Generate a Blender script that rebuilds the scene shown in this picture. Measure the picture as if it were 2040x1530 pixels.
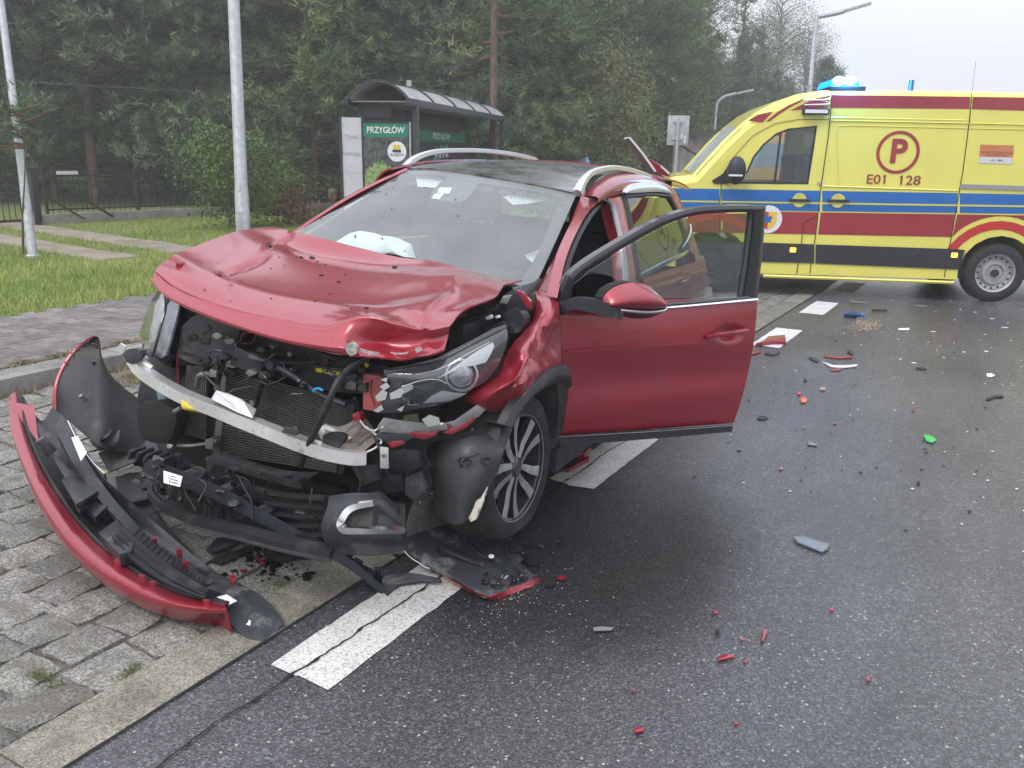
import bpy, bmesh, math, random
import numpy as np
from mathutils import Vector, Matrix, Quaternion, noise
random.seed(7); rng = np.random.default_rng(7)
for o in list(bpy.data.objects): bpy.data.objects.remove(o)
S = bpy.context.scene
COL = S.collection
R = math.radians
# ------------------------------------------------------------ camera
FOC, PITCH, YAW, ROLL, HCAM = 1700.0, R(15.1837), R(29.9723), 0.018, 1.65
fw = Vector((-math.sin(YAW)*math.cos(PITCH), math.cos(YAW)*math.cos(PITCH), -math.sin(PITCH)))
r0 = Vector((math.cos(YAW), math.sin(YAW), 0)); u0 = r0.cross(fw)
rt = math.cos(ROLL)*r0 + math.sin(ROLL)*u0; up = -math.sin(ROLL)*r0 + math.cos(ROLL)*u0
CAM = Vector((0, 0, HCAM))
cd = bpy.data.cameras.new('camera'); cam = bpy.data.objects.new('camera', cd); COL.objects.link(cam)
cam.matrix_world = Matrix.Translation(CAM) @ Matrix((rt, up, -fw)).transposed().to_4x4()
cd.sensor_width = 36; cd.lens = FOC/2040*36; cd.clip_start = 0.05; cd.clip_end = 2000
S.camera = cam
# ------------------------------------------------------------ world, sun, exposure
W = bpy.data.worlds.new('World'); S.world = W; W.use_nodes = True
nt = W.node_tree; nt.nodes.clear()
sky = nt.nodes.new('ShaderNodeTexSky'); sky.sky_type = 'NISHITA'; sky.sun_disc = False
SUN_EL, SUN_AZ = R(52), R(200)
sky.sun_elevation = SUN_EL; sky.sun_rotation = SUN_AZ; sky.air_density = 1.0; sky.dust_density = 4.0; sky.ozone_density = 1.0
mixc = nt.nodes.new('ShaderNodeMix'); mixc.data_type = 'RGBA'; mixc.inputs['Factor'].default_value = 0.9
tc = nt.nodes.new('ShaderNodeTexCoord'); mp = nt.nodes.new('ShaderNodeMapping'); mp.inputs['Scale'].default_value = (1, 1, 2.5)
nz = nt.nodes.new('ShaderNodeTexNoise'); nz.inputs['Scale'].default_value = 1.6; nz.inputs['Detail'].default_value = 5; nz.inputs['Roughness'].default_value = .55
cr = nt.nodes.new('ShaderNodeValToRGB'); cr.color_ramp.elements[0].position = .3; cr.color_ramp.elements[1].position = .75
cr.color_ramp.elements[0].color = (6.9, 7.2, 8.1, 1); cr.color_ramp.elements[1].color = (9.3, 9.5, 10.2, 1)
bg = nt.nodes.new('ShaderNodeBackground'); bg.inputs['Strength'].default_value = 0.1
wo = nt.nodes.new('ShaderNodeOutputWorld')
L_ = nt.links.new
L_(tc.outputs['Generated'], mp.inputs['Vector']); L_(mp.outputs[0], nz.inputs['Vector']); L_(nz.outputs[0], cr.inputs['Fac'])
# overcast luminance: the zenith is brighter than the horizon (CIE overcast sky)
sz_ = nt.nodes.new('ShaderNodeSeparateXYZ'); mr = nt.nodes.new('ShaderNodeMapRange'); mr.inputs['From Min'].default_value = 0; mr.inputs['From Max'].default_value = 1
mr.inputs['To Min'].default_value = .70; mr.inputs['To Max'].default_value = 1.62; vm = nt.nodes.new('ShaderNodeVectorMath'); vm.operation = 'SCALE'
L_(tc.outputs['Generated'], sz_.inputs[0]); L_(sz_.outputs[2], mr.inputs['Value']); L_(cr.outputs[0], vm.inputs[0]); L_(mr.outputs[0], vm.inputs['Scale'])
L_(sky.outputs[0], mixc.inputs['A']); L_(vm.outputs[0], mixc.inputs['B']); L_(mixc.outputs['Result'], bg.inputs['Color']); L_(bg.outputs[0], wo.inputs[0])
sl = bpy.data.lights.new('sun', 'SUN'); sun = bpy.data.objects.new('sun', sl); COL.objects.link(sun)
sl.energy = 1.1; sl.angle = R(25); sl.color = (1, .97, .92)
sd = Vector((math.sin(SUN_AZ)*math.cos(SUN_EL), math.cos(SUN_AZ)*math.cos(SUN_EL), math.sin(SUN_EL)))
sun.rotation_euler = sd.to_track_quat('Z', 'Y').to_euler()
S.view_settings.view_transform = 'Standard'; S.view_settings.look = 'None'; S.view_settings.gamma = 1
S.view_settings.use_curve_mapping = False; S.view_settings.exposure = 0.60
S.render.engine = 'CYCLES'; S.cycles.max_bounces = 8; S.cycles.transparent_max_bounces = 24
S.render.resolution_x = 1024; S.render.resolution_y = 768

# ------------------------------------------------------------ photo measurements -> places
def ray(px, py): return rt*((px-1020)/FOC) + up*(-(py-765)/FOC) + fw
def G(px, py, z=0.0):
    d = ray(px, py); return CAM + d*((z-HCAM)/d.z)
def D(px, py, depth): return CAM + ray(px, py)*depth
def onplane(px, py, p0, n):
    d = ray(px, py); return CAM + d*((p0-CAM).dot(n)/d.dot(n))
class Frame:
    def __init__(s, O, F, L, U, sc): s.O, s.F, s.L, s.U, s.s = O, F, L, U, sc; s.M = Matrix.Translation(O) @ Matrix((F, L, U)).transposed().to_4x4() @ Matrix.Scale(sc, 4)
    def loc(s, w): w = w-s.O; return Vector((w.dot(s.F), w.dot(s.L), w.dot(s.U)))/s.s
    def C(s, px, py, ax, v):
        N = (s.F, s.L, s.U)['xyz'.index(ax)]; d = ray(px, py)
        return s.loc(CAM + d*((v*s.s-(CAM-s.O).dot(N))/d.dot(N)))
    def CP(s, px, py, p, n):          # plane in local coordinates
        n = Vector(n); nw = s.F*n.x+s.L*n.y+s.U*n.z; p = Vector(p); pw = s.O+(s.F*p.x+s.L*p.y+s.U*p.z)*s.s
        return s.loc(onplane(px, py, pw, nw))

# ------------------------------------------------------------ materials
MATS = {}
def mat(name, col, rough=.6, metal=0., coat=0., crough=.05, var=.0, vscale=6., bump=0., bscale=40., spec=.5, trans=0., alpha=1., emit=None, es=1., col2=None, ior=1.45, rvar=0., dirt=None, dscale=3., dthr=.55):
    m = bpy.data.materials.new(name); m.use_nodes = True; n = m.node_tree; b = n.nodes['Principled BSDF']
    b.inputs['Base Color'].default_value = (*col, 1); b.inputs['Roughness'].default_value = rough; b.inputs['Metallic'].default_value = metal
    b.inputs['Coat Weight'].default_value = coat; b.inputs['Coat Roughness'].default_value = crough; b.inputs['Specular IOR Level'].default_value = spec
    b.inputs['Transmission Weight'].default_value = trans; b.inputs['Alpha'].default_value = alpha; b.inputs['IOR'].default_value = ior
    if emit: b.inputs['Emission Color'].default_value = (*emit, 1); b.inputs['Emission Strength'].default_value = es
    t = n.nodes.new('ShaderNodeTexCoord')
    def nse(sc, det=4, rg=.6):
        x = n.nodes.new('ShaderNodeTexNoise'); x.inputs['Scale'].default_value = sc; x.inputs['Detail'].default_value = det; x.inputs['Roughness'].default_value = rg
        n.links.new(t.outputs['Object'], x.inputs['Vector']); return x
    out = None
    if var > 0 or col2:
        x = nse(vscale); mx = n.nodes.new('ShaderNodeMix'); mx.data_type = 'RGBA'
        c2 = col2 or tuple(min(1, c*(1+var)) for c in col); c1 = col if col2 else tuple(c*(1-var) for c in col)
        mx.inputs['A'].default_value = (*c1, 1); mx.inputs['B'].default_value = (*c2, 1)
        rp = n.nodes.new('ShaderNodeMapRange'); rp.inputs['From Min'].default_value = .35; rp.inputs['From Max'].default_value = .65
        n.links.new(x.outputs[0], rp.inputs['Value']); n.links.new(rp.outputs[0], mx.inputs['Factor']); n.links.new(mx.outputs['Result'], b.inputs['Base Color']); out = mx
    if dirt:
        x = nse(dscale, 7, .7); mx = n.nodes.new('ShaderNodeMix'); mx.data_type = 'RGBA'
        if out: n.links.new(out.outputs['Result'], mx.inputs['A'])
        else: mx.inputs['A'].default_value = (*col, 1)
        mx.inputs['B'].default_value = (*dirt, 1)
        rp = n.nodes.new('ShaderNodeMapRange'); rp.inputs['From Min'].default_value = dthr; rp.inputs['From Max'].default_value = dthr+.12; rp.inputs['To Max'].default_value = .8
        n.links.new(x.outputs[0], rp.inputs['Value']); n.links.new(rp.outputs[0], mx.inputs['Factor']); n.links.new(mx.outputs['Result'], b.inputs['Base Color'])
    if rvar > 0:
        x = nse(vscale*1.7); rp = n.nodes.new('ShaderNodeMapRange'); rp.inputs['From Min'].default_value = .3; rp.inputs['From Max'].default_value = .7
        rp.inputs['To Min'].default_value = max(.03, rough-rvar); rp.inputs['To Max'].default_value = min(1, rough+rvar)
        n.links.new(x.outputs[0], rp.inputs['Value']); n.links.new(rp.outputs[0], b.inputs['Roughness'])
    if bump > 0:
        x = nse(bscale, 5); bp = n.nodes.new('ShaderNodeBump'); bp.inputs['Strength'].default_value = bump; bp.inputs['Distance'].default_value = .01
        n.links.new(x.outputs[0], bp.inputs['Height']); n.links.new(bp.outputs[0], b.inputs['Normal'])
    MATS[name] = m; return m

# ------------------------------------------------------------ mesh building
def cr_interp(pts, n):
    """Catmull-Rom through a list of Vectors -> n points"""
    P = [Vector(p) for p in pts]
    if len(P) == 2: return [P[0].lerp(P[1], i/(n-1)) for i in range(n)]
    E = [P[0]*2-P[1]]+P+[P[-1]*2-P[-2]]
    out = []
    for i in range(n):
        t = i/(n-1)*(len(P)-1); k = min(int(t), len(P)-2); f = t-k
        a, b, c, d = E[k], E[k+1], E[k+2], E[k+3]
        out.append(.5*((2*b)+(-a+c)*f+(2*a-5*b+4*c-d)*f*f+(-a+3*b-3*c+d)*f**3))
    return out
class MB:
    def __init__(s): s.v = []; s.f = []; s.mi = []; s.cur = 0
    def add(s, vs, fs):
        o = len(s.v); s.v += [tuple(v) for v in vs]; s.f += [tuple(o+i for i in f) for f in fs]; s.mi += [s.cur]*len(fs); return s
    def box(s, c, d, rot=None, taper=1.0):
        x, y, z = d[0]/2, d[1]/2, d[2]/2; c = Vector(c)
        vs = [Vector((sx*x*(taper if sz > 0 else 1), sy*y*(taper if sz > 0 else 1), sz*z)) for sz in (-1, 1) for sy in (-1, 1) for sx in (-1, 1)]
        if rot is not None: vs = [rot @ v for v in vs]
        return s.add([c+v for v in vs], [(0, 2, 3, 1), (4, 5, 7, 6), (0, 1, 5, 4), (2, 6, 7, 3), (0, 4, 6, 2), (1, 3, 7, 5)])
    def rod(s, a, b, r, r2=None, n=8, cap=True):
        a, b = Vector(a), Vector(b); r2 = r if r2 is None else r2
        q = (b-a).to_track_quat('Z', 'Y'); vs = []
        for p, rr in ((a, r), (b, r2)):
            for i in range(n): t = 2*math.pi*i/n; vs.append(p+q @ Vector((rr*math.cos(t), rr*math.sin(t), 0)))
        fs = [(i, (i+1) % n, n+(i+1) % n, n+i) for i in range(n)]
        if cap: fs += [tuple(range(n-1, -1, -1)), tuple(range(n, 2*n))]
        return s.add(vs, fs)
    def sweep(s, pts, prof, upv=(0, 0, 1), n=None, closed=True, scale=None, cap=True):
        """prof: list of (a,b) in side/up axes"""
        P = cr_interp(pts, n) if n else [Vector(p) for p in pts]
        upv = Vector(upv); vs = []; m = len(prof)
        for i, p in enumerate(P):
            t = (P[min(i+1, len(P)-1)]-P[max(i-1, 0)]).normalized(); sd_ = t.cross(upv)
            if sd_.length < 1e-4: sd_ = t.cross(Vector((1, 0, 0)))
            sd_.normalize(); u_ = sd_.cross(t); k = scale(i/(len(P)-1)) if scale else 1
            vs += [p+sd_*a*k+u_*b*k for a, b in prof]
        fs = []
        for i in range(len(P)-1):
            for j in range(m if closed else m-1):
                j2 = (j+1) % m; fs.append((i*m+j, i*m+j2, (i+1)*m+j2, (i+1)*m+j))
        if closed and cap: fs += [tuple(range(m-1, -1, -1)), tuple((len(P)-1)*m+j for j in range(m))]
        return s.add(vs, fs)
    def tube(s, pts, r, k=8, n=None, scale=None): return s.sweep(pts, [(r*math.cos(2*math.pi*i/k), r*math.sin(2*math.pi*i/k)) for i in range(k)], n=n, scale=scale)
    def grid(s, rows, nu=0, nv=0, thick=0., flip=False):
        """rows of Vectors; resampled to nu rows x nv columns"""
        Rr = [[Vector(p) for p in r] for r in rows]
        if nv: Rr = [cr_interp(r, nv) for r in Rr]
        if nu:
            cols = [cr_interp([r[j] for r in Rr], nu) for j in range(len(Rr[0]))]; Rr = [[cols[j][i] for j in range(len(cols))] for i in range(nu)]
        a, b = len(Rr), len(Rr[0]); vs = [p for r in Rr for p in r]; fs = []
        for i in range(a-1):
            for j in range(b-1):
                q = (i*b+j, i*b+j+1, (i+1)*b+j+1, (i+1)*b+j); fs.append(q[::-1] if flip else q)
        if thick:
            N = []
            for i in range(a):
                for j in range(b):
                    du = Rr[min(i+1, a-1)][j]-Rr[max(i-1, 0)][j]; dv = Rr[i][min(j+1, b-1)]-Rr[i][max(j-1, 0)]
                    nn = dv.cross(du); N.append(nn.normalized() if nn.length > 1e-9 else Vector((0, 0, 1)))
            sg = -1 if not flip else 1
            k = len(vs); vs = vs+[p+nrm*thick*sg*-1 for p, nrm in zip(vs, N)]
            fs = fs+[tuple(k+i for i in f[::-1]) for f in fs]
            ring = [j for j in range(b)]+[i*b+b-1 for i in range(1, a)]+[(a-1)*b+j for j in range(b-2, -1, -1)]+[i*b for i in range(a-2, 0, -1)]
            for x, y in zip(ring, ring[1:]+ring[:1]): fs.append((x, y, k+y, k+x))
        return s.add(vs, fs)
    def plate(s, pts, off):
        """outline extruded by vector off"""
        P = [Vector(p) for p in pts]; n = len(P); off = Vector(off)
        return s.add(P+[p+off for p in P], [tuple(range(n)), tuple(range(2*n-1, n-1, -1))]+[(i, n+i, n+(i+1) % n, (i+1) % n) for i in range(n)])
    def ball(s, c, r, n=10, m=7, rot=None):
        c = Vector(c); r = Vector(r) if hasattr(r, '__len__') else Vector((r, r, r)); vs = []; fs = []
        for i in range(m+1):
            a = math.pi*i/m
            for j in range(n):
                t = 2*math.pi*j/n; v = Vector((r.x*math.sin(a)*math.cos(t), r.y*math.sin(a)*math.sin(t), r.z*math.cos(a)))
                vs.append(c+(rot @ v if rot is not None else v))
        for i in range(m):
            for j in range(n): fs.append((i*n+j, (i+1)*n+j, (i+1)*n+(j+1) % n, i*n+(j+1) % n))
        return s.add(vs, fs)
    def lathe(s, c, prof, axis=(0, 0, 1), n=24, q=None):
        """prof: (r, h) list round axis"""
        c = Vector(c); q = q or Vector(axis).to_track_quat('Z', 'Y'); vs = []; fs = []; m = len(prof)
        for r, h in prof:
            for j in range(n): t = 2*math.pi*j/n; vs.append(c+q @ Vector((r*math.cos(t), r*math.sin(t), h)))
        for i in range(m-1):
            for j in range(n): fs.append((i*n+j, i*n+(j+1) % n, (i+1)*n+(j+1) % n, (i+1)*n+j))
        return s.add(vs, fs)
    def mesh(s, name):
        me = bpy.data.meshes.new(name); me.from_pydata([tuple(v) for v in s.v], [], s.f); return me
    def build(s, name, m, parent=None, smooth=False, bevel=0, auto=True, kind=None, label=None, weld=False):
        me = s.mesh(name)
        if isinstance(m, (list, tuple)):
            for x in m: me.materials.append(x)
            me.polygons.foreach_set('material_index', s.mi)
        else: me.materials.append(m)
        bm = bmesh.new(); bm.from_mesh(me)
        if weld: bmesh.ops.remove_doubles(bm, verts=bm.verts, dist=1e-5)
        bmesh.ops.recalc_face_normals(bm, faces=bm.faces)
        if bevel:
            bmesh.ops.remove_doubles(bm, verts=bm.verts, dist=1e-5)
            eds = [e for e in bm.edges if len(e.link_faces) == 2 and e.calc_face_angle(0) > .5]
            bmesh.ops.bevel(bm, geom=eds, offset=bevel, segments=2, affect='EDGES', profile=.6, clamp_overlap=True)
        bm.to_mesh(me); bm.free()
        if smooth or bevel:
            me.polygons.foreach_set('use_smooth', [True]*len(me.polygons))
            try: me.set_sharp_from_angle(angle=R(40 if not bevel else 50))
            except Exception: pass
        o = bpy.data.objects.new(name, me); COL.objects.link(o)
        if parent: o.parent = parent
        if kind: o['kind'] = kind
        if label: o['label'] = label
        return o
def tag(o, label=None, cat=None, group=None, kind=None):
    if label: o['label'] = label
    if cat: o['category'] = cat
    if group: o['group'] = group
    if kind: o['kind'] = kind
    return o
def root(name, label, cat, loc=(0, 0, 0), rz=0, group=None, M=None):
    o = bpy.data.objects.new(name, None); COL.objects.link(o); o.empty_display_size = .2
    if M is not None: o.matrix_world = M
    else: o.location = loc; o.rotation_euler = (0, 0, rz)
    return tag(o, label, cat, group)
def copy_tree(o, parent=None):
    c = o.copy(); COL.objects.link(c)
    if parent: c.parent = parent
    for ch in list(o.children): copy_tree(ch, c)
    return c
def npmesh(name, V, F, m, parent=None, kind=None, smooth=False):
    """numpy triangles / quads -> object"""
    me = bpy.data.meshes.new(name); k = F.shape[1]; nf = len(F)
    me.vertices.add(len(V)); me.vertices.foreach_set('co', V.astype(np.float32).ravel())
    me.loops.add(nf*k); me.loops.foreach_set('vertex_index', F.astype(np.int32).ravel())
    me.polygons.add(nf); me.polygons.foreach_set('loop_start', np.arange(0, nf*k, k, dtype=np.int32))
    try: me.polygons.foreach_set('loop_total', np.full(nf, k, dtype=np.int32))
    except Exception: pass
    me.update(calc_edges=True); me.materials.append(m)
    if smooth: me.polygons.foreach_set('use_smooth', [True]*nf)
    o = bpy.data.objects.new(name, me); COL.objects.link(o)
    if parent: o.parent = parent
    if kind: o['kind'] = kind
    return o
def text(name, body, size, m, M, parent=None, extrude=.0008, bold=0., align='CENTER', sx=1.0):
    cu = bpy.data.curves.new(name, 'FONT'); cu.body = body; cu.size = size; cu.extrude = extrude; cu.offset = bold; cu.align_x = align; cu.align_y = 'CENTER'; cu.resolution_u = 3
    to = bpy.data.objects.new(name, cu); COL.objects.link(to)
    me = bpy.data.meshes.new_from_object(to.evaluated_get(bpy.context.evaluated_depsgraph_get()))
    bpy.data.objects.remove(to); bpy.data.curves.remove(cu)
    for v in me.vertices: v.co.x *= sx
    me.materials.clear(); me.materials.append(m); me.transform(M)
    o = bpy.data.objects.new(name, me); COL.objects.link(o)
    if parent: o.parent = parent
    return o
# ============================================================ GROUND
def nodes_mat(name):
    m = bpy.data.materials.new(name); m.use_nodes = True; n = m.node_tree; return m, n, n.nodes['Principled BSDF']
def N(n, t, **k):
    x = n.nodes.new(t)
    for a, b in k.items():
        if a.startswith('i_'): x.inputs[a[2:].replace('_', ' ')].default_value = b
        else: setattr(x, a, b)
    return x
def asphalt_mat():
    m, n, b = nodes_mat('wet_asphalt'); L = n.links.new
    t = N(n, 'ShaderNodeTexCoord')
    sp = N(n, 'ShaderNodeSeparateXYZ'); L(t.outputs['Object'], sp.inputs[0])
    v = N(n, 'ShaderNodeTexVoronoi', i_Scale=150.0); L(t.outputs['Object'], v.inputs['Vector'])
    v2 = N(n, 'ShaderNodeTexVoronoi', i_Scale=88.0); L(t.outputs['Object'], v2.inputs['Vector'])
    wn = N(n, 'ShaderNodeSeparateColor'); L(v.outputs['Color'], wn.inputs[0])
    wn2 = N(n, 'ShaderNodeSeparateColor'); L(v2.outputs['Color'], wn2.inputs[0])
    # base grain
    r1 = N(n, 'ShaderNodeValToRGB'); L(wn.outputs[0], r1.inputs[0])
    e = r1.color_ramp.elements; e[0].color = (.038, .038, .042, 1); e[1].color = (.135, .135, .142, 1); e[0].position = .15
    x = e.new(.8); x.color = (.072, .072, .078, 1)
    # light stones: few, small
    c1 = N(n, 'ShaderNodeMath', operation='GREATER_THAN'); c1.inputs[1].default_value = .93; L(wn2.outputs[1], c1.inputs[0])
    c2 = N(n, 'ShaderNodeMath', operation='LESS_THAN'); L(v2.outputs['Distance'], c2.inputs[0])
    sz = N(n, 'ShaderNodeMath', operation='MULTIPLY'); sz.inputs[1].default_value = .42; L(wn2.outputs[2], sz.inputs[0]); L(sz.outputs[0], c2.inputs[1])
    c3 = N(n, 'ShaderNodeMath', operation='MULTIPLY'); L(c1.outputs[0], c3.inputs[0]); L(c2.outputs[0], c3.inputs[1])
    mx = N(n, 'ShaderNodeMix', data_type='RGBA'); L(c3.outputs[0], mx.inputs['Factor']); L(r1.outputs[0], mx.inputs['A']); mx.inputs['B'].default_value = (.30, .295, .28, 1)
    # large tone variation
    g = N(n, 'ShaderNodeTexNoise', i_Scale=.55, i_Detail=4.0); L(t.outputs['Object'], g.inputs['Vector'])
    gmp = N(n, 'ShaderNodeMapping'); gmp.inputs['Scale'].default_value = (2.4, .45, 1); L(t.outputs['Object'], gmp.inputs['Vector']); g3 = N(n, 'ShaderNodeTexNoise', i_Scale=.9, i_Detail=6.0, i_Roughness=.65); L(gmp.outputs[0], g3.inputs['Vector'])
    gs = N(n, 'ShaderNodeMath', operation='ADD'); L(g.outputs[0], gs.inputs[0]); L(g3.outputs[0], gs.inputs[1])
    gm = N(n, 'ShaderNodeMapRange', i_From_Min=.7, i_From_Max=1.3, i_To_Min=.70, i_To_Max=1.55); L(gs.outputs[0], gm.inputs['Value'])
    # oil/coolant soaked patch beside the wrecked wheel
    def patch(cx, cy, rx, ry, pw):
        a = N(n, 'ShaderNodeMath', operation='SUBTRACT'); a.inputs[1].default_value = cx; L(sp.outputs[0], a.inputs[0])
        a2 = N(n, 'ShaderNodeMath', operation='DIVIDE'); a2.inputs[1].default_value = rx; L(a.outputs[0], a2.inputs[0])
        c = N(n, 'ShaderNodeMath', operation='SUBTRACT'); c.inputs[1].default_value = cy; L(sp.outputs[1], c.inputs[0])
        c2_ = N(n, 'ShaderNodeMath', operation='DIVIDE'); c2_.inputs[1].default_value = ry; L(c.outputs[0], c2_.inputs[0])
        p = N(n, 'ShaderNodeMath', operation='MULTIPLY'); L(a2.outputs[0], p.inputs[0]); L(a2.outputs[0], p.inputs[1])
        q = N(n, 'ShaderNodeMath', operation='MULTIPLY_ADD'); L(c2_.outputs[0], q.inputs[0]); L(c2_.outputs[0], q.inputs[1]); L(p.outputs[0], q.inputs[2])
        ns = N(n, 'ShaderNodeTexNoise', i_Scale=1.8, i_Detail=5.0); L(t.outputs['Object'], ns.inputs['Vector'])
        s = N(n, 'ShaderNodeMath', operation='MULTIPLY_ADD'); s.inputs[1].default_value = 1.2; L(ns.outputs[0], s.inputs[0]); L(q.outputs[0], s.inputs[2])
        o = N(n, 'ShaderNodeMapRange', i_From_Min=.9, i_From_Max=2.1, i_To_Min=pw, i_To_Max=0.); o.interpolation_type = 'SMOOTHSTEP'; L(s.outputs[0], o.inputs['Value']); return o
    pa = patch(-1.35, 3.1, .62, .95, .72)
    inv = N(n, 'ShaderNodeMath', operation='SUBTRACT'); inv.inputs[0].default_value = 1.; L(pa.outputs[0], inv.inputs[1])
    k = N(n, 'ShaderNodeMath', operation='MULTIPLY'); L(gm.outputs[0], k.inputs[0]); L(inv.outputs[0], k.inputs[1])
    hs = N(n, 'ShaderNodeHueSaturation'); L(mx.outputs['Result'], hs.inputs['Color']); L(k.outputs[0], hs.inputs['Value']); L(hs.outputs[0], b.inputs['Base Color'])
    rr = N(n, 'ShaderNodeMapRange', i_From_Min=0., i_From_Max=1., i_To_Min=.20, i_To_Max=.42); L(wn.outputs[1], rr.inputs['Value'])
    ra = N(n, 'ShaderNodeMath', operation='MULTIPLY_ADD'); L(pa.outputs[0], ra.inputs[0]); ra.inputs[1].default_value = .25; L(rr.outputs[0], ra.inputs[2]); L(ra.outputs[0], b.inputs['Roughness'])
    bp = N(n, 'ShaderNodeBump', i_Strength=.45, i_Distance=.003); L(v.outputs['Distance'], bp.inputs['Height'])
    n2 = N(n, 'ShaderNodeTexNoise', i_Scale=60., i_Detail=6.); L(t.outputs['Object'], n2.inputs['Vector'])
    bp2 = N(n, 'ShaderNodeBump', i_Strength=.5, i_Distance=.006); L(n2.outputs[0], bp2.inputs['Height']); L(bp.outputs[0], bp2.inputs['Normal']); L(bp2.outputs[0], b.inputs['Normal'])
    return m
def granite_mat(name, c1, c2, c3, sc=160., rough=.75, blotch=None):
    m, n, b = nodes_mat(name); L = n.links.new; t = N(n, 'ShaderNodeTexCoord'); oi = N(n, 'ShaderNodeObjectInfo')
    ad = N(n, 'ShaderNodeVectorMath', operation='MULTIPLY_ADD'); ad.inputs[1].default_value = (13, 17, 5); L(oi.outputs['Random'], ad.inputs[0]); L(t.outputs['Object'], ad.inputs[2])
    a = N(n, 'ShaderNodeTexNoise', i_Scale=sc, i_Detail=3., i_Roughness=.8); L(ad.outputs[0], a.inputs['Vector'])
    r = N(n, 'ShaderNodeValToRGB'); L(a.outputs[0], r.inputs[0]); e = r.color_ramp.elements; e[0].position = .36; e[1].position = .62
    e[0].color = (*c1, 1); e[1].color = (*c3, 1); x = e.new(.48); x.color = (*c2, 1)
    g = N(n, 'ShaderNodeTexNoise', i_Scale=5., i_Detail=6., i_Roughness=.7); L(ad.outputs[0], g.inputs['Vector'])
    gm = N(n, 'ShaderNodeMapRange', i_From_Min=.3, i_From_Max=.7, i_To_Min=.55, i_To_Max=1.25); L(g.outputs[0], gm.inputs['Value'])
    om = N(n, 'ShaderNodeMapRange', i_To_Min=.75, i_To_Max=1.15); L(oi.outputs['Random'], om.inputs['Value'])
    k = N(n, 'ShaderNodeMath', operation='MULTIPLY'); L(gm.outputs[0], k.inputs[0]); L(om.outputs[0], k.inputs[1])
    hs = N(n, 'ShaderNodeHueSaturation'); L(r.outputs[0], hs.inputs['Color']); L(k.outputs[0], hs.inputs['Value'])
    last = hs.outputs[0]
    if blotch:
        q = N(n, 'ShaderNodeTexNoise', i_Scale=9., i_Detail=5.); L(ad.outputs[0], q.inputs['Vector'])
        qm = N(n, 'ShaderNodeMapRange', i_From_Min=.52, i_From_Max=.66, i_To_Max=.6); L(q.outputs[0], qm.inputs['Value'])
        mx = N(n, 'ShaderNodeMix', data_type='RGBA'); L(qm.outputs[0], mx.inputs['Factor']); L(last, mx.inputs['A']); mx.inputs['B'].default_value = (*blotch, 1); last = mx.outputs['Result']
    L(last, b.inputs['Base Color']); b.inputs['Roughness'].default_value = rough
    bp = N(n, 'ShaderNodeBump', i_Strength=.7, i_Distance=.009); L(a.outputs[0], bp.inputs['Height']); L(bp.outputs[0], b.inputs['Normal'])
    return m
M_asph = asphalt_mat()
M_sett = granite_mat('granite_setts', (.085, .082, .073), (.20, .192, .172), (.39, .375, .345), 95, blotch=(.11, .098, .070))
M_strip = granite_mat('granite_kerb_strip', (.095, .090, .070), (.215, .20, .16), (.36, .34, .285), 130, blotch=(.13, .115, .08))
M_kerb = granite_mat('granite_kerb', (.17, .165, .15), (.30, .29, .27), (.46, .45, .43), 170)
M_paver = granite_mat('concrete_pavers', (.155, .140, .135), (.205, .186, .18), (.26, .24, .235), 230, .8)
M_joint = mat('sandy_joint_dirt', (.11, .10, .085), .95, var=.4, vscale=9, bump=.8, bscale=90)
M_soil = mat('dry_sandy_soil', (.20, .165, .13), .95, col2=(.30, .26, .21), vscale=2, bump=.6, bscale=25)
M_turf = mat('turf_soil', (.09, .13, .03), .95, col2=(.15, .18, .05), vscale=.9, bump=.5, bscale=30)
def sheet(name, x0, x1, y0, y1, z, m, kind='structure'):
    o = MB().add([(x0, y0, z), (x1, y0, z), (x1, y1, z), (x0, y1, z)], [(0, 1, 2, 3)]).build(name, m); o['kind'] = kind; return o
XE = -2.03
sheet('terrain', -80, 80, -20, 140, -.06, M_turf)
rd = MB(); 
def edge_x(y): return XE
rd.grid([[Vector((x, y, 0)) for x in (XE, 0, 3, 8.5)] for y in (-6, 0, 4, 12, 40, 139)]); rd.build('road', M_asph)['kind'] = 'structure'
sheet('layby_bed', -5.72, XE-.004, -6, 60, -.014, M_joint)
sheet('footpath_bed', -7.86, -5.99, -6, 60, .085, M_joint)
# grey granite channel strip: single long slabs with joints
strip = bpy.data.objects.new('channel_strip', None); COL.objects.link(strip); strip['kind'] = 'structure'
y = -1.0; i = 0
while y < 30:
    L0 = 1.0+random.random()*.1
    MB().box((-2.142, y+L0/2, -.02), (.216, L0-.004, .05)).build('slab', M_strip, strip, bevel=.004); y += L0
# kerb stones
kb = bpy.data.objects.new('kerb', None); COL.objects.link(kb); kb['kind'] = 'structure'
y = -2.0
while y < 32:
    MB().box((-5.855, y+.5, 0.02), (.27, .985, .2), rot=Matrix.Rotation(random.uniform(-.006, .006), 3, 'Z')).build('kerb_stone', M_kerb, kb, bevel=.012); y += 1.0
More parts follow.
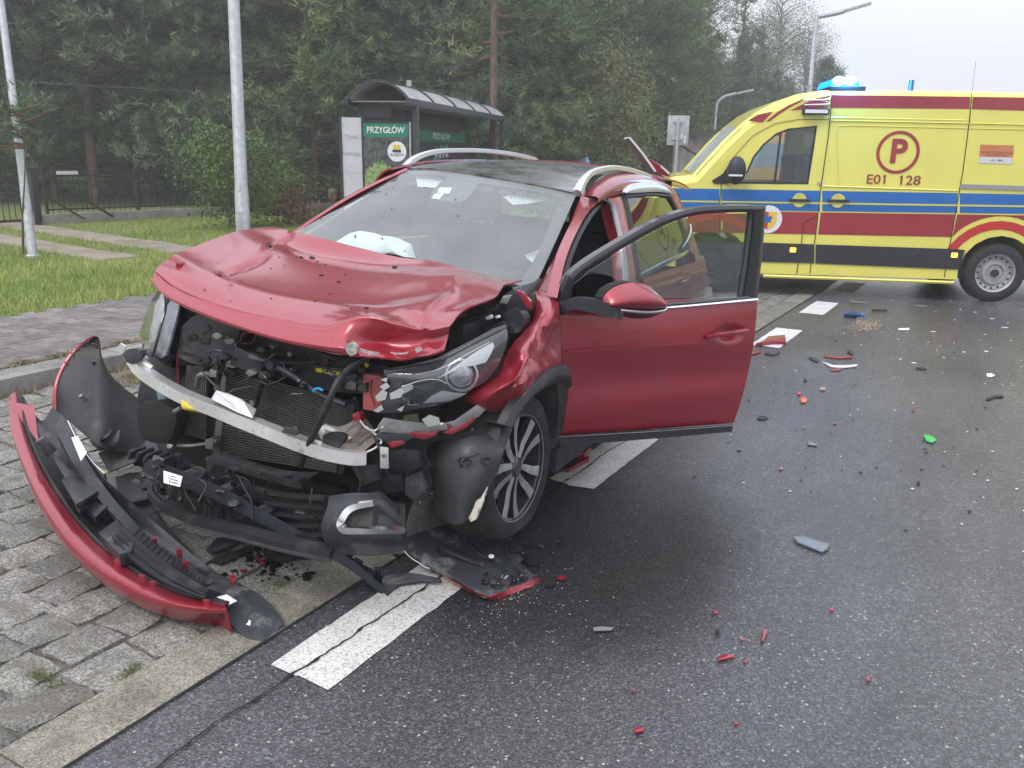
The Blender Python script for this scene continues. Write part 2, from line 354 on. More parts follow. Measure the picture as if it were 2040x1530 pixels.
# setts
def sett_mesh(w, l, k):
    mb = MB(); nx, ny = 6, 7; rows = []; sh = [(random.uniform(-.016, .016), random.uniform(-.014, .014)) for _ in range(4)]
    for i in range(nx):
        r = []
        for j in range(ny):
            u, v = i/(nx-1), j/(ny-1)
            cu = min(u, 1-u)*5; cv = min(v, 1-v)*6
            ed = min(1, cu)*.5+min(1, cv)*.5; e = 0 if (i in (0, nx-1) or j in (0, ny-1)) else 1
            dx = (1-u)*(1-v)*sh[0][0]+u*(1-v)*sh[1][0]+(1-u)*v*sh[2][0]+u*v*sh[3][0]
            dy = (1-u)*(1-v)*sh[0][1]+u*(1-v)*sh[1][1]+(1-u)*v*sh[2][1]+u*v*sh[3][1]
            px = (u-.5)*w; py = (v-.5)*l
            # round the corners a little
            if (i in (0, nx-1)) and (j in (0, ny-1)): px *= .965; py *= .97
            px += dx+random.uniform(-.0045, .0045); py += dy+random.uniform(-.0045, .0045)
            z = (.0 if e else -.007)+random.uniform(-.0045, .0045)
            r.append(Vector((px, py, z)))
        rows.append(r)
    mb.grid(rows)
    ring = [rows[0][j] for j in range(ny)]+[rows[i][ny-1] for i in range(1, nx)]+[rows[nx-1][j] for j in range(ny-2, -1, -1)]+[rows[i][0] for i in range(nx-2, 0, -1)]
    n = len(ring); mb.add(ring+[Vector((p.x*1.02, p.y*1.02, -.05)) for p in ring], [(a, (a+1) % n, n+(a+1) % n, n+a) for a in range(n)])
    return mb
sett_src = []
for k in range(14):
    o = sett_mesh(.196, .215, k).build('sett', M_sett, smooth=True, weld=True); sett_src.append(o.data); bpy.data.objects.remove(o)
pos = []
x = -2.36; row = 0
while x > -5.62:
    y = -.4+random.random()*.2
    while y < 26:
        l = random.uniform(.17, .25); pos.append((x+random.uniform(-.008, .008), y+l/2, l/.22)); y += l+.006
    x -= .203
pave = bpy.data.objects.new('layby_paving', None); COL.objects.link(pave); pave['kind'] = 'structure'
def vis(x, y, z=0, m=60):
    w = Vector((x, y, z))-CAM; dz = w.dot(fw)
    if dz < .3: return None
    a = 1020+FOC*w.dot(rt)/dz; b = 765-FOC*w.dot(up)/dz
    return dz if (-m < a < 2040+m and -m < b < 1530+m) else None
def far_join(name, items, meshes, m, parent, z):
    mv = []; out_v = []; out_f = []; off = 0
    dat = []
    for me in meshes:
        V = np.array([v.co[:] for v in me.vertices]); me.calc_loop_triangles(); F = np.array([t.vertices[:] for t in me.loop_triangles]); dat.append((V, F))
    for q, it in enumerate(items):
        V, F = dat[q % len(dat)]; W_ = V.copy(); W_[:, 1] *= it[2]; 
        if len(it) > 3: W_ = W_*1.0
        W_[:, 0] += it[0]; W_[:, 1] += it[1]; W_[:, 2] += z+it[3] if len(it) > 3 else z
        out_v.append(W_); out_f.append(F+off); off += len(W_)
    if out_v: return npmesh(name, np.concatenate(out_v), np.concatenate(out_f), m, parent, 'stuff')
pv = [(vis(p[0], p[1]), p) for p in pos]
near = sorted([q for q in pv if q[0]], key=lambda q: q[0]); rest = [q[1] for q in near[300:]]+[q[1] for q in pv if not q[0]]; near = [q[1] for q in near[:300]]
for p in near:
    o = bpy.data.objects.new('sett', random.choice(sett_src)); COL.objects.link(o); o.parent = pave
    o.location = (p[0], p[1], random.uniform(-.004, .006)); o.scale = (random.uniform(.97, 1.03), p[2], 1); o.rotation_euler = (random.uniform(-.02, .02), random.uniform(-.02, .02), random.uniform(-.05, .05))
far_join('far_setts', [(p[0], p[1], p[2], random.uniform(-.004, .006)) for p in rest], sett_src, M_sett, pave, 0)
# interlocking concrete pavers (double-T shape)
def paver_mesh():
    w, l, c = .196, .16, .022
    o = [(-w/2, -l/2), (-w/2+.05, -l/2), (-w/2+.07, -l/2+c), (w/2-.07, -l/2+c), (w/2-.05, -l/2), (w/2, -l/2), (w/2, l/2), (w/2-.05, l/2), (w/2-.07, l/2-c), (-w/2+.07, l/2-c), (-w/2+.05, l/2), (-w/2, l/2)]
    return MB().plate([(a*.985, b*.98, -.04) for a, b in o], (0, 0, .04))
po = paver_mesh().build('paver', M_paver, bevel=.0035); pm = po.data; bpy.data.objects.remove(po)
foot = bpy.data.objects.new('footpath', None); COL.objects.link(foot); foot['kind'] = 'structure'
pos = []
cw, ch = .196, .139
i = 0; yy = .5
while yy < 30:
    xx = -6.02-(.098 if i % 2 else 0)-.1
    while xx > -7.82: pos.append((xx, yy, 1.0)); xx -= cw+.003
    yy += ch; i += 1
pv = [(vis(p[0], p[1], .12), p) for p in pos]
near = sorted([q for q in pv if q[0]], key=lambda q: q[0]); rest = [q[1] for q in near[300:]]+[q[1] for q in pv if not q[0]]; near = [q[1] for q in near[:300]]
for p in near:
    o = bpy.data.objects.new('paver', pm); COL.objects.link(o); o.parent = foot
    o.location = (p[0], p[1], .12+random.uniform(-.0015, .0015)); o.rotation_euler = (random.uniform(-.008, .008), random.uniform(-.008, .008), random.uniform(-.006, .006))
far_join('far_pavers', [(p[0], p[1], 1, random.uniform(-.0015, .0015)) for p in rest], [pm], M_paver, foot, .12)
# edging + raised grass verge behind the footpath
sheet('verge', -60, -7.87, -15, 90, .10, M_turf)
# painted dashes
M_line = mat('road_paint', (.62, .61, .57), .6, col2=(.72, .71, .68), vscale=8, bump=.6, bscale=120, dirt=(.17, .165, .16), dscale=110, dthr=.50)
def dash(y0, y1, i):
    n = 16; rows = []
    for a in range(n+1):
        y = y0+(y1-y0)*a/n
        rows.append([Vector((-1.915+random.uniform(-.004, .004), y, .004)), Vector((-1.80, y, .004)), Vector((-1.79, y, .004)), Vector((-1.66+random.uniform(-.004, .004), y, .004))])
    for j in range(4): rows[0][j].y += random.uniform(-.015, .015); rows[-1][j].y += random.uniform(-.015, .015)
    o = MB().grid(rows).build('road_marking', M_line); o['kind'] = 'structure'
for i in range(14): dash(1.75+1.965*i, 1.75+1.965*i+.95, i)
# longitudinal crack: a thin dark groove of broken sheet lying on the road
M_crack = mat('crack_dirt', (.012, .011, .010), .9)
mb = MB(); x = -1.80; rows = []
yy = .2
while yy < 5.2:
    x += random.uniform(-.006, .006); x += (-1.805-.02*math.sin(yy*2)-x)*.12
    w = .0025+.002*random.random()+(.004 if random.random() < .1 else 0); rows.append([Vector((x-w, yy, .0075)), Vector((x+w, yy, .0075))]); yy += .022
mb.grid(rows); mb.build('road_crack', M_crack)['kind'] = 'structure'
# seam filler between strip and asphalt
mb = MB(); rows = []; yy = -.5
while yy < 12:
    w = .004+.004*random.random(); rows.append([Vector((XE-w*.6, yy, .0066)), Vector((XE+w, yy, .0066))]); yy += .05
mb.grid(rows); mb.build('road_seam', M_crack)['kind'] = 'structure'
# ------------------------------------------------------------ grass
M_grass = mat('grass_blades', (.19, .28, .045), .6, col2=(.36, .40, .11), vscale=.8)
M_straw = mat('dry_grass_blades', (.30, .24, .12), .8, col2=(.20, .17, .08), vscale=3)
def blades(name, pts, h0, h1, w, m, lean=.5, kind='stuff', label=None):
    P = np.array(pts); n = len(P); a = rng.uniform(0, 2*np.pi, n); h = rng.uniform(h0, h1, n); l = rng.uniform(0, lean, n)*h; b = rng.uniform(0, 2*np.pi, n)
    d = np.stack([np.cos(a), np.sin(a), 0*a], 1)*w*rng.uniform(.6, 1.3, n)[:, None]
    tip = P+np.stack([np.cos(b)*l, np.sin(b)*l, h], 1)
    V = np.empty((n*3, 3)); V[0::3] = P-d; V[1::3] = P+d; V[2::3] = tip
    o = npmesh(name, V, np.arange(n*3).reshape(n, 3), m, None, kind); tag(o, label, 'grass'); return o
def drive(px, py):
    # sandy two-track drive crossing the verge
    c = 9.15+(-12.5-px)*.14
    return abs(py-c) < .36 or abs(py-(c-1.25)) < .34
pts = []
while len(pts) < 130000:
    x_ = -7.9-abs(random.gauss(0, 1))*5.; y_ = random.uniform(3, 24)
    if x_ < -19.5: continue
    if x_ < -10.6 and drive(x_, y_): continue
    if x_ < -10.6 and random.random() < .3 and abs(y_-(8.5+(-12.5-x_)*.14)) < .5: continue
    if not vis(x_, y_, .1): continue
    pts.append((x_, y_, .10))
blades('verge_grass', pts, .03, .085, .006, M_grass, .8, label='bright green grass covering the verge behind the footpath')
for nm, c0, off in (('drive_track', 9.15, .36), ('drive_track', 7.9, .34)):
    rows = []
    for a in range(40):
        x_ = -10.9-a*.28; c = c0+(-12.5-x_)*.14
        rows.append([Vector((x_, c-off-.1*noise.noise((a*.3, c0, 0))-.02, .105)), Vector((x_, c+off+.1*noise.noise((a*.3, c0+5, 0)), .105))])
    MB().grid(rows).build(nm, M_soil)['kind'] = 'structure'
# ============================================================ BACKGROUND
VZ = .10
M_galv = mat('galvanised_steel', (.42, .43, .45), .5, metal=.35, var=.16, vscale=16, bump=.1)
M_black = mat('black_painted_steel', (.014, .015, .017), .5)
M_dkgrey = mat('dark_grey_frame', (.035, .038, .045), .45, var=.15)
M_conc = mat('rough_concrete', (.26, .25, .23), .9, var=.2, vscale=3, bump=.4)
M_white = mat('white_board', (.62, .61, .62), .55, var=.05, dirt=(.30, .29, .29), dscale=3)
def ground_at(px, py, depth):           # foot on the verge below a point seen at (px,py)
    p = D(px, py, depth); return Vector((p.x, p.y, VZ))
def pole(name, base, top, r0_, r1_, label, group=None, door=True, arm=None):
    h = (top-base).length; r = root(name, label, 'lamp post', base, group=group)
    t = top-base
    MB().lathe((0, 0, 0), [(r0_, 0), (r0_, .9), (r0_*.9, 1.1), ((r0_*.9+r1_)/2, h/2), (r1_, h)], axis=t, n=20).build('shaft', M_galv, r, smooth=True)
    MB().lathe((0, 0, 0), [(r0_*1.5, 0), (r0_*1.5, .03), (r0_*1.05, .05)], n=16).build('base_flange', M_galv, r)
    if door: MB().box((r0_*.6, -r0_*.93, .55), (.09, .012, .3), rot=Matrix.Rotation(R(33), 3, 'Z')).build('hatch', M_galv, r, bevel=.004)
    return r
b1 = G(66, 513, VZ); t1 = D(-18, -150, (b1-CAM).dot(fw)*1.02); p1 = pole('lamp_post', b1, b1+(t1-b1)*1.4, .062, .045, 'thin leaning grey lamp post at the left edge standing in the grass', door=False)
b2 = G(487, 464, VZ); b2 = CAM+(b2-CAM)*1.0
dz = 11.0; b2 = D(487, 505, dz); k2 = G(487, 520, VZ); b2 = k2
t2 = D(459, -150, (b2-CAM).dot(fw)); p2 = pole('lamp_post', b2, b2+(t2-b2)*1.5, .098, .075, 'thick galvanised lamp post standing directly behind the red bonnet')
sk = D(474, 374, (b2-CAM).dot(fw)-.11)-b2; MB().box(sk, (.05, .012, .1), rot=Matrix.Rotation(R(30), 3, 'Z')).build('sticker', M_white, p2)
# ---- fence with wall and gate
fA = G(100, 447, VZ); fB = G(395, 432, VZ); fd = (fB-fA).normalized(); fang = math.atan2(fd.y, fd.x)
wl = root('garden_wall', 'low pale concrete wall under the black railing', 'wall', fA, fang)
Lw = 9.5
x = -.3; 
while x < Lw:
    MB().box((x+.95, .06, .09), (1.895, .14, .22)).build('coping_panel', M_conc, wl, bevel=.008); x += 1.9
fn = root('railing_fence', 'black vertical bar railing on the low concrete wall', 'fence', fA+Vector((0, 0, .2)), fang)
x = 0
while x < Lw:
    MB().box((x, .06, .42), (.05, .05, .86)).ball((x, .06, .87), .03, 6, 4).build('post', M_black, fn); x += 1.9
MB().box((Lw/2, .06, .74), (Lw, .03, .035)).box((Lw/2, .06, .08), (Lw, .03, .035)).build('rail', M_black, fn)
mb = MB(); x = .12; k = 0
bar = None
while x < Lw:
    if abs((x+.95) % 1.9-.95) > .05:
        if bar is None: bar = MB().rod((0, 0, 0), (0, 0, .8), .0085, n=5).build('bar', M_black, fn); bar.location = (x, .06, .02)
        else: c = bar.copy(); COL.objects.link(c); c.location = (x, .06, .02)
    x += .115
gt = root('sliding_gate', 'black barred gate with thick post at the far left behind the thin lamp post', 'gate', fA+fd*-.1+Vector((0, 0, 0)), fang)
MB().box((-.12, 0, .5), (.12, .12, 1.0)).box((-.12, 0, 1.01), (.14, .14, .03)).build('gate_post', M_black, gt, bevel=.004)
MB().box((-1.4, 0, .9), (2.3, .04, .05)).box((-1.4, 0, .1), (2.3, .04, .05)).box((-1.4, 0, .5), (2.3, .03, .03)).build('gate_frame', M_black, gt)
for k in range(20): MB().rod((-.3-k*.11, 0, .1), (-.3-k*.11, 0, .9), .009, n=5).build('gate_bar', M_black, gt)
MB().rod((.1, -.05, .95), (1.35, -.1, .1), .028, n=6).rod((.05, -.05, .55), (.75, -.1, .08), .022, n=6).build('brace', M_black, gt)
M_orange = mat('orange_lens', (.8, .18, .02), .3, emit=(1, .25, .05), es=.3)
MB().lathe((-.3, 0, .93), [(.03, 0), (.03, .05), (.015, .07), (0, .07)], n=10).build('warning_light', M_orange, gt)
MB().box((.55, .0, 1.0), (.42, .02, .07)).build('number_plate', M_white, gt)
# ---- overhead line
M_cable = mat('cable', (.09, .09, .10), .6)
cbp = [D(0, 160, 19), D(200, 172, 20), D(500, 188, 22), D(690, 192, 24), D(900, 196, 27)]
cbo = MB().tube(cbp, .009, 5, n=40).build('power_cable', M_cable); tag(cbo, 'thin overhead cable crossing in front of the pine wood', 'cable')
# ---- bus shelter
Fr = G(814, 206, 2.34); Fr.z = 0            # front left corner of the roof edge on the ground
Fe = G(1008, 240, 2.34); Fe.z = 0
sdir = (Fe-Fr).normalized(); sl_ = (Fe-Fr).length; sa = math.atan2(sdir.y, sdir.x)
sh = root('bus_shelter', 'dark framed bus shelter with arched pale roof and town posters', 'bus shelter', Fr+Vector((0, 0, VZ)), sa)
# local: x along shelter, +y to the back (away from road)
HH = 2.24; wd = 1.0
M_poly = mat('milky_polycarbonate', (.66, .66, .68), .25, coat=.6, var=.1, vscale=3, dirt=(.33, .32, .30), dscale=2.5)
M_soffit = mat('soffit_panel', (.22, .19, .18), .7)
arc = [(wd*(.5-.5*math.cos(math.pi*t)) if False else wd*t, HH+.05+.27*math.sin(math.pi*t)**.85) for t in [i/12 for i in range(13)]]
nb = 5
for k in range(nb):
    xa, xb = sl_*k/nb+.012, sl_*(k+1)/nb-.012
    MB().grid([[Vector((x_, a, b)) for a, b in arc] for x_ in (xa, (xa+xb)/2, xb)], thick=.01).build('roof_pane', M_poly, sh, smooth=True)
for k in range(nb+1):
    x_ = sl_*k/nb
    MB().sweep([Vector((x_, a, b+.012)) for a, b in arc], [(-.018, -.02), (.018, -.02), (.018, .02), (-.018, .02)], upv=(0, 0, 1) if False else (1, 0, 0)).build('roof_rib', M_dkgrey, sh)
MB().box((sl_/2, 0, HH+.02), (sl_+.06, .05, .12)).box((sl_/2, wd, HH+.02), (sl_+.06, .05, .12)).build('roof_beam', M_dkgrey, sh, bevel=.01)
for k in range(nb): MB().box((sl_*(k+.5)/nb, wd/2, HH+.03), (sl_/nb-.1, wd-.1, .02)).build('soffit', M_soffit, sh)
for x_ in (.32, sl_-.35):
    for y_ in (.0, wd-.1):
        MB().box((x_, y_, HH/2), (.09, .09, HH)).build('post', M_dkgrey, sh, bevel=.008)
for x_ in (sl_*.37, sl_*.68): MB().box((x_, wd-.1, HH/2), (.07, .07, HH)).build('post', M_dkgrey, sh, bevel=.008)
MB().box((sl_/2, wd-.1, HH-.12), (sl_-.6, .06, .2)).box((.32, wd/2+.14, HH-.10), (.06, wd-.5, .2)).build('header', M_dkgrey, sh)
M_green = mat('poster_green', (.01, .22, .13), .4)
M_pdark = mat('poster_forest_print', (.02, .024, .02), .35, col2=(.13, .14, .14), vscale=14)
M_pleaf = mat('poster_leaf_print', (.10, .22, .03), .4, col2=(.36, .46, .22), vscale=22)
M_psand = mat('poster_sand_print', (.30, .25, .20), .4, col2=(.46, .40, .34), vscale=16)
M_water = mat('poster_teal_print', (.02, .12, .12), .4, col2=(.20, .42, .42), vscale=9)
M_ptxt = mat('print_white', (.75, .76, .76), .5)
M_red = mat('print_red', (.45, .02, .03), .4)
M_yel = mat('print_yellow', (.75, .50, .06), .4)
M_blk = mat('print_black', (.02, .02, .022), .5)
# end wall poster: faces -x (towards the camera side)
ye0, ye1 = .07, wd-.12; X0 = .27
def ew(name, y0, y1, z0, z1, m, off=0.0): return MB().box((X0-off, (y0+y1)/2, (z0+z1)/2), (.012, abs(y1-y0), z1-z0)).build(name, m, ep)
ep = root('end_poster', 'town poster with round white crest fixed to the end wall of the bus shelter', 'poster', sh.location, sa)
ew('poster_back', ye0, ye1, .25, 1.98, M_dkgrey); ew('poster_title_band', ye0+.03, ye1-.03, 1.75, 1.95, M_green, .010); ew('forest_print', ye0+.03, ye1-.03, .28, 1.75, M_pdark, .009)
mb = MB(); P = [(ye1-.03, .28), (ye0+.03, .28), (ye0+.03, 1.22), (ye0+.3, 1.22), (ye0+.42, 1.08), (ye0+.6, 1.0), (ye1-.03, .95)]
mb.plate([Vector((X0-.018, a, b)) for a, b in P], (-.003, 0, 0)).build('sand_print', M_psand, ep)
P = [(ye1-.03, .75)]
for k in range(22): t = k/21; P.append((ye1-.03-t*.55, 1.12+.25*math.sin(math.pi*t)**.6*(.75+.5*((k*7) % 5)/5)))
P.append((ye0+.36, .75)); MB().plate([Vector((X0-.022, a, b)) for a, b in P], (-.003, 0, 0)).build('bush_print', M_pleaf, ep)
MB().rod((X0-.02, ye0+.22, 1.53), (X0-.026, ye0+.22, 1.53), .155, n=28).build('round_crest', M_ptxt, ep)
MB().plate([Vector((X0-.03, ye0+.22+a, 1.56+b)) for a, b in ((-.06, 0), (-.06, .05), (-.03, .09), (0, .05), (.03, .1), (.06, .05), (.06, 0))], (-.002, 0, 0)).build('crest_yellow', M_yel, ep)
MB().plate([Vector((X0-.03, ye0+.22+a, 1.56+b)) for a, b in ((-.07, -.04), (-.07, 0), (.07, 0), (.07, -.04))], (-.002, 0, 0)).build('crest_blue', mat('print_navy', (.03, .05, .12), .5), ep)
def TM(o, xd, yd):  # matrix with text x along xd, y along yd
    xd, yd = Vector(xd).normalized(), Vector(yd).normalized(); return Matrix.Translation(Vector(o)) @ Matrix((xd, yd, xd.cross(yd))).transposed().to_4x4()
text('title_text', 'PRZYGŁÓW', .135, M_ptxt, TM((X0-.0185, (ye0+ye1)/2, 1.85), (0, -1, 0), (0, 0, 1)), ep, bold=.003, sx=.85)
text('crest_text', 'SULEJÓW', .055, M_blk, TM((X0-.0285, ye0+.22, 1.48), (0, -1, 0), (0, 0, 1)), ep)
for y_ in (ye0, ye1): MB().box((X0-.012, y_, 1.1), (.03, .025, 1.76)).build('frame_strip', M_galv, ep)
# rear wall posters facing the road (-y)
rp = root('rear_poster', 'teal poster with red lettering on the rear wall of the bus shelter', 'poster', sh.location, sa)
Yb = wd-.16; xa, xb = sl_*.40, sl_-.42
MB().box(((xa+xb)/2, Yb, 1.1), (xb-xa, .02, 1.7)).build('poster_back', M_dkgrey, rp)
MB().box(((xa+xb)/2, Yb-.012, 1.83), (xb-xa-.06, .008, .2)).build('poster_title_band', M_green, rp)
text('title_text', 'PRZYGŁÓW', .16, M_ptxt, TM(((xa+xb)/2-.05, Yb-.02, 1.83), (1, 0, 0), (0, 0, 1)), rp, bold=.003, sx=1.35)
P = [(-.7, -.1), (-.72, .1), (-.5, .22), (-.3, .15), (-.1, .26), (.2, .2), (.4, .28), (.62, .16), (.6, -.02), (.72, -.15), (.4, -.3), (-.2, -.34), (-.55, -.28)]
MB().plate([Vector(((xa+xb)/2+a*.8, Yb-.015, 1.42+b)) for a, b in P], (0, -.004, 0)).build('teal_print', M_water, rp)
for k in range(8): MB().ball(((xa+xb)/2-.42+k*.12, Yb-.022, 1.50+.02*math.sin(k*2)), (.055, .004, .07), 8, 5).build('letter_blob', M_red if k % 2 else M_ptxt, rp)
MB().box(((xa+xb)/2, Yb-.012, .62), (xb-xa-.06, .006, .55)).build('leaf_print', M_pleaf, rp)
MB().box((xa, Yb-.012, 1.1), (.025, .03, 1.74)).build('frame_strip', M_galv, rp)
M_ply = mat('tan_board', (.30, .21, .12), .7, var=.15)
MB().box((sl_*.24, Yb+.02, 1.25), (sl_*.24, .02, 1.5)).build('tan_panel', M_ply, sh)
MB().box((sl_*.5, wd-.35, .5), (sl_*.6, .34, .05)).build('bench', M_ply, sh, bevel=.008)
MB().rod((sl_*.55, wd+.25, HH+.2), (sl_*.55, wd+.25, HH+.62), .05).build('vent_stub', M_galv, sh)
# ---- white advert board beside the shelter
bc = D(701, 300, 12.4); bl = root('advert_board', 'white board with faded grey lettering standing left of the bus shelter', 'sign', (bc.x, bc.y, VZ), sa+R(-52))
MB().box((0, 0, 1.02), (.29, .03, 1.95)).build('board', M_white, bl)
MB().box((-.16, 0, 1.0), (.03, .05, 2.02)).box((.16, 0, 1.0), (.03, .05, 2.02)).build('post', M_dkgrey, bl)
M_faded = mat('faded_print', (.30, .30, .31), .6)
for z_, b_, s_ in ((1.72, 'Tynki', .11), (1.48, 'WYPOSAŻ', .085), (1.22, '— — — —', .06), (.78, '○ ○ ○', .09), (.66, 'SUCHOŚĆ', .08)):
    text('faded_text', b_, s_*.85, M_faded, TM((.0, -.0165, z_), (1, 0, 0), (0, 0, 1)), bl)
MB().box((0, -.018, .42), (.29, .006, .012)).box((0, -.018, .70+.18), (.29, .004, .006)).build('print_line', M_dkgrey, bl)
# ---- traffic sign back, right of the tailgate
sg = G(1340, 362, 0); gd = 15.5
def at_depth(px, py, dp): return D(px, py, dp)
sc_ = at_depth(1351, 260, 15.5)
ts = root('road_sign', 'rectangular road sign seen from its grey back beside the ambulance bonnet', 'sign', (sc_.x, sc_.y, 0), R(30))
MB().box((0, 0, sc_.z), (.39, .012, .52)).build('plate', M_galv, ts, bevel=.006)
MB().rod((-.01, -.03, 0), (-.01, -.03, sc_.z+.2), .028, n=10).build('post', M_galv, ts)
MB().box((-.01, -.02, sc_.z+.15), (.2, .02, .03)).box((-.01, -.02, sc_.z-.15), (.2, .02, .03)).build('bracket', M_galv, ts)
MB().box((.07, -.01, sc_.z-.09), (.05, .004, .08)).box((.13, -.01, sc_.z-.16), (.04, .004, .13)).build('sticker', M_white, ts)
# ---- small kiosk/shed with sloping roof behind the sign
kc = at_depth(1380, 300, 26); ks = root('roadside_shed', 'small grey boarded shed with flat roof behind the road sign', 'shed', (kc.x, kc.y, 0), R(38))
M_board = mat('grey_boards', (.34, .31, .28), .8, var=.2, vscale=4)
for k in range(8): MB().box((-.77+k*.22, -.8, 1.1), (.212, .03, 2.2)).build('plank', M_board, ks)
MB().box((0, 0, 1.1), (1.7, 1.55, 2.15)).build('wall', M_board, ks)
MB().box((.05, -.1, 2.3), (2.3, 2.2, .12), rot=Matrix.Rotation(R(-4), 3, 'Y')).build('roof', M_dkgrey, ks)
MB().rod((-.8, -.84, .2), (.8, -.84, 1.2), .02).rod((.8, -.84, 1.2), (-.8, -.84, 2.0), .02).build('brace', M_dkgrey, ks)
# ---- street lamps far right
def street_lamp(label, px, py0, pts, depth, r, gp='street lamps beyond the ambulance', led=False):
    b = D(px, py0, depth); rtx = root('street_lamp', label, 'street lamp', (b.x, b.y, 0), 0, gp)
    W3 = [D(a, c, depth)-rtx.location for a, c in pts]
    base = Vector((W3[0].x, W3[0].y, 0))
    MB().tube([base, W3[0]], r*1.25, 8).tube(W3, r, 8, n=18).build('shaft', M_galv, rtx, smooth=True)
    a, b_ = W3[-1], W3[-1]+(W3[-1]-W3[-2]).normalized()*.62
    MB().box((a+b_)/2, ((b_-a).length, .2, .075), rot=(b_-a).to_track_quat('X', 'Z').to_matrix()).build('lamp_head', M_galv, rtx, bevel=.02)
    return rtx
street_lamp('tall street lamp with short straight arm above the ambulance roof', 1614, 200, [(1614, 170), (1621, 90), (1627, 36), (1633, 33), (1665, 27), (1682, 22)], 20, .05)
street_lamp('smaller distant street lamp with curved arm left of the ambulance', 1421, 290, [(1421, 290), (1427, 215), (1434, 199), (1448, 191), (1466, 187)], 30, .05)
# ---- person sitting behind the bonnet, only cap and face show
pc = D(663, 388, 17.5)
ps = root('person', 'person in a khaki cap sitting low behind the red car bonnet', 'person', (pc.x, pc.y, VZ), R(20))
M_skin = mat('skin', (.42, .22, .16), .6); M_cap = mat('khaki_cap', (.10, .10, .065), .9, bump=.3); M_jack = mat('olive_jacket', (.05, .055, .04), .9, bump=.3)
def skinbody(name, joints, edges, m, parent, sub=2):
    me = bpy.data.meshes.new(name); me.from_pydata([j[0] for j in joints], edges, []); o = bpy.data.objects.new(name, me); COL.objects.link(o)
    md = o.modifiers.new('skin', 'SKIN'); 
    for i, j in enumerate(joints): me.skin_vertices[0].data[i].radius = (j[1], j[1])
    me.skin_vertices[0].data[0].use_root = True
    s_ = o.modifiers.new('sub', 'SUBSURF'); s_.levels = sub; s_.render_levels = sub
    dg = bpy.context.evaluated_depsgraph_get(); m2 = bpy.data.meshes.new_from_object(o.evaluated_get(dg)); o.modifiers.clear(); o.data = m2; m2.materials.clear(); m2.materials.append(m)
    m2.polygons.foreach_set('use_smooth', [True]*len(m2.polygons)); o.parent = parent; return o
hz = pc.z-VZ
J = [((0, 0, .12), .15), ((0, 0, hz-.42), .16), ((0, 0, hz-.28), .14), ((0, 0, hz-.15), .055), ((-.2, 0, hz-.26), .07), ((.2, 0, hz-.26), .07), ((-.26, -.12, hz-.45), .05), ((.26, -.12, hz-.45), .05), ((-.15, -.38, .38), .04), ((.15, -.38, .38), .04),
     ((-.12, -.1, .1), .1), ((.12, -.1, .1), .1), ((-.16, -.48, .36), .075), ((.16, -.48, .36), .075), ((-.16, -.6, .05), .05), ((.16, -.6, .05), .05), ((-.16, -.75, .04), .045), ((.16, -.75, .04), .045)]
skinbody('body', J, [(0, 1), (1, 2), (2, 3), (2, 4), (2, 5), (4, 6), (5, 7), (6, 8), (7, 9), (0, 10), (0, 11), (10, 12), (11, 13), (12, 14), (13, 15), (14, 16), (15, 17)], M_jack, ps)
mb = MB().ball((0, 0, hz-.02), (.075, .095, .115), 14, 10).ball((0, -.098, hz-.03), (.013, .022, .022), 8, 6).ball((-.078, 0, hz-.02), (.012, .02, .03), 8, 6).ball((.078, 0, hz-.02), (.012, .02, .03), 8, 6)
mb.build('head', M_skin, ps, smooth=True)
MB().ball((-.03, -.083, hz+.005), .011, 6, 5).ball((.03, -.083, hz+.005), .011, 6, 5).box((0, -.093, hz-.075), (.045, .01, .008)).build('face_features', M_blk, ps)
MB().lathe((0, 0, hz+.02), [(.09, 0), (.098, .03), (.09, .07), (.06, .1), (0, .11)], n=18).add([Vector((-.075, -.06, hz+.03)), Vector((.075, -.06, hz+.03)), Vector((.05, -.16, hz+.02)), Vector((-.05, -.16, hz+.02))], [(0, 1, 2, 3)]).build('cap', M_cap, ps, smooth=True)

# ------------------------------------------------------------ trees
def leafmat(name, c1, c2, sc=.9, c3=None):
    m, n, b = nodes_mat(name); L = n.links.new; t = N(n, 'ShaderNodeTexCoord'); oi = N(n, 'ShaderNodeObjectInfo')
    a = N(n, 'ShaderNodeTexNoise', i_Scale=sc, i_Detail=4.); L(t.outputs['Object'], a.inputs['Vector'])
    r = N(n, 'ShaderNodeValToRGB'); L(a.outputs[0], r.inputs[0]); e = r.color_ramp.elements; e[0].position = .36; e[1].position = .64; e[0].color = (*c1, 1); e[1].color = (*c2, 1)
    om = N(n, 'ShaderNodeMapRange', i_To_Min=.75, i_To_Max=1.3); L(oi.outputs['Random'], om.inputs['Value'])
    hs = N(n, 'ShaderNodeHueSaturation'); L(r.outputs[0], hs.inputs['Color']); L(om.outputs[0], hs.inputs['Value']); L(hs.outputs[0], b.inputs['Base Color'])
    b.inputs['Roughness'].default_value = .7; b.inputs['Specular IOR Level'].default_value = .25
    return m
M_pine = leafmat('pine_needles', (.062, .112, .040), (.165, .225, .090))
M_pine2 = leafmat('bluish_pine_needles', (.062, .108, .056), (.155, .210, .112))
M_leaf = leafmat('bush_leaves', (.05, .10, .018), (.13, .20, .045), 1.5)
M_aut = leafmat('autumn_birch_leaves', (.09, .13, .04), (.20, .19, .07), 1.2)
M_birch = leafmat('thin_birch_leaves', (.10, .10, .06), (.17, .16, .10), 1.2)
M_bark = mat('pine_bark', (.085, .055, .04), .9, col2=(.17, .10, .07), vscale=5, bump=.8, bscale=18)
M_barkg = mat('grey_bark', (.10, .085, .07), .9, col2=(.20, .18, .16), vscale=4, bump=.6)
M_birchb = mat('birch_bark', (.50, .48, .45), .7, col2=(.12, .11, .10), vscale=7)
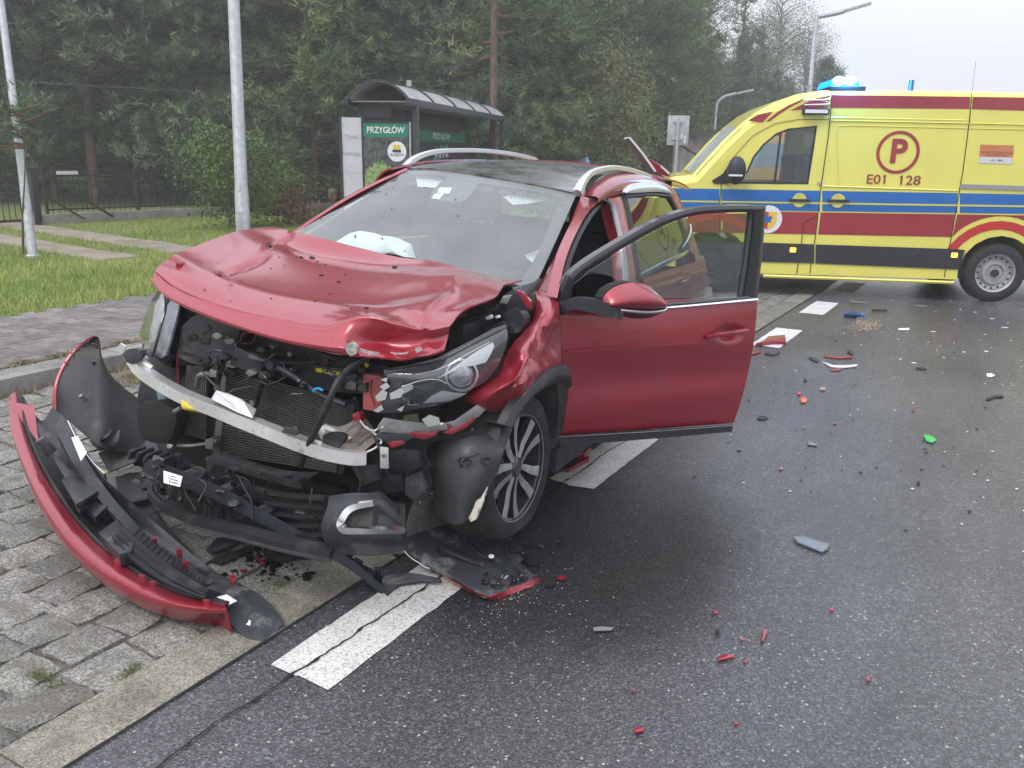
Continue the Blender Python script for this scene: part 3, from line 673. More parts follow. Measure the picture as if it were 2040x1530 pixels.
def tufts(C, k, s, up_=.35, wd_=.03, flat=1.0):
    """C: centres (n,3), s sizes; each tuft k thin triangles"""
    n = len(C); C2 = np.repeat(C, k, 0); s2 = np.repeat(s, k); d = rng.normal(size=(n*k, 3)); d[:, 2] = np.abs(d[:, 2])*flat*.8+up_*rng.random(n*k)-.1
    d /= np.linalg.norm(d, axis=1)[:, None]+1e-9; w = rng.normal(size=(n*k, 3)); w = np.cross(d, w); w /= np.linalg.norm(w, axis=1)[:, None]+1e-9
    L = (s2*rng.uniform(.6, 1.1, n*k))[:, None]; o = C2+rng.normal(size=(n*k, 3))*(s2*.25)[:, None]
    V = np.empty((n*k*3, 3)); V[0::3] = o-w*L*wd_*3.; V[1::3] = o+w*L*wd_*3.; V[2::3] = o+d*L
    return V
def leaves(C, s):
    n = len(C); d = rng.normal(size=(n, 3)); d /= np.linalg.norm(d, axis=1)[:, None]; w = np.cross(d, rng.normal(size=(n, 3))); w /= np.linalg.norm(w, axis=1)[:, None]
    V = np.empty((n*4, 3)); s = s[:, None]; V[0::4] = C-d*s; V[1::4] = C-w*s*.55; V[2::4] = C+d*s; V[3::4] = C+w*s*.55
    return V
def pine(h, cb, rad, nbr, mt, label, k=16, density=1.0, trunk_m=None, ts_=.21):
    r = root('pine_tree', label, 'tree'); tr = MB(); lean = Vector((random.uniform(-.3, .3), random.uniform(-.3, .3), 0))
    sp = [Vector((0, 0, -.1)), Vector((0, 0, h*.3))+lean*.3, Vector((0, 0, h*.65))+lean*.8, Vector((0, 0, h))+lean]
    tr.tube(sp, .0088*h, 9, n=14, scale=lambda t: 1-.8*t)
    C = []
    for i in range(nbr):
        t = (i+random.random())/nbr; z = cb+(h-cb)*t; ln = rad*(1-t)**.7*(.65+.5*random.random())+.25; a = random.random()*6.283
        upb = random.uniform(-.05, .35)+.3*t
        p0 = cr_interp(sp, 20)[min(19, int(z/h*19))].copy(); p0.z = z
        e = p0+Vector((math.cos(a)*ln, math.sin(a)*ln, ln*upb)); mid = p0.lerp(e, .5)+Vector((0, 0, -.06*ln))
        tr.tube([p0, mid, e], .02+.012*ln, 5, n=5, scale=lambda q: 1-.8*q)
        m_ = max(4, int(ln*11*density))
        for j in range(m_):
            q = .28+.72*(j+random.random())/m_; c = p0.lerp(e, q); sp_ = .12+.32*ln*q*.45
            C.append((c.x+random.gauss(0, sp_), c.y+random.gauss(0, sp_), c.z+random.gauss(0, sp_*.4)+.04))
    tr.build('trunk', trunk_m or M_bark, r, smooth=True)
    C = np.array(C); V = tufts(C, k, rng.uniform(ts_*.8, ts_*1.4, len(C))); npmesh('crown', V, np.arange(len(V)).reshape(-1, 3), mt, r)
    return r
def broad(h, cz, rx, rz, n, mt, label, ls=.06, bark=None, name='tree', weep=0., trunkr=.012, nb=14, clump=.22, cat='tree'):
    r = root(name, label, cat); tr = MB(); sp = [Vector((0, 0, -.1)), Vector((.1, .05, h*.5)), Vector((0, .1, h*.92))]
    tr.tube(sp, trunkr*h, 8, n=10, scale=lambda t: 1-.85*t); C = []
    ends = []
    for i in range(nb):
        t = .25+.7*(i+random.random())/nb; z = cz-rz+(2*rz)*t; a = random.random()*6.283; w = rx*math.sqrt(max(.05, 1-((z-cz)/rz)**2))*(.6+.5*random.random())
        p0 = Vector((0, .05, max(.1, z-w*.5))); e = Vector((math.cos(a)*w, math.sin(a)*w, z)); tr.tube([p0, p0.lerp(e, .5)+Vector((0, 0, .1*w)), e], .008*h*.4+.01, 5, n=5, scale=lambda q: 1-.75*q)
        ends.append((p0, e))
    per = n//nb
    for p0, e in ends:
        for _ in range(6):
            q = random.uniform(.35, 1.05); c = p0.lerp(e, q); cc = (c.x+random.gauss(0, rx*.16), c.y+random.gauss(0, rx*.16), c.z+random.gauss(0, rz*.12))
            m_ = per//6; s_ = clump*rx
            dn = np.abs(rng.normal(size=m_))*weep
            g = rng.normal(size=(m_, 3))*np.array([s_, s_, s_*.7]); g[:, 2] -= dn; C.append(np.array(cc)+g)
    C = np.concatenate(C); tr.build('trunk', bark or M_barkg, r, smooth=True)
    V = leaves(C, rng.uniform(ls*.6, ls*1.3, len(C))); npmesh('crown', V, np.arange(len(V)).reshape(-1, 4), mt, r); return r
protos = [pine(12, .5, 2.6, 120, M_pine, 'x', 20), pine(13, .9, 2.5, 130, M_pine2, 'x', 20), pine(11, .4, 2.6, 115, M_pine, 'x', 20), pine(14, 2.2, 2.4, 120, M_pine2, 'x', 20), pine(10, .4, 2.7, 110, M_pine, 'x', 20)]
used = set()
def place_tree(pi, px, depth, sc, label, grp='pines of the wood behind the verge', rz=None, proto=None, z=0):
    b = D(px, 300, depth); src = proto or protos[pi]
    o = src if src not in used else copy_tree(src); used.add(src)
    o.location = (b.x, b.y, z); o.scale = (sc, sc, sc); o.rotation_euler = (0, 0, rz if rz is not None else random.random()*6.28); tag(o, label, 'tree', grp); return o
random.seed(21)
ORD = ['first','second','third','fourth','fifth','sixth','seventh','eighth','ninth','tenth','eleventh','twelfth','thirteenth','fourteenth','fifteenth','sixteenth','seventeenth','eighteenth','nineteenth','twentieth','twenty-first','twenty-second','twenty-third','twenty-fourth','twenty-fifth','twenty-sixth','twenty-seventh','twenty-eighth']
# rows of the wood: (px step, depth)
rn = {24: 'nearest', 29: 'middle', 36: 'back'}
rowlab = 'one of many close-set dark green pines forming the wood behind the fence and bus shelter'
for depth, x0, x1, st in ((24, -160, 1180, 105), (29, -220, 1330, 92), (36, -260, 1400, 84)):
    px = x0+random.uniform(0, 40); kk = 0
    while px < x1:
        sc = random.uniform(.85, 1.12)*(1.0 if depth < 30 else 1.12)
        if px > 1150: sc *= .86 if depth < 30 else .8
        place_tree(random.randrange(5), px+random.uniform(-20, 20), depth+random.uniform(-1.5, 1.5), sc, ORD[kk]+' pine from the left in the '+rn[depth]+' row of the wood'); kk += 1
        px += st*random.uniform(.8, 1.2)
# right-hand, descending tree line
M_far = leafmat('far_greyish_needles', (.055, .075, .06), (.11, .13, .11))
pinef = pine(14, 3.0, 2.4, 52, M_pine2, 'x', 14)
for px, dp, sc, lb in ((1290, 34, .98, 'tall dark pine at the right end of the dense wood'), (1345, 38, .92, 'slender pine beside the wood with sky right of its top'), (1365, 42, .78, 'shorter dark pine left of the tall feathery pine'), (1500, 48, .7, 'low dark pine behind the ambulance windscreen'), (1560, 52, .62, 'low dark pine above the ambulance cab roof'), (1425, 50, .72, 'dark pine under the feathery pine'), (1640, 70, .6, 'small far pine left of the blue beacon'), (1395, 36, .55, 'short bushy pine above the road sign'), (1470, 40, .5, 'short bushy pine above the smaller street lamp')):
    place_tree(random.randrange(5), px, dp, sc, lb, None)
place_tree(0, 1452, 46, .98, 'tall feathery pine standing out against the sky', None, proto=pinef)
bir = broad(12, 7.4, 2.5, 4.3, 22000, M_birch, 'x', .036, M_birchb, 'birch_tree', weep=.55, nb=44, clump=.13)
for px, dp, sc, lb in ((1390, 44, .98, 'sparse birch with grey thin leaves left of the feathery pine'), (1535, 52, .98, 'weeping birch with brownish thin leaves against the sky'), (1590, 55, .86, 'weeping birch beside the tall street lamp'), (1625, 60, .72, 'smaller weeping birch right of the tall street lamp'), (1500, 50, .86, 'thin birch right of the feathery pine'), (1672, 75, .62, 'little birch crown left of the blue beacon'), (1740, 90, .60, 'faint far birch right of the blue beacon')):
    place_tree(0, px, dp, sc, lb, None, proto=bir)
aut = broad(6.5, 3.6, 1.7, 2.7, 7000, M_aut, 'x', .06, M_barkg, 'birch_tree', weep=.25, nb=18, clump=.18)
place_tree(0, 1232, 23, .74, 'yellowing broadleaf tree in front of the pines right of the bus shelter', None, proto=aut)
place_tree(0, 1160, 23, .5, 'lower green-yellow tree left of the yellowing one', None, proto=aut)
shrub = broad(3.3, 1.5, 1.25, 1.5, 6500, M_leaf, 'x', .055, M_barkg, 'bush', trunkr=.012, nb=22, clump=.2, cat='bush')
b = D(452, 400, 16.6); shrub.location = (b.x, b.y, VZ-.1); shrub.scale = (.72, .72, .66); tag(shrub, 'bright leafy bush behind the thick lamp post', 'bush'); used.add(shrub)
s2 = copy_tree(shrub); b = D(560, 400, 20); s2.location = (b.x, b.y, VZ); s2.scale = (.6, .6, .4); s2.rotation_euler.z = 2; tag(s2, 'low dark bush left of the white advert board', 'bush')
s3 = copy_tree(shrub); b = D(1120, 400, 18); s3.location = (b.x, b.y, VZ); s3.scale = (.7, .7, .36); s3.rotation_euler.z = 1; tag(s3, 'low bush behind the roof of the red car', 'bush')
# reddish-barked pine in front of the wood, right of the shelter
pin = pine(12, 3.6, 2.2, 34, M_pine, 'x', 16); place_tree(0, 984, 19.5, 1.0, 'pine with bare reddish trunk just right of the bus shelter', None, proto=pin, rz=1.)
yp = pine(2.15, 1.55, .40, 9, M_pine2, 'x', 12, 1.6, ts_=.12); place_tree(0, 16, 11.8, 1.0, 'young pine reaching into the left edge beside the thin lamp post', None, proto=yp)
br = broad(1.0, .35, .8, .4, 900, mat('brown_dead_leaves', (.13, .055, .03), .9, var=.3), 'x', .05, M_barkg, 'bush', nb=12, cat='bush'); b = D(590, 400, 17.6); br.location = (b.x, b.y, VZ); tag(br, 'dead brown branches lying at the wood edge behind the bonnet', 'branches')
# distant wood closing every gap under the crowns
fz = pine(11, .2, 3.2, 110, M_pine2, 'x', 12, 1.0, ts_=.5)
place_tree(0, -100, 44, 1., 'far bushy pine beyond the fence end at the left', 'far pines closing the wood', proto=fz)
px = -260; kk = 0
while px < 1700:
    place_tree(0, px, random.uniform(44, 50), random.uniform(.9, 1.25) if px < 1330 else random.uniform(.45, .6), ORD[kk]+' pine from the left in the farthest row closing the wood', 'far pines closing the wood', proto=fz); px += 100; kk += 1
# ============================================================ AMBULANCE (yellow van, right)
va = R(24.0); VD = Vector((-math.cos(va), -math.sin(va), 0)); VO = G(1975, 603)      # VD: towards its front (left in view)
VN = Vector((math.sin(va), -math.cos(va), 0))                                         # outward normal of the near side
VF = Frame(VO, VD, VN, Vector((0, 0, 1)), 1.0)
VM = VF.M
M_vy = mat('ambulance_yellow', (.74, .68, .13), .35, coat=.7, crough=.05, var=.04, vscale=2, dirt=(.42, .38, .10), dscale=4, dthr=.66)
M_vred = mat('ambulance_red_foil', (.30, .018, .028), .35, coat=.5, var=.1, vscale=1.5)
M_vred2 = mat('ambulance_bright_red_foil', (.50, .02, .02), .35, coat=.4)
M_vblue = mat('ambulance_blue_foil', (.005, .12, .42), .3, coat=.5, var=.08, vscale=2)
M_vdark = mat('grey_black_plastic', (.022, .024, .030), .5, var=.2)
M_glass = None
def glassmat(name, tint, fac_add, rough=.02, diff=None, dfac=0.):
    m, n, b = nodes_mat(name); n.nodes.remove(b); L = n.links.new; out = [x for x in n.nodes if x.type == 'OUTPUT_MATERIAL'][0]
    tr = N(n, 'ShaderNodeBsdfTransparent'); tr.inputs[0].default_value = (*tint, 1); gl = N(n, 'ShaderNodeBsdfGlossy'); gl.inputs['Roughness'].default_value = rough
    fr = N(n, 'ShaderNodeFresnel'); ge = N(n, 'ShaderNodeNewGeometry'); io = N(n, 'ShaderNodeMapRange', i_To_Min=1.5, i_To_Max=.6667); L(ge.outputs['Backfacing'], io.inputs['Value']); L(io.outputs[0], fr.inputs['IOR'])
    ad = N(n, 'ShaderNodeMath', operation='ADD'); ad.inputs[1].default_value = fac_add; ad.use_clamp = True; L(fr.outputs[0], ad.inputs[0])
    mx = N(n, 'ShaderNodeMixShader'); L(ad.outputs[0], mx.inputs[0]); L(tr.outputs[0], mx.inputs[1]); L(gl.outputs[0], mx.inputs[2]); last = mx.outputs[0]
    if diff:
        df = N(n, 'ShaderNodeBsdfDiffuse'); df.inputs[0].default_value = (*diff, 1); m2 = N(n, 'ShaderNodeMixShader'); m2.inputs[0].default_value = dfac
        tcx = N(n, 'ShaderNodeTexCoord'); nx = N(n, 'ShaderNodeTexNoise', i_Scale=3.5, i_Detail=7., i_Roughness=.7); L(tcx.outputs['Object'], nx.inputs['Vector']); rx = N(n, 'ShaderNodeMapRange', i_From_Min=.3, i_From_Max=.7, i_To_Min=dfac*.55, i_To_Max=dfac*1.4); L(nx.outputs[0], rx.inputs['Value']); L(rx.outputs[0], m2.inputs[0]); L(last, m2.inputs[1]); L(df.outputs[0], m2.inputs[2]); last = m2.outputs[0]
    L(last, out.inputs[0]); return m
M_vglass = glassmat('van_glass', (.86, .90, .93), .03)
M_vws = glassmat('van_windscreen_glass', (.45, .48, .50), .25, .03, (.62, .66, .68), .40)
M_rub = mat('tyre_rubber', (.022, .022, .023), .8, var=.25, vscale=5, bump=.2, dirt=(.07, .065, .06), dscale=6)
M_steel = mat('silver_wheel_paint', (.42, .42, .43), .35, metal=.6, var=.1)
M_int = mat('dark_interior', (.02, .021, .025), .8)
M_chrome = mat('chrome', (.8, .8, .82), .12, metal=1.)
M_lblue = mat('lit_blue_beacon', (.02, .4, .9), .2, emit=(.0, .11, 1.0), es=3.2)
M_lwhite = mat('lit_beacon_core', (.8, .95, 1), .2, emit=(.25, .85, 1.0), es=14.)
M_amber = mat('lit_amber_marker', (.9, .4, .05), .3, emit=(1, .38, .03), es=2.5)
amb = root('ambulance', 'yellow ambulance with red and blue stripes standing across the road at right', 'ambulance', M=VM)
def VS(px, py, off=0.0): return VF.C(px, py, 'y', off)
# profile in side plane (photo outline, continued behind the frame edge)
pts = [(1293, 430), (1300, 395), (1316, 366), (1345, 352), (1380, 349), (1440, 282), (1478, 246), (1510, 222), (1545, 203), (1590, 187), (1640, 179), (1700, 178), (1935, 181), (2040, 184)]
top = [VS(*p) for p in pts]
zr = top[-1].z; top += [Vector((-1.32, 0, zr)), Vector((-1.38, 0, zr-.08))]
zs = VS(1900, 556).z; zf = VS(1520, 543).z
WID = 1.86; rw = .345; fwx = VS(1415, 560).x
def arch(cx, cz, r, a0, a1, n=10): return [Vector((cx+r*math.cos(R(a0+(a1-a0)*i/n)), 0, cz+r*math.sin(R(a0+(a1-a0)*i/n)))) for i in range(n+1)]
WR = (603-492)/156*.5; WR = .352; WHZ = WR
ar = .445
sill = .265
a_s = math.degrees(math.asin((sill-WHZ)/ar))
bot = [Vector((-1.38, 0, sill+.02))]+arch(0, WHZ, ar, 180-a_s, a_s)+arch(fwx, WHZ, ar, 180-a_s, a_s)+[Vector((top[0].x, 0, sill+.02))]
prof = top+bot
def inset(p, k): return Vector((p.x, 0, p.z))
# shell: side profile, roof shoulders rounded by three extra sections
cx = sum(p.x for p in prof)/len(prof)
def sect(off, din):
    out = []
    for i, p in enumerate(prof):
        q = p.copy()
        if i < len(top):
            a = prof[i-1] if i > 0 else prof[-1]; b = prof[i+1]; t = (b-a); nn = Vector((-t.z, 0, t.x)).normalized()
            if nn.z < 0 and abs(nn.z) > .2: nn = -nn
            if i == 0: nn = Vector((1, 0, 0)) 
            if i == len(top)-1: nn = Vector((-1, 0, 0))
            q = p-nn*din
        q.y = off; out.append(q)
    return out
secs = [sect(-.002, .10), sect(-.03, .045), sect(-.10, .0), sect(-.3, -.0), sect(-WID+.3, 0), sect(-WID+.10, 0), sect(-WID+.03, .045), sect(-WID, .10)]
mb = MB(); n = len(prof)
vs = [p for s in secs for p in s]; fs = []
for a in range(len(secs)-1):
    for i in range(n):
        j = (i+1) % n; fs.append((a*n+i, a*n+j, (a+1)*n+j, (a+1)*n+i))
mb.add(vs, fs)
# side walls with window opening (near) as separate ngons
mb.add(secs[0], [tuple(range(n))]); mb.add(secs[-1], [tuple(range(n-1, -1, -1))])
# cut cab window through both sides afterwards with bmesh boolean
body = mb.build('body', M_vy, amb, weld=True)
win_px = [(1487, 342), (1500, 312), (1520, 287), (1545, 266), (1570, 256), (1628, 250), (1621, 300), (1610, 367), (1478, 366), (1447, 364), (1452, 352)]
wl_ = [VS(*p) for p in win_px]
cut = MB().plate([p+Vector((0, .1, 0)) for p in wl_], (0, -WID-.4, 0)).build('cutter', M_vy)
cut.parent = amb
ws_px = [(1383, 346), (1478, 250)]
w0, w1 = VS(1386, 347), VS(1476, 252)
cut2 = MB().plate([Vector((w0.x+.25, -.10, w0.z+.12)), Vector((w0.x-.14, -.10, w0.z-.02)), Vector((w1.x-.14, -.10, w1.z-.05)), Vector((w1.x+.12, -.10, w1.z+.02))], (0, -WID+.2, 0)).build('cutter2', M_vy); cut2.parent = amb
cab = MB().plate([Vector((VS(1440, 360).x, -.06, .55)), Vector((w1.x+.02, -.06, zr-.55)), Vector((VS(1600, 200).x, -.06, zr-.3)), Vector((VS(1640, 200).x, -.06, zr-.3)), Vector((VS(1640, 200).x, -.06, .55))], (0, -WID+.12, 0)).build('cutter3', M_int); cab.parent = amb
bpy.context.view_layer.update()
for c in (cab, cut, cut2):
    md = body.modifiers.new('b', 'BOOLEAN'); md.operation = 'DIFFERENCE'; md.object = c; md.solver = 'EXACT'
me = bpy.data.meshes.new_from_object(body.evaluated_get(bpy.context.evaluated_depsgraph_get())); body.modifiers.clear(); body.data = me
me.polygons.foreach_set('use_smooth', [True]*len(me.polygons)); me.set_sharp_from_angle(angle=R(24))
for p_ in me.polygons:
    if abs(p_.normal.y) > .995 and p_.area > .01: p_.use_smooth = False
for c in (cut, cut2, cab): bpy.data.objects.remove(c)
xa_ = VS(1650, 300).x; zt_ = zr-.115
sp_ = [Vector((xa_, 0, zt_)), Vector((xa_, 0, sill+.01))]+[Vector((ar*1.002*math.cos(R(a_s+(180-2*a_s)*i/16)), 0, WHZ+ar*1.002*math.sin(R(a_s+(180-2*a_s)*i/16)))) for i in range(17)]+[Vector((-1.30, 0, sill+.02)), Vector((-1.30, 0, zt_))]
MB().add([Vector((p.x, .0, p.z)) for p in sp_], [tuple(range(len(sp_)))]).build('side_panel', M_vy, amb)
# floor of wheel bays
MB().box((-.4+fwx/2, -WID/2, .40), (fwx+2.6, WID-.2, .25)).build('underbody', M_int, amb)
# cab glass
MB().plate([p+Vector((0, -.018, 0)) for p in wl_], (0, -.004, 0)).build('side_window', M_vglass, amb)
MB().plate([p+Vector((0, -WID+.018, 0)) for p in wl_], (0, .004, 0)).build('far_side_window', M_vglass, amb)
def ring_strip(P, w_, y, name, m, par, closed=True):
    n_ = len(P); c = sum(P, Vector())/n_; Q = []
    for i, p in enumerate(P):
        a, b = P[i-1], P[(i+1) % n_]; t = (b-a).normalized(); nn = Vector((t.z, 0, -t.x)); 
        if nn.dot(p-c) > 0: nn = -nn
        Q.append(p+nn*w_)
    mb = MB(); mb.grid([[Vector((p.x, y, p.z)) for p in P+[P[0]]], [Vector((p.x, y, p.z)) for p in Q+[Q[0]]]], thick=.008); return mb.build(name, m, par)
ring_strip(wl_, .022, .002, 'window_seal', M_vdark, amb)
a, b = VS(1556, 262), VS(1543, 366)
MB().sweep([Vector((a.x, 0, a.z)), Vector((b.x, 0, b.z))], [(-.012, -.01), (.012, -.01), (.012, .01), (-.012, .01)]).build('window_bar', M_vdark, amb)
tq = Vector((w1.x-w0.x, 0, w1.z-w0.z)); nrm = Vector((tq.z, 0, -tq.x)).normalized(); nrm = nrm if nrm.x > 0 else -nrm
mb = MB(); rows = []
for i in range(7):
    t = i/6; r = []
    for j in range(13):
        u = j/12; y_ = -.03-(WID-.06)*u; bulge = .10*math.sin(math.pi*u)+.012*math.sin(math.pi*t)
        p = w0+(w1-w0)*t+nrm*(.012+bulge*.5-.02); r.append(Vector((p.x, y_, p.z)))
    rows.append(r)
mb.grid(rows); mb.build('windscreen', M_vws, amb, smooth=True)
# cab interior: two seats, steering wheel, dashboard
def seat(cx_, cy_, par, s=1.0, m=M_int, z0=1.0):
    MB().box((cx_+.05, cy_, z0), (.5*s, .48*s, .14)).box((cx_-.22, cy_, z0+.36*s), (.14, .46*s, .66*s), rot=Matrix.Rotation(R(12), 3, 'Y')).box((cx_-.31, cy_, z0+.80*s), (.09, .25*s, .18*s)).build('seat', m, par, bevel=.04)
sx = VS(1590, 340).x
seat(sx, -.42, amb, m=mat('blue_grey_seat', (.04, .05, .10), .8)); seat(sx, -WID+.45, amb, m=MATS['blue_grey_seat'])
MB().box((VS(1470, 360).x+.05, -WID/2, .98), (.35, WID-.2, .22)).build('dashboard', M_int, amb, bevel=.03)
q = Vector((-.5, 0, .8)).to_track_quat('Z', 'Y')
sw = MB(); c0 = Vector((VS(1500, 350).x, -.42, 1.15)); sw.sweep([c0+q @ Vector((.2*math.cos(t), .2*math.sin(t), 0)) for t in [i*math.pi/10 for i in range(21)]], [(-.014, -.014), (.014, -.014), (.014, .014), (-.014, .014)], upv=q @ Vector((0, 0, 1))).build('steering_wheel', M_int, amb)
# bonnet bumper front
xf = top[0].x
MB().box((xf-.05, -WID/2, .42), (.22, WID-.06, .34)).build('front_bumper', M_vdark, amb, bevel=.06)
MB().box((xf-.01, -.26, .78), (.16, .34, .24)).box((xf-.01, -WID+.26, .78), (.16, .34, .24)).build('headlight', mat('headlight_glass', (.6, .62, .65), .08, coat=1), amb, bevel=.05)
# ---- foil stripes: thin sheets, 3 mm proud of the side
def foil(name, px, m, off=.004, smooth=None, lab=None):
    P = [VS(*p) for p in px]; o = MB().plate([Vector((p.x, off-.003, p.z)) for p in P], (0, .003, 0)).build(name, m, amb)
    if lab: o['label'] = lab
    return o
foil('stripe', [(1657, 189), (1933, 193), (1931, 217), (1655, 214.5)], M_vred); foil('stripe', [(1938, 193), (2040, 194.5), (2120, 196), (2120, 222), (2040, 220.5), (1936, 217.3)], M_vred)
foil('stripe', [(1574, 220), (1600, 207), (1626, 196), (1654, 190), (1652, 213)], M_vred)
foil('stripe', [(1490, 240.5), (1508, 229), (1540, 222), (1519, 244)], M_vred)
foil('stripe', [(1526, 242), (1548, 224), (1570, 210), (1602, 196), (1600, 200), (1575, 213), (1553, 227), (1534, 241)], M_vred)
def band(x0, x1, t0, t1, b0, b1, m, nm='stripe'):
    """band between x0,x1 with top y t0->t1 and bottom y b0->b1"""
    return foil(nm, [(x0, t0), (x1, t1), (x1, b1), (x0, b0)], m)
def yl(x, ya, yb): return ya+(yb-ya)*(x-1347)/(2040-1347)       # helper: y on a line across the van
SEG = [(1312, 1433), (1437, 1633), (1638, 1907), (1912, 2120)]
for a, b in SEG:
    band(a, b, yl(a, 375, 387), yl(b, 375, 387), yl(a, 398.5, 409), yl(b, 398.5, 409), M_vblue)
    band(a, b, yl(a, 402.5, 413), yl(b, 402.5, 413), yl(a, 417, 426), yl(b, 417, 426), M_vblue)
    foil('moulding', [(a, yl(a, 399.5, 410)), (b, yl(b, 399.5, 410)), (b, yl(b, 401.3, 412)), (a, yl(a, 401.3, 412))], M_vy, .012)
# red lower band, cut by the wheel arches
wc = VF.C(1978, 549, 'y', 0); arc_r = .70
def redband(a, b, t=(419, 429), bt=(461.5, 475), m=M_vred):
    P = [(a, yl(a, *t)), (b, yl(b, *t))]; return P
foil('stripe', [(1521, yl(1521, 419, 429)), (1630, yl(1630, 419, 429)), (1626, yl(1626, 461.5, 475)), (1521, yl(1521, 461.5, 475))], M_vred)
foil('stripe', [(1635, yl(1635, 419, 429)), (1903, yl(1903, 419, 429)), (1894, yl(1894, 461.5, 475)), (1630, yl(1630, 461.5, 475))], M_vred)
def circ(c, r, a0, a1, n=12): return [Vector((c.x+r*math.cos(R(a0+(a1-a0)*i/n)), 0, c.z+r*math.sin(R(a0+(a1-a0)*i/n)))) for i in range(n+1)]
def arcband(c, r0_, r1_, a0, a1, m, off=.005, nm='arch_stripe'):
    A, B = circ(c, r0_, a0, a1), circ(c, r1_, a0, a1); mb = MB(); mb.grid([[p+Vector((0, off, 0)) for p in A], [p+Vector((0, off, 0)) for p in B]]); return mb.build(nm, m, amb)
p0 = VS(1897, yl(1897, 461.5, 475)); p1 = VS(1907, yl(1907, 419, 429)); p2 = VS(2120, yl(2120, 419, 429)); p3 = VS(2120, yl(2120, 461.5, 475))
CA = [p for p in circ(wc, arc_r, 175, 5, 24) if p.z > p0.z]
# (x grows towards the front, so the left end of the arc has the larger x)
CA = sorted(CA, key=lambda p: -p.x)
poly = [p1, p2, p3]+[p for p in CA[::-1] if p.x > p3.x]+[p0]
MB().plate([Vector((p.x, .001, p.z)) for p in poly], (0, .003, 0)).build('stripe', M_vred, amb)
arcband(wc, .645, .545, 20, 160, M_vred2)
fc = Vector((fwx, 0, WHZ)); arcband(fc, .645, .545, 20, 160, M_vred2)
band(1370, 1436, 424, 425, 462, 463, M_vred); band(1440, 1517, 425, 427, 463, 466, M_vred)
# black rub band with amber markers
foil('rub_band', [(1440, 480.5), (1622, 486.5), (1621, 524), (1440, 519)], M_vdark, .014); foil('rub_band', [(1625, 486.7), (1889, 495.5), (1906, 496), (1922, 498), (1909, 536.5), (1624, 524.5)], M_vdark, .014)
for px, py in ((1579, 497.5), (1900, 508)):
    p = VS(px, py); MB().box((p.x, .022, p.z), (.07, .02, .055)).build('marker_light', M_amber, amb, bevel=.008)
# seams
M_seam = mat('panel_gap', (.02, .018, .01), .8)
def seam(px, w_=.0045):
    P = [VS(*p) for p in px]; mb = MB(); mb.sweep([Vector((p.x, .0062, p.z)) for p in P], [(-w_, -.0008), (w_, -.0008), (w_, .0008), (-w_, .0008)], upv=(0, 1, 0)); return mb.build('door_gap', M_seam, amb)
seam([(1657, 184), (1654, 235), (1650, 270), (1635, 375), (1627, 450), (1620, 500), (1613, 545)]); seam([(1936, 184), (1931, 240), (1918, 340), (1909, 390), (1899, 450), (1890, 497), (1881, 552)])
seam([(1628, 430), (1605, 441), (1600, 447), (1597, 480), (1587, 545)]); seam([(1437, 366), (1434, 400), (1433, 470), (1460, 500)]); seam([(1440, 560), (1430, 480)])
seam([(1445, 360), (1455, 320), (1500, 270), (1545, 246), (1590, 238), (1652, 238)], .003)
def ridge(px, h_=.012, w_=.008, m=M_vy):
    P = [VS(*p) for p in px]; MB().sweep([Vector((p.x, .002, p.z)) for p in P], [(-w_, 0), (0, h_), (w_, 0)], upv=(0, 1, 0)).build('pressed_rib', m, amb)
ridge([(1654, 240), (1930, 246)]); ridge([(1933, 246), (2120, 250)]); ridge([(1654, 234), (1930, 240)], .006); ridge([(1672, 380), (1668, 310), (1667, 262), (1672, 251), (1690, 250), (1927, 256)], .006, .006); ridge([(1640, 371), (1908, 380)], .010, .010)
ridge([(1932, 256), (2120, 260)], .006, .006)
ridge([(1520, 549.5), (1900, 563)], .012, .02)
foil('guide_rail', [(1912, 366.5), (2120, 373), (2120, 382), (1911, 375)], mat('rail_alloy', (.35, .34, .38), .35, metal=.5), .018)
# handles
for px, py in ((1592, 399), (1669, 400)):
    p = VS(px, py)
    MB().lathe((p.x, .006, p.z), [(0, .0), (.062, .0), (.074, .006), (.082, .004)], axis=(0, 1, 0), n=20).build('handle_cup', M_vy, amb, smooth=True)
    MB().box((p.x, .028, p.z), (.25, .03, .035)).build('handle', M_vdark, amb, bevel=.012)
p = VS(1632, 365); MB().rod((p.x, .002, p.z), (p.x, .012, p.z), .022, n=12).build('fuel_lock', M_galv, amb)
# lettering
def vtext(nm, body_, px, py, size, m, sx=1.0, bold=.0): 
    p = VS(px, py); return text(nm, body_, size, m, TM((p.x, .0072, p.z), (-1, 0, 0), (0, 0, 1)), amb, bold=bold, sx=sx)
vtext('unit_number', 'E01', 1747, 358, .152, M_vred, 1.12, .001); vtext('unit_number', '128', 1811, 360, .152, M_vred, 1.16, .001)
for px_, py_ in ((1761.2, 352.3), (1794.9, 354.0)):
    p = VS(px_, py_); MB().box((p.x, .0078, p.z), (.034, .0016, .013), rot=Matrix.Rotation(R(-38), 3, 'Y')).build('unit_number_flag', M_vred, amb)
p = VS(1788.6, 303.5); MB().grid([[Vector((p.x+r_*math.cos(t), .0065, p.z+r_*math.sin(t))) for t in [i*math.pi/24 for i in range(49)]] for r_ in (.243, .207)]).build('letter_ring', M_vred, amb)
vtext('ring_letter', 'P', 1789, 303.5, .37, M_vred, 1.0, .012)
foil('sticker_orange', [(1953, 288), (2019.5, 289.5), (2017, 314), (1951, 312.5)], mat('sticker_orange', (.55, .20, .08), .5), .006); foil('sticker_white', [(1951, 312.5), (2017, 314), (2015.5, 327), (1949, 325)], M_white, .006)
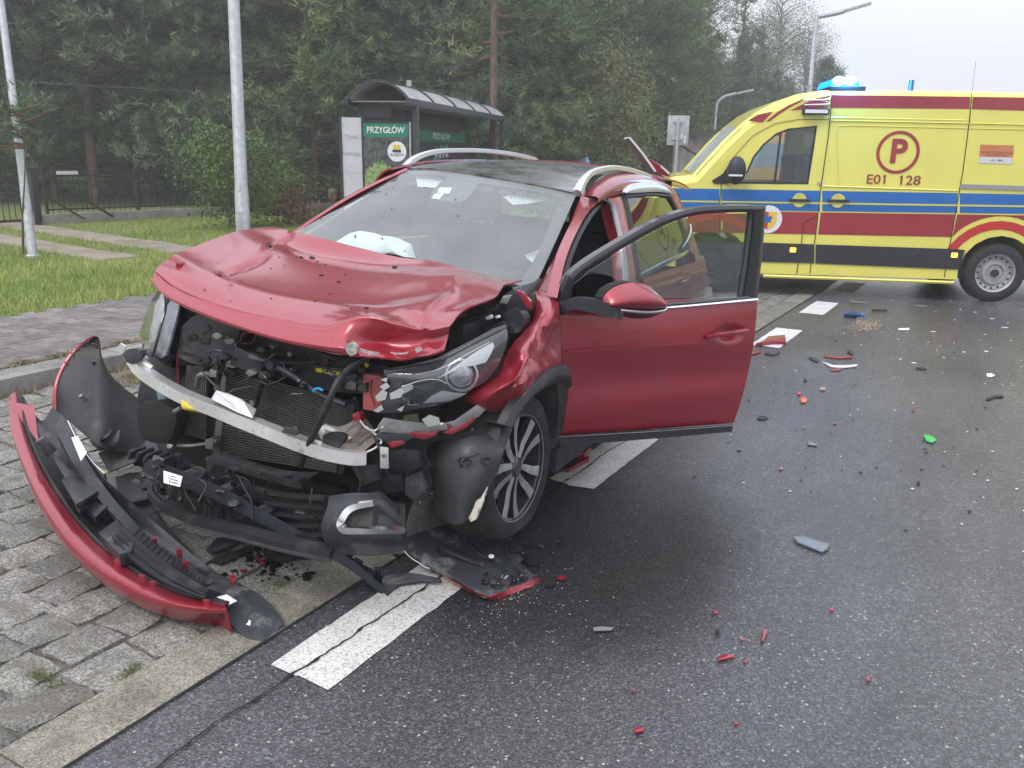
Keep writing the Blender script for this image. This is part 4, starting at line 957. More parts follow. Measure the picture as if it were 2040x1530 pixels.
vtext('sticker_text', '▪ ─────', 1968, 294, .03, mat('sticker_brown', (.22, .08, .04), .6)); vtext('sticker_text', 'WOJEWÓDZKA STACJA', 1986, 304, .034, MATS['sticker_brown']); vtext('sticker_text', 'RATOWNICTWA', 1986, 309.5, .03, MATS['sticker_brown']); vtext('sticker_text', '112 · 999', 1984, 320, .034, M_blk)
p = VS(1530, 437); MB().lathe((p.x, .007, p.z), [(0, 0), (.164, 0), (.166, -.003)], axis=(0, 1, 0), n=36).build('crest_disc', mat('crest_white', (.72, .72, .74), .4), amb)
def crest(nm, P, m, off): MB().plate([Vector((p.x-a, .009+off, p.z+b)) for a, b in P], (0, .002, 0)).build(nm, m, amb)
crest('crest_shield', [(-.10, .09), (0, .09), (0, -.12), (-.06, -.09), (-.1, -.03)], M_vred2, 0); crest('crest_shield', [(0, .09), (.10, .09), (.1, -.03), (.06, -.09), (0, -.12)], M_yel, 0)
crest('crest_emblem', [(-.05, .04), (-.02, .05), (0, .03), (.03, .05), (.05, .02), (.03, 0), (.04, -.04), (0, -.03), (-.03, -.05), (-.04, 0)], M_vblue, .003)
# mirror
p = VS(1466, 343, .12)
mb = MB(); mb.ball((p.x, .16, p.z+.02), (.11, .10, .165), 16, 10); mb.build('mirror', M_vdark, amb, smooth=True)
q_ = VS(1446, 362, .05); MB().tube([Vector((q_.x, .0, q_.z)), Vector((q_.x-.04, .08, q_.z+.03)), Vector((p.x-.03, .15, p.z-.06))], .035, 8, n=8).build('mirror_arm', M_vdark, amb, smooth=True)
MB().plate([VS(*c)+Vector((0, .001, 0)) for c in ((1418, 360), (1440, 346), (1458, 318), (1462, 322), (1452, 352), (1450, 366), (1422, 366))], (0, .012, 0)).build('mirror_base', M_vdark, amb)
MB().box((p.x+.02, .26, p.z-.035), (.16, .012, .022)).build('indicator', mat('clear_lens', (.7, .7, .72), .1, coat=1), amb, bevel=.004)
# air horns and scene light
for zz in (200, 209):
    a, b = VS(1648, zz), VS(1603, zz+1)
    MB().lathe(Vector((a.x, .1, a.z)), [(.03, 0), (.012, .07), (.009, .25), (.012, .28)], axis=(b-a), n=12).build('air_horn', M_chrome, amb, smooth=True)
    MB().rod(Vector((b.x, .0, b.z)), Vector((b.x, .1, b.z)), .012).build('horn_bracket', M_chrome, amb)
p = VS(1623, 222.5); MB().box((p.x, .05, p.z), (.30, .08, .072)).build('work_light', M_vdark, amb, bevel=.012); MB().box((p.x, .094, p.z), (.255, .006, .04)).build('work_light_lens', mat('lamp_lens', (.75, .72, .78), .2, coat=1), amb)
# beacon bar
for bx, cc in ((1668, 1), (1690, 1)):
    p = VS(bx, 162, -.25); MB().ball((p.x, -.17, p.z+.0), (.07, .06, .05), 14, 8).build('beacon_core', M_lwhite, amb, smooth=True)
a, b = VS(1648, 170, -.3), VS(1712, 170, -.3)
for k_ in range(3): MB().box((a.x+(b.x-a.x)*(k_+.5)/3, -.55, a.z+.015+(.02 if k_ == 1 else 0)), (abs(a.x-b.x)/3-.02, .8, .10), taper=.7).build('beacon_lens', M_lblue, amb, bevel=.025)
MB().box(((a.x+b.x)/2, -.55, a.z-.05), (abs(a.x-b.x)*1.1, .95, .05)).build('beacon_base', M_vdark, amb, bevel=.01)
pl = bpy.data.lights.new('beacon_light', 'POINT'); pl.energy = 30; pl.color = (.05, .35, 1); pl.shadow_soft_size = .12
plo = bpy.data.objects.new('beacon_light', pl); COL.objects.link(plo); plo.location = VM @ Vector(((a.x+b.x)/2, .12, a.z+.12)); 
p = VS(1814, 179, -.4); MB().rod((p.x, -.4, p.z-.03), (p.x, -.4, p.z+.11), .03, n=10).build('roof_vent', M_vblue, amb)
a, b = VS(1937, 180, -.3), VS(1944, 122, -.3); MB().tube([a, b], .004, 5).build('aerial', M_galv, amb)
# wheels
def steel_wheel(cx_, y_, par, r_=WR, m=M_steel, sgn=1):
    c = Vector((cx_, y_, r_)); ax = Vector((0, sgn, 0)); w_ = .21
    o = MB().lathe(c, [(r_*.64, 0), (r_*.80, .012), (r_*.93, .0), (r_, -.03), (r_*1.0, -w_+.03), (r_*.93, -w_), (r_*.64, -w_)], axis=ax, n=40).build('tyre', M_rub, par, smooth=True)
    rm = MB().lathe(c, [(0, -.02), (.05, -.02), (.06, -.035), (.09, -.035), (.105, -.01), (.135, -.01), (.16, -.05), (r_*.56, -.04), (r_*.60, -.005), (r_*.65, .004), (r_*.66, -.02), (r_*.6, -.1)], axis=ax, n=40).build('rim', m, par, smooth=True)
    q = ax.to_track_quat('Z', 'Y')
    mb = MB()
    for k in range(16): t = k*2*math.pi/16; mb.rod(c+q @ Vector((.185*math.cos(t), .185*math.sin(t), -.045)), c+q @ Vector((.185*math.cos(t), .185*math.sin(t), -.038)), .014, n=8)
    mb.build('vent_holes', M_blk, par)
    MB().rod(c+ax*-.02, c+ax*.004, .045, n=16).build('hub_cap', M_vdark, par)
    return o
for cx_, y_, sg_ in ((0, -.03, 1), (fwx, -.03, 1), (0, -WID+.03, -1), (fwx, -WID+.03, -1)):
    wr = bpy.data.objects.new('wheel', None); COL.objects.link(wr); wr.parent = amb; steel_wheel(cx_, y_, wr, sgn=sg_, m=M_steel if cx_ == 0 else M_vdark)
# ---- second yellow van seen through the cab windows
v2c = D(1538, 340, 33)
v2 = root('second_van', 'orange-yellow van seen through the side windows of the ambulance cab', 'van', (v2c.x, v2c.y, 0), R(22))
M_oy = mat('orange_yellow_paint', (.78, .44, .05), .35, coat=.6)
MB().plate([Vector((a, 0, b)) for a, b in ((-1, .3), (-1.02, 1.3), (-.82, 2.42), (.82, 2.42), (1.02, 1.3), (1, .3))], (0, 5.0, 0)).build('body', M_oy, v2, bevel=.06)
MB().plate([Vector((a, -.012, b)) for a, b in ((-.9, 1.28), (-.74, 2.16), (.74, 2.16), (.9, 1.28))], (0, -.01, 0)).build('windscreen', mat('grey_glass', (.30, .38, .38), .08, coat=1), v2)
MB().box((0, -.05, .5), (2.0, .2, .3)).build('bumper', M_vdark, v2, bevel=.03)
for x_ in (-.85, .85):
    for y_ in (.8, 4.0): MB().rod((x_-.1, y_, .36), (x_+.1, y_, .36), .36, n=24).build('wheel', M_rub, v2)
MB().ball((.3, .3, 2.5), (.12, .12, .1), 8, 6).build('beacon', M_orange, v2)
# ============================================================ RED CAR (wrecked crossover)
CF = Frame(Vector((-2.52503, 2.87744, .05977)), Vector((.11286856, -.99261023, .04456027)), Vector((.99224827, .11025342, -.05733717)), Vector((.05200054, .05068642, .99735993)), 1.06215)
car = root('red_car', 'wrecked red crossover with crushed bonnet and its front door standing open', 'car', M=CF.M)
X = lambda px, py, v: CF.C(px, py, 'x', v)
Y = lambda px, py, v: CF.C(px, py, 'y', v)
Z = lambda px, py, v: CF.C(px, py, 'z', v)
def ys(z): return .865-.03*max(0, (.55-z))/.3 if z < .95 else .865-(z-.95)*.46
def Sd(px, py, off=0.):
    p = Y(px, py, .8)
    for _ in range(8): p = Y(px, py, ys(p.z)+off)
    return p
def paint(name, base, rough=.32, metal=.25, coat=1.0, drops=True):
    m, n, b = nodes_mat(name); L = n.links.new; t = N(n, 'ShaderNodeTexCoord')
    b.inputs['Metallic'].default_value = metal; b.inputs['Coat Weight'].default_value = coat; b.inputs['Coat Roughness'].default_value = .11
    a = N(n, 'ShaderNodeTexNoise', i_Scale=3.5, i_Detail=7., i_Roughness=.7); L(t.outputs['Object'], a.inputs['Vector'])
    rp = N(n, 'ShaderNodeMapRange', i_From_Min=.35, i_From_Max=.7, i_To_Min=rough-.05, i_To_Max=rough+.18); L(a.outputs[0], rp.inputs['Value']); L(rp.outputs[0], b.inputs['Roughness'])
    mx = N(n, 'ShaderNodeMix', data_type='RGBA'); mx.inputs['A'].default_value = (*base, 1); mx.inputs['B'].default_value = (base[0]*.62+.03, base[1]+.03, base[2]+.03, 1)
    r2 = N(n, 'ShaderNodeMapRange', i_From_Min=.5, i_From_Max=.75, i_To_Max=.55); L(a.outputs[0], r2.inputs['Value']); L(r2.outputs[0], mx.inputs['Factor']); L(mx.outputs['Result'], b.inputs['Base Color'])
    w = N(n, 'ShaderNodeTexVoronoi', i_Scale=70.); L(t.outputs['Object'], w.inputs['Vector'])
    w2 = N(n, 'ShaderNodeMapRange', i_From_Min=.0, i_From_Max=.25, i_To_Min=1., i_To_Max=0.); L(w.outputs['Distance'], w2.inputs['Value'])
    bp = N(n, 'ShaderNodeBump', i_Strength=.12, i_Distance=.002); L(w2.outputs[0], bp.inputs['Height'])
    if drops: L(bp.outputs[0], b.inputs['Coat Normal'])
    return m
M_rp = paint('red_car_paint', (.31, .011, .027), rough=.33, metal=.35)
M_in = mat('black_trim_plastic', (.011, .0115, .014), .50, var=.3, vscale=8, bump=.15, bscale=60, dirt=(.050, .047, .043), dscale=9, dthr=.54)
M_sh = mat('satin_black_plastic', (.026, .028, .033), .34, var=.25, vscale=6, dirt=(.10, .095, .088), dscale=10, dthr=.54)
M_gr = mat('grey_cladding_plastic', (.042, .042, .046), .55, var=.15, vscale=10, dirt=(.12, .115, .11), dscale=7)
M_alu = mat('brushed_aluminium', (.70, .69, .68), .38, metal=.7, var=.12, vscale=5, bump=.15, bscale=30, dirt=(.25, .23, .20), dscale=20, dthr=.58)
M_alu2 = mat('dull_grey_metal', (.24, .235, .23), .45, metal=.6, var=.2, vscale=12)
M_satin = mat('satin_silver_rail', (.60, .61, .63), .3, metal=.7)
M_fin = mat('radiator_fins', (.20, .185, .17), .45, metal=.6, var=.2, vscale=20)
M_core = mat('radiator_core', (.012, .011, .011), .8)
M_roof = mat('roof_glass', (.035, .036, .040), .32, coat=.7, crough=.16, dirt=(.17, .17, .17), dscale=7, dthr=.42, rvar=.08)
M_bag = mat('airbag_fabric', (.72, .78, .76), .9, bump=.4, bscale=14)
M_frit = mat('frit_black', (.055, .058, .062), .35)
M_carws = glassmat('car_windscreen_glass', (.86, .92, .92), .12, .025, (.60, .68, .68), .11)
M_carside = glassmat('tinted_side_glass', (.10, .11, .12), .10, .01)
M_doorgl = glassmat('door_glass', (.74, .80, .78), .10, .005)
M_lens = glassmat('clear_lamp_lens', (.88, .90, .92), .07, .03)
M_lamp = mat('lamp_reflector', (.62, .63, .65), .15, metal=.9)
M_lampd = mat('lamp_dark_bezel', (.03, .032, .036), .25, coat=.6)
M_drl = mat('white_light_guide', (.80, .82, .84), .25, coat=.5)
M_seat = mat('seat_fabric', (.022, .023, .026), .9, bump=.3, bscale=80)
M_label = mat('white_label', (.75, .76, .77), .5); M_ylab = mat('yellow_label', (.72, .55, .04), .5)
M_pink = mat('primer_pink_metal', (.42, .10, .10), .5, var=.2)
M_bluec = mat('blue_clip', (.02, .35, .75), .4)
M_scr = mat('scraped_bare_metal', (.45, .42, .41), .5, metal=.4, var=.4, vscale=60)

# ---- bonnet: crumpled sheet, measured row by row
Hd = [  # (px, py, x)
 [(545,452,-.46),(590,463,-.42),(650,477,-.38),(720,495,-.35),(790,512,-.33),(869,522,-.33),(930,538,-.34),(985,551,-.37),(1040,558,-.40)],
 [(512,455,-.34),(560,480,-.30),(618,505,-.27),(690,520,-.24),(765,530,-.22),(850,533,-.23),(910,542,-.24),(970,553,-.26),(1022,563,-.27)],
 [(462,464,-.15),(520,488,-.11),(585,516,-.08),(660,533,-.06),(740,543,-.05),(822,547,-.05),(890,548,-.08),(955,560,-.10),(1004,569,-.12)],
 [(385,493,.12),(440,516,.17),(512,545,.20),(600,565,.22),(690,580,.24),(775,590,.24),(868,585,.18),(945,592,.13),(985,593,.10)],
 [(330,519,.34),(388,546,.40),(455,572,.43),(545,594,.45),(640,610,.46),(726,617,.46),(806,619,.44),(880,618,.36),(925,618,.33)],
 [(308,540,.45),(348,573,.51),(424,606,.56),(540,638,.60),(645,655,.62),(722,631,.60),(790,647,.58),(850,656,.52),(895,650,.46)],
 [(303,561,.49),(338,592,.555),(430,632,.61),(560,674,.66),(672,692,.68),(704,684,.63),(768,688,.565),(828,688,.545),(893,668,.45)],
 [(306,566,.47),(340,596,.545),(431,637,.60),(562,679,.65),(683,706,.67),(740,713,.655),(800,715,.62),(850,712,.58),(885,700,.50)]]
rowsH = [[X(*q) for q in r] for r in Hd]
def lrow(a, b, t): return [p.lerp(q, t) for p, q in zip(a, b)]
rowsH = rowsH[:5]+[lrow(rowsH[4], rowsH[5], .80), rowsH[5], lrow(rowsH[5], rowsH[6], .25), rowsH[6], lrow(rowsH[6], rowsH[7], .8), rowsH[7]]
hood = MB().grid(rowsH, nu=64, nv=88)
hv = []
for i, v in enumerate(hood.v):
    v = Vector(v); iu, iv = divmod(i, 88); u, w = iu/63, iv/87
    tent = lambda g, w_: max(0., 1-abs(g)/w_)
    d = .0025*noise.noise(v*2.2)
    # folded, creased metal: ridged (sharp-edged) relief that grows towards the impact
    k1 = max(0, min(1, (w-.45)*3))*max(.25, min(1, u*1.6))
    d += k1*(.016*abs(noise.noise(Vector((v.x*4.2, v.y*5.2, 7))))-.010*abs(noise.noise(Vector((v.x*9, v.y*8, 2)))))
    if u > .66 and w > .5: d += .012*abs(noise.noise(Vector((v.x*13, v.y*15, v.z*12))))*min(1, (u-.66)*6)*(1 if w < .93 else .3)
    d += .007*tent(u-.36-.03*math.sin(w*3), .022)*(1 if w < .62 else max(0, 1-(w-.62)*6))
    d -= .008*tent(u-.60+.05*math.sin(w*3.1), .035)*(1 if w < .7 else 0)
    if u < .36: d -= .018*tent(w-(.10+.30*u+.02*math.sin(u*30)), .014)
    if .36 <= u < .46: d -= .010*tent(w-(.208+.9*(u-.36)), .010)
    d += .010*tent((w-.80)-(u-.3)*.22, .02)*(1 if .15 < u < .7 else 0)
    hv.append(v+Vector((d*.25, 0, d)))
hood.v = [tuple(v) for v in hv]
k = len(hood.v); hood.v += [tuple(Vector(v)+Vector((-.002, 0, -.006))) for v in hood.v]
hood.f += [tuple(k+i for i in f[::-1]) for f in hood.f]
ring = [j for j in range(88)]+[i*88+87 for i in range(1, 64)]+[63*88+j for j in range(86, -1, -1)]+[i*88 for i in range(62, 0, -1)]
hood.f += [(a, b, k+b, k+a) for a, b in zip(ring, ring[1:]+ring[:1])]; hood.mi = [0]*len(hood.f)
bonnet = hood.build('bonnet', M_rp, car, smooth=True); bonnet.data.set_sharp_from_angle(angle=R(28))
bonnet['label'] = 'crumpled red bonnet with torn dent'
# scraped spots on the dent lip
for P in ([(690,686),(705,680),(716,690),(712,704),(700,709),(692,700)], [(718,694),(740,700),(758,702),(756,706),(736,705),(720,700)], [(765,701),(800,703),(815,700),(812,705),(780,707)], [(828,694),(838,690),(842,698),(832,703)]):
    pts_ = []
    for a, b in P: pts_.append(X(a, b, .672 if a < 760 else .60))
    MB().plate(pts_, (.006, 0, 0)).build('scrape', M_scr, bonnet)

# ---- windscreen
def wx(t, u):   # t 0 bottom..1 top, u 0 (car right) .. 1 (car left): fore-aft position
    return -.47*(1-t)+-1.10*t+.10*math.sin(math.pi*u)-(.08*(1-u))*t+.06*u*t
Wb = [(583,465),(650,479),(740,498),(830,516),(920,540),(1000,558),(1062,580)]
Wt = [(815,338),(860,338),(920,345),(985,356),(1045,367),(1100,377),(1148,388)]
rowsW = []
for i in range(9):
    t = i/8; r = []
    for j in range(7):
        a, b = Wb[j], Wt[j]; r.append(X(a[0]+(b[0]-a[0])*t, a[1]+(b[1]-a[1])*t, wx(t, j/6)))
    rowsW.append(r)
MB().grid(rowsW, nu=18, nv=22).build('windscreen', M_carws, car, smooth=True)
def Wp(px, py, dx=-.012):
    """point just behind the glass"""
    best = None
    for it in range(1):
        t = .5
        for _ in range(12):
            # find u along current row, then t
            lo = [Wb[j][0]+(Wt[j][0]-Wb[j][0])*t for j in range(7)]; u = min(max((px-lo[0])/(lo[-1]-lo[0]), 0), 1)
            f = u*6; k_ = min(int(f), 5); g = f-k_
            yb = Wb[k_][1]*(1-g)+Wb[k_+1][1]*g; yt = Wt[k_][1]*(1-g)+Wt[k_+1][1]*g; t = min(max((py-yb)/(yt-yb), -.05), 1.05)
    return X(px, py, wx(t, u)+dx)
def wplate(nm, P, m, dx=-.014, th=-.003): return MB().plate([Wp(a, b, dx) for a, b in P], (th, 0, 0)).build(nm, m, car)
def wstrip(nm, A, B, m, dx=-.014, n_=14, par=None):
    a = [Wp(p.x, p.y, dx) for p in cr_interp([(q[0], q[1], 0) for q in A], n_)]; b = [Wp(p.x, p.y, dx) for p in cr_interp([(q[0], q[1], 0) for q in B], n_)]
    return MB().grid([a, b]).build(nm, m, par or car)
wstrip('frit_border', [(1060,578),(1085,530),(1108,480),(1130,430),(1147,389)], [(1032,566),(1068,510),(1090,460),(1112,410),(1126,398)], M_frit)
wstrip('frit_border', [(816,339),(880,340),(960,352),(1045,368),(1100,378),(1147,389)], [(820,346),(880,350),(955,364),(1040,377),(1095,387),(1126,398)], M_frit)
wplate('sensor_shroud', [(892,352),(955,364),(945,376),(935,392),(918,402),(905,404),(870,399),(858,393),(862,380),(876,364)], M_frit, -.016)
wplate('sensor_window', [(876,373),(901,374),(895,386),(871,384)], M_label, -.010); wplate('toll_tag', [(866,386),(884,385),(875,397),(859,395)], M_label, -.010)
# sun visors, dark headliner
for P in ([(828,350),(872,350),(890,362),(872,374),(832,372)], [(1003,393),(1012,389),(1095,398),(1050,406),(1022,408)]):
    wplate('sun_visor', P, mat('visor', (.72, .76, .75), .8), -.10, -.02)
# airbag, dashboard, seats, wheel
A = [[(655,488),(680,473),(705,462),(740,468),(790,470),(815,482),(826,512)], [(668,484),(700,470),(712,475),(745,480),(780,478),(808,492),(826,514)], [(655,492),(690,492),(730,498),(765,503),(790,505),(812,512),(828,518)]]
bag = MB().grid([[X(a, b, -.62+.05*i) for a, b in r] for i, r in enumerate(A)], nu=26, nv=44); bag.v = [tuple(Vector(v)+Vector((.05*noise.noise(Vector(v)*9), .0, .022*noise.noise(Vector(v)*14)))) for v in bag.v]
bag.build('passenger_airbag', M_bag, car, smooth=True)
bg2 = MB().grid([[X(a, b, -.75) for a, b in r] for r in ([(1045,508),(1065,500),(1085,495)], [(1050,515),(1070,520),(1082,505)], [(1062,525),(1072,524),(1076,520)])], nu=8, nv=8); bg2.v = [tuple(Vector(v)+Vector((.04*noise.noise(Vector(v)*12), 0, 0))) for v in bg2.v]; bg2.build('driver_airbag', M_bag, car, smooth=True)
MB().grid([[Vector((x_, y_, z_+.04*math.sin(y_*5))) for y_ in [-.66+i*.132 for i in range(11)]] for x_, z_ in ((-.42, .955), (-.6, .965), (-.82, .95), (-.88, .85), (-.86, .55))], nu=14, nv=14).build('dashboard', M_sh, car, smooth=True)
for y_, x_ in ((-.36, -1.45), (.36, -1.45)):
    MB().box((x_+.1, y_, .52), (.55, .5, .16)).box((x_-.28, y_, .84), (.15, .48, .62), rot=Matrix.Rotation(R(-14), 3, 'Y').inverted()).build('front_seat', M_seat, car, bevel=.05)
    MB().box((x_-.40, y_, 1.24), (.1, .26, .18)).build('headrest', M_seat, car, bevel=.04)
MB().box((-2.35, 0, .55), (.5, 1.2, .2)).box((-2.62, 0, .85), (.14, 1.2, .62)).build('rear_seat', M_seat, car, bevel=.05)
cw = Vector((-.98, .36, .88)); q = Vector((.55, 0, -.83)).to_track_quat('Z', 'Y')
MB().sweep([cw+q @ Vector((.18*math.cos(t), .18*math.sin(t), 0)) for t in [i*math.pi/12 for i in range(25)]], [(-.014, -.014), (.014, -.014), (.014, .014), (-.014, .014)], upv=q @ Vector((0, 0, 1))).ball(cw, (.08, .08, .05), 10, 6).build('steering_wheel', M_in, car, smooth=True)
MB().box((-1.6, 0, .27), (3.2, 1.6, .06)).box((-.55, 0, .62), (.06, 1.5, .66)).build('floor_pan', M_in, car)
MB().grid([[Vector((x_, y_, z_-.045*(y_/.6)**2)) for y_ in (-.60, -.3, 0, .3, .60)] for x_, z_ in ((-1.16, 1.375), (-1.8, 1.46), (-2.6, 1.49), (-3.1, 1.44))]).build('headliner', mat('light_headliner', (.16, .17, .17), .9), car)
# ---- roof
def zc(x_): 
    P = [(-.9, 1.405), (-1.15, 1.455), (-1.5, 1.502), (-2.0, 1.535), (-2.6, 1.548), (-3.1, 1.515), (-3.3, 1.48)]
    for (a, b), (c, d) in zip(P, P[1:]):
        if x_ <= a and x_ >= c: return b+(d-b)*(a-x_)/(a-c)
    return P[-1][1]
top_row = [p.copy() for p in cr_interp([X(a, b, wx(1, j/6)) for j, (a, b) in enumerate(Wt)], 13)]
rr = [top_row]
for x_ in (-1.5, -1.9, -2.35): rr.append([Vector((x_, y_, zc(x_)-.050*(y_/.58)**2)) for y_ in [-.60+.10*i for i in range(13)]])
MB().grid(rr, nu=20, nv=25, thick=.008).build('glass_roof', M_roof, car, smooth=True)
rr = [[Vector((x_, y_, zc(x_)-.052*(y_/.60)**2+.004)) for y_ in [-.62+.1033*i for i in range(13)]] for x_ in (-2.36, -2.7, -3.05, -3.25)]
MB().grid(rr, nu=14, nv=25, thick=.01).build('rear_roof_panel', M_rp, car, smooth=True)
for sg in (-1,):
    MB().grid([[Vector((x_, sg*(.57+d), zc(x_)-.05+h)) for x_ in (-1.12, -1.5, -2.0, -2.6, -3.1, -3.3)] for d, h in ((0, .015), (.04, .0), (.09, -.05), (.12, -.12))], nu=8, nv=20, thick=.01).build('roof_side', M_rp, car, smooth=True)
p = Vector((-2.72, -.02, zc(-2.7))); MB().grid([[p+Vector((.10, 0, 0)), p+Vector((.02, 0, .045)), p+Vector((-.06, 0, .065))], [p+Vector((.09, -.022, -.01)), p+Vector((0, -.026, .0)), p+Vector((-.09, -.022, 0))]], nu=5, nv=6).grid([[p+Vector((.10, 0, 0)), p+Vector((.02, 0, .045)), p+Vector((-.06, 0, .065))], [p+Vector((.09, .022, -.01)), p+Vector((0, .026, .0)), p+Vector((-.09, .022, 0))]], nu=5, nv=6).build('roof_aerial', M_sh, car, smooth=True)
# rails
def rail(P, y_, w0_, nm):
    pts_ = [Y(a, b, y_) for a, b in P]
    MB().sweep(pts_, [(-.019, -.010), (-.016, .012), (0, .019), (.016, .012), (.019, -.010), (0, -.018)], upv=(0, 0, 1), n=44, scale=lambda t: 1.25-.45*math.sin(math.pi*t)+.0*t).build(nm, M_satin, car, smooth=True)
rail([(806,335),(820,320),(842,309),(872,302),(915,300),(965,301),(1010,306),(1045,313),(1066,320)], -.60, 1, 'roof_rail')
rail([(1150,385),(1161,362),(1175,346),(1196,338),(1222,335),(1250,339),(1276,347),(1292,354)], .585, 1, 'roof_rail')
P = [(848,335),(862,322),(885,314),(905,312),(880,326),(870,336)]; MB().plate([Y(a, b, -.59) for a, b in P], (0, .012, 0)).build('rail_foot', M_in, car)
P = [(1163,378),(1176,358),(1190,349),(1204,347),(1185,362),(1178,378)]; MB().plate([Y(a, b, .60) for a, b in P], (0, -.012, 0)).build('rail_foot', M_in, car)
# ---- pillars and side frame (left side of the car, right in view)
def sstrip(nm, A, B, m, n_=16, th=.03, oa=0., ob=0., bevel=0):
    a = [Sd(p.x, p.y, oa) for p in cr_interp([(q[0], q[1], 0) for q in A], n_)]; b = [Sd(p.x, p.y, ob) for p in cr_interp([(q[0], q[1], 0) for q in B], n_)]
    mid = [(x1+x2)/2+Vector((0, .012, 0)) for x1, x2 in zip(a, b)]
    mb = MB(); rows = [a, mid, b]; mb.grid(rows, nu=7); a2 = [p+Vector((0, -th, 0)) for p in a]; b2 = [p+Vector((0, -th, 0)) for p in b]
    mb.grid([a, a2]); mb.grid([b, b2]); mb.grid([a2, b2]); return mb.build(nm, m, car, smooth=True)
apil = [X(1068, 582, -.47), X(1100, 520, -.66), X(1128, 462, -.84), X(1146, 418, -.97), X(1158, 390, -1.06)]
aout = [Sd(1110, 594, -.005), Sd(1127, 516, -.02), Sd(1150, 460, -.02), Sd(1174, 420, -.02), Sd(1196, 402, -.02)]
mb = MB(); A_ = cr_interp(apil, 20); B_ = cr_interp(aout, 20); mid = [(a+b)/2+Vector((.02, .02, .0)) for a, b in zip(A_, B_)]
mb.grid([A_, mid, B_], nu=8); mb.grid([B_, [p+Vector((-.04, -.06, 0)) for p in B_]]); mb.grid([A_, [p+Vector((-.05, -.02, -.03)) for p in A_]]); mb.build('windscreen_pillar', M_rp, car, smooth=True)
cin = [(1158,390),(1172,372),(1192,358),(1222,345),(1268,343),(1308,354),(1335,372),(1350,400),(1362,425)]
cin3 = [Y(a, b, .585) for a, b in cin]; cout = [(1193,403),(1204,398),(1216,394),(1232,391),(1256,389),(1294,385),(1326,387),(1338,400),(1352,428)]
A_ = cr_interp(cin3, 30); B_ = cr_interp([Sd(a, b, -.01) for a, b in cout], 30); mb = MB(); mid = [(a+b)/2+Vector((0, .03, .015)) for a, b in zip(A_, B_)]
mb.grid([A_, mid, B_], nu=8); mb.grid([B_, [p+Vector((0, -.06, -.01)) for p in B_]]); mb.build('roof_side', M_rp, car, smooth=True)
sstrip('centre_pillar', [(1208,396),(1224,410),(1234,448),(1243,483),(1250,530),(1256,600),(1260,700),(1262,800)], [(1243,389),(1250,420),(1258,470),(1265,520),(1272,560),(1278,620),(1284,700),(1288,800)], M_rp, th=.08)
sstrip('door_seal', [(1206,399),(1219,412),(1229,448),(1237,483),(1243,530),(1246,600)], [(1210,396),(1224,410),(1233,448),(1242,483),(1249,530),(1253,600)], mat('silver_seal', (.40, .41, .43), .35, metal=.3), th=.01, oa=.004, ob=.004)
sstrip('door_seal', [(1113,594),(1130,520),(1153,464),(1176,425),(1195,406),(1210,399)], [(1118,596),(1134,525),(1157,468),(1180,430),(1197,411),(1210,404)], M_in, th=.02, oa=-.03, ob=-.04)
# rear door
sstrip('rear_window_frame', [(1242,390),(1250,430),(1259,480),(1267,530),(1273,556)], [(1248,392),(1257,430),(1266,480),(1273,530),(1277,556)], M_in, th=.02, oa=.012, ob=.012)
sstrip('rear_window_frame', [(1242,388),(1290,383),(1336,386)], [(1246,395),(1290,391),(1334,395)], M_in, th=.02, oa=.012, ob=.012)
sstrip('rear_window_glass', [(1246,394),(1256,435),(1266,490),(1276,550)], [(1333,394),(1348,420),(1362,460),(1370,502)], M_carside, th=.004, oa=.004, ob=.004)
sstrip('rear_window_frame', [(1330,393),(1346,420),(1360,460),(1368,500)], [(1337,396),(1352,424),(1366,462),(1376,502)], M_in, th=.02, oa=.010, ob=.010)
sstrip('aluminium_cap', [(1242,382),(1250,371),(1262,364),(1280,361),(1305,363),(1325,371),(1337,383)], [(1244,386),(1256,385),(1270,384),(1285,383),(1305,382),(1322,383),(1336,386)], mat('pale_cap', (.62, .62, .65), .3, metal=.4), th=.01, oa=.02, ob=.026)
sstrip('quarter_panel', [(1337,392),(1352,420),(1366,458),(1378,505),(1388,560)], [(1343,390),(1360,420),(1376,456),(1392,500),(1402,560)], M_rp, th=.06)
MB().sweep([Sd(1273, 552, .02), Sd(1320, 527, .022), Sd(1369, 501, .02)], [(-.006, -.012), (.006, -.012), (.006, .012), (-.006, .012)], n=12).build('chrome_strip', M_chrome, car, smooth=True)
MB().sweep([Sd(1359, 496, .02), Sd(1370, 480, .02), Sd(1376, 464, .02), Sd(1374, 448, .02)], [(-.006, -.011), (.006, -.011), (.006, .011), (-.006, .011)], n=12).build('chrome_strip', M_chrome, car, smooth=True)
# lower side body: rear door + rear quarter (left), grid in local coordinates, arch cut by geometry
def lower(side, x0, x1, arches, m, nm, z0=.30, z1=.99, crease=True):
    n_, k_ = 60, 12; rows = []
    for j in range(k_+1):
        r = []
        for i in range(n_+1):
            x_ = x0+(x1-x0)*i/n_; zb = z0
            for ac, ar_ in arches:
                if abs(x_-ac) < ar_: zb = max(zb, .33+math.sqrt(ar_*ar_-(x_-ac)**2))
            z_ = zb+(z1-zb)*j/k_; y_ = ys(z_)-(max(0, x_+.4)*.27 if side < 0 else 0)+.012*math.exp(-((z_-.78)/.05)**2)-.012*math.exp(-((z_-.55)/.12)**2)
            if x_ < -2.9: y_ -= (abs(x_)-2.9)**2*1.4
            if x_ > .35: y_ -= (x_-.35)**2*1.0
            r.append(Vector((x_, side*y_, z_)))
        rows.append(r)
    return MB().grid(rows, thick=.012).build(nm, m, car, smooth=True)
lower(1, -1.30, -2.14, [], M_rp, 'rear_door'); lower(1, -2.15, -2.93, [(-2.54, .37)], M_rp, 'rear_quarter')
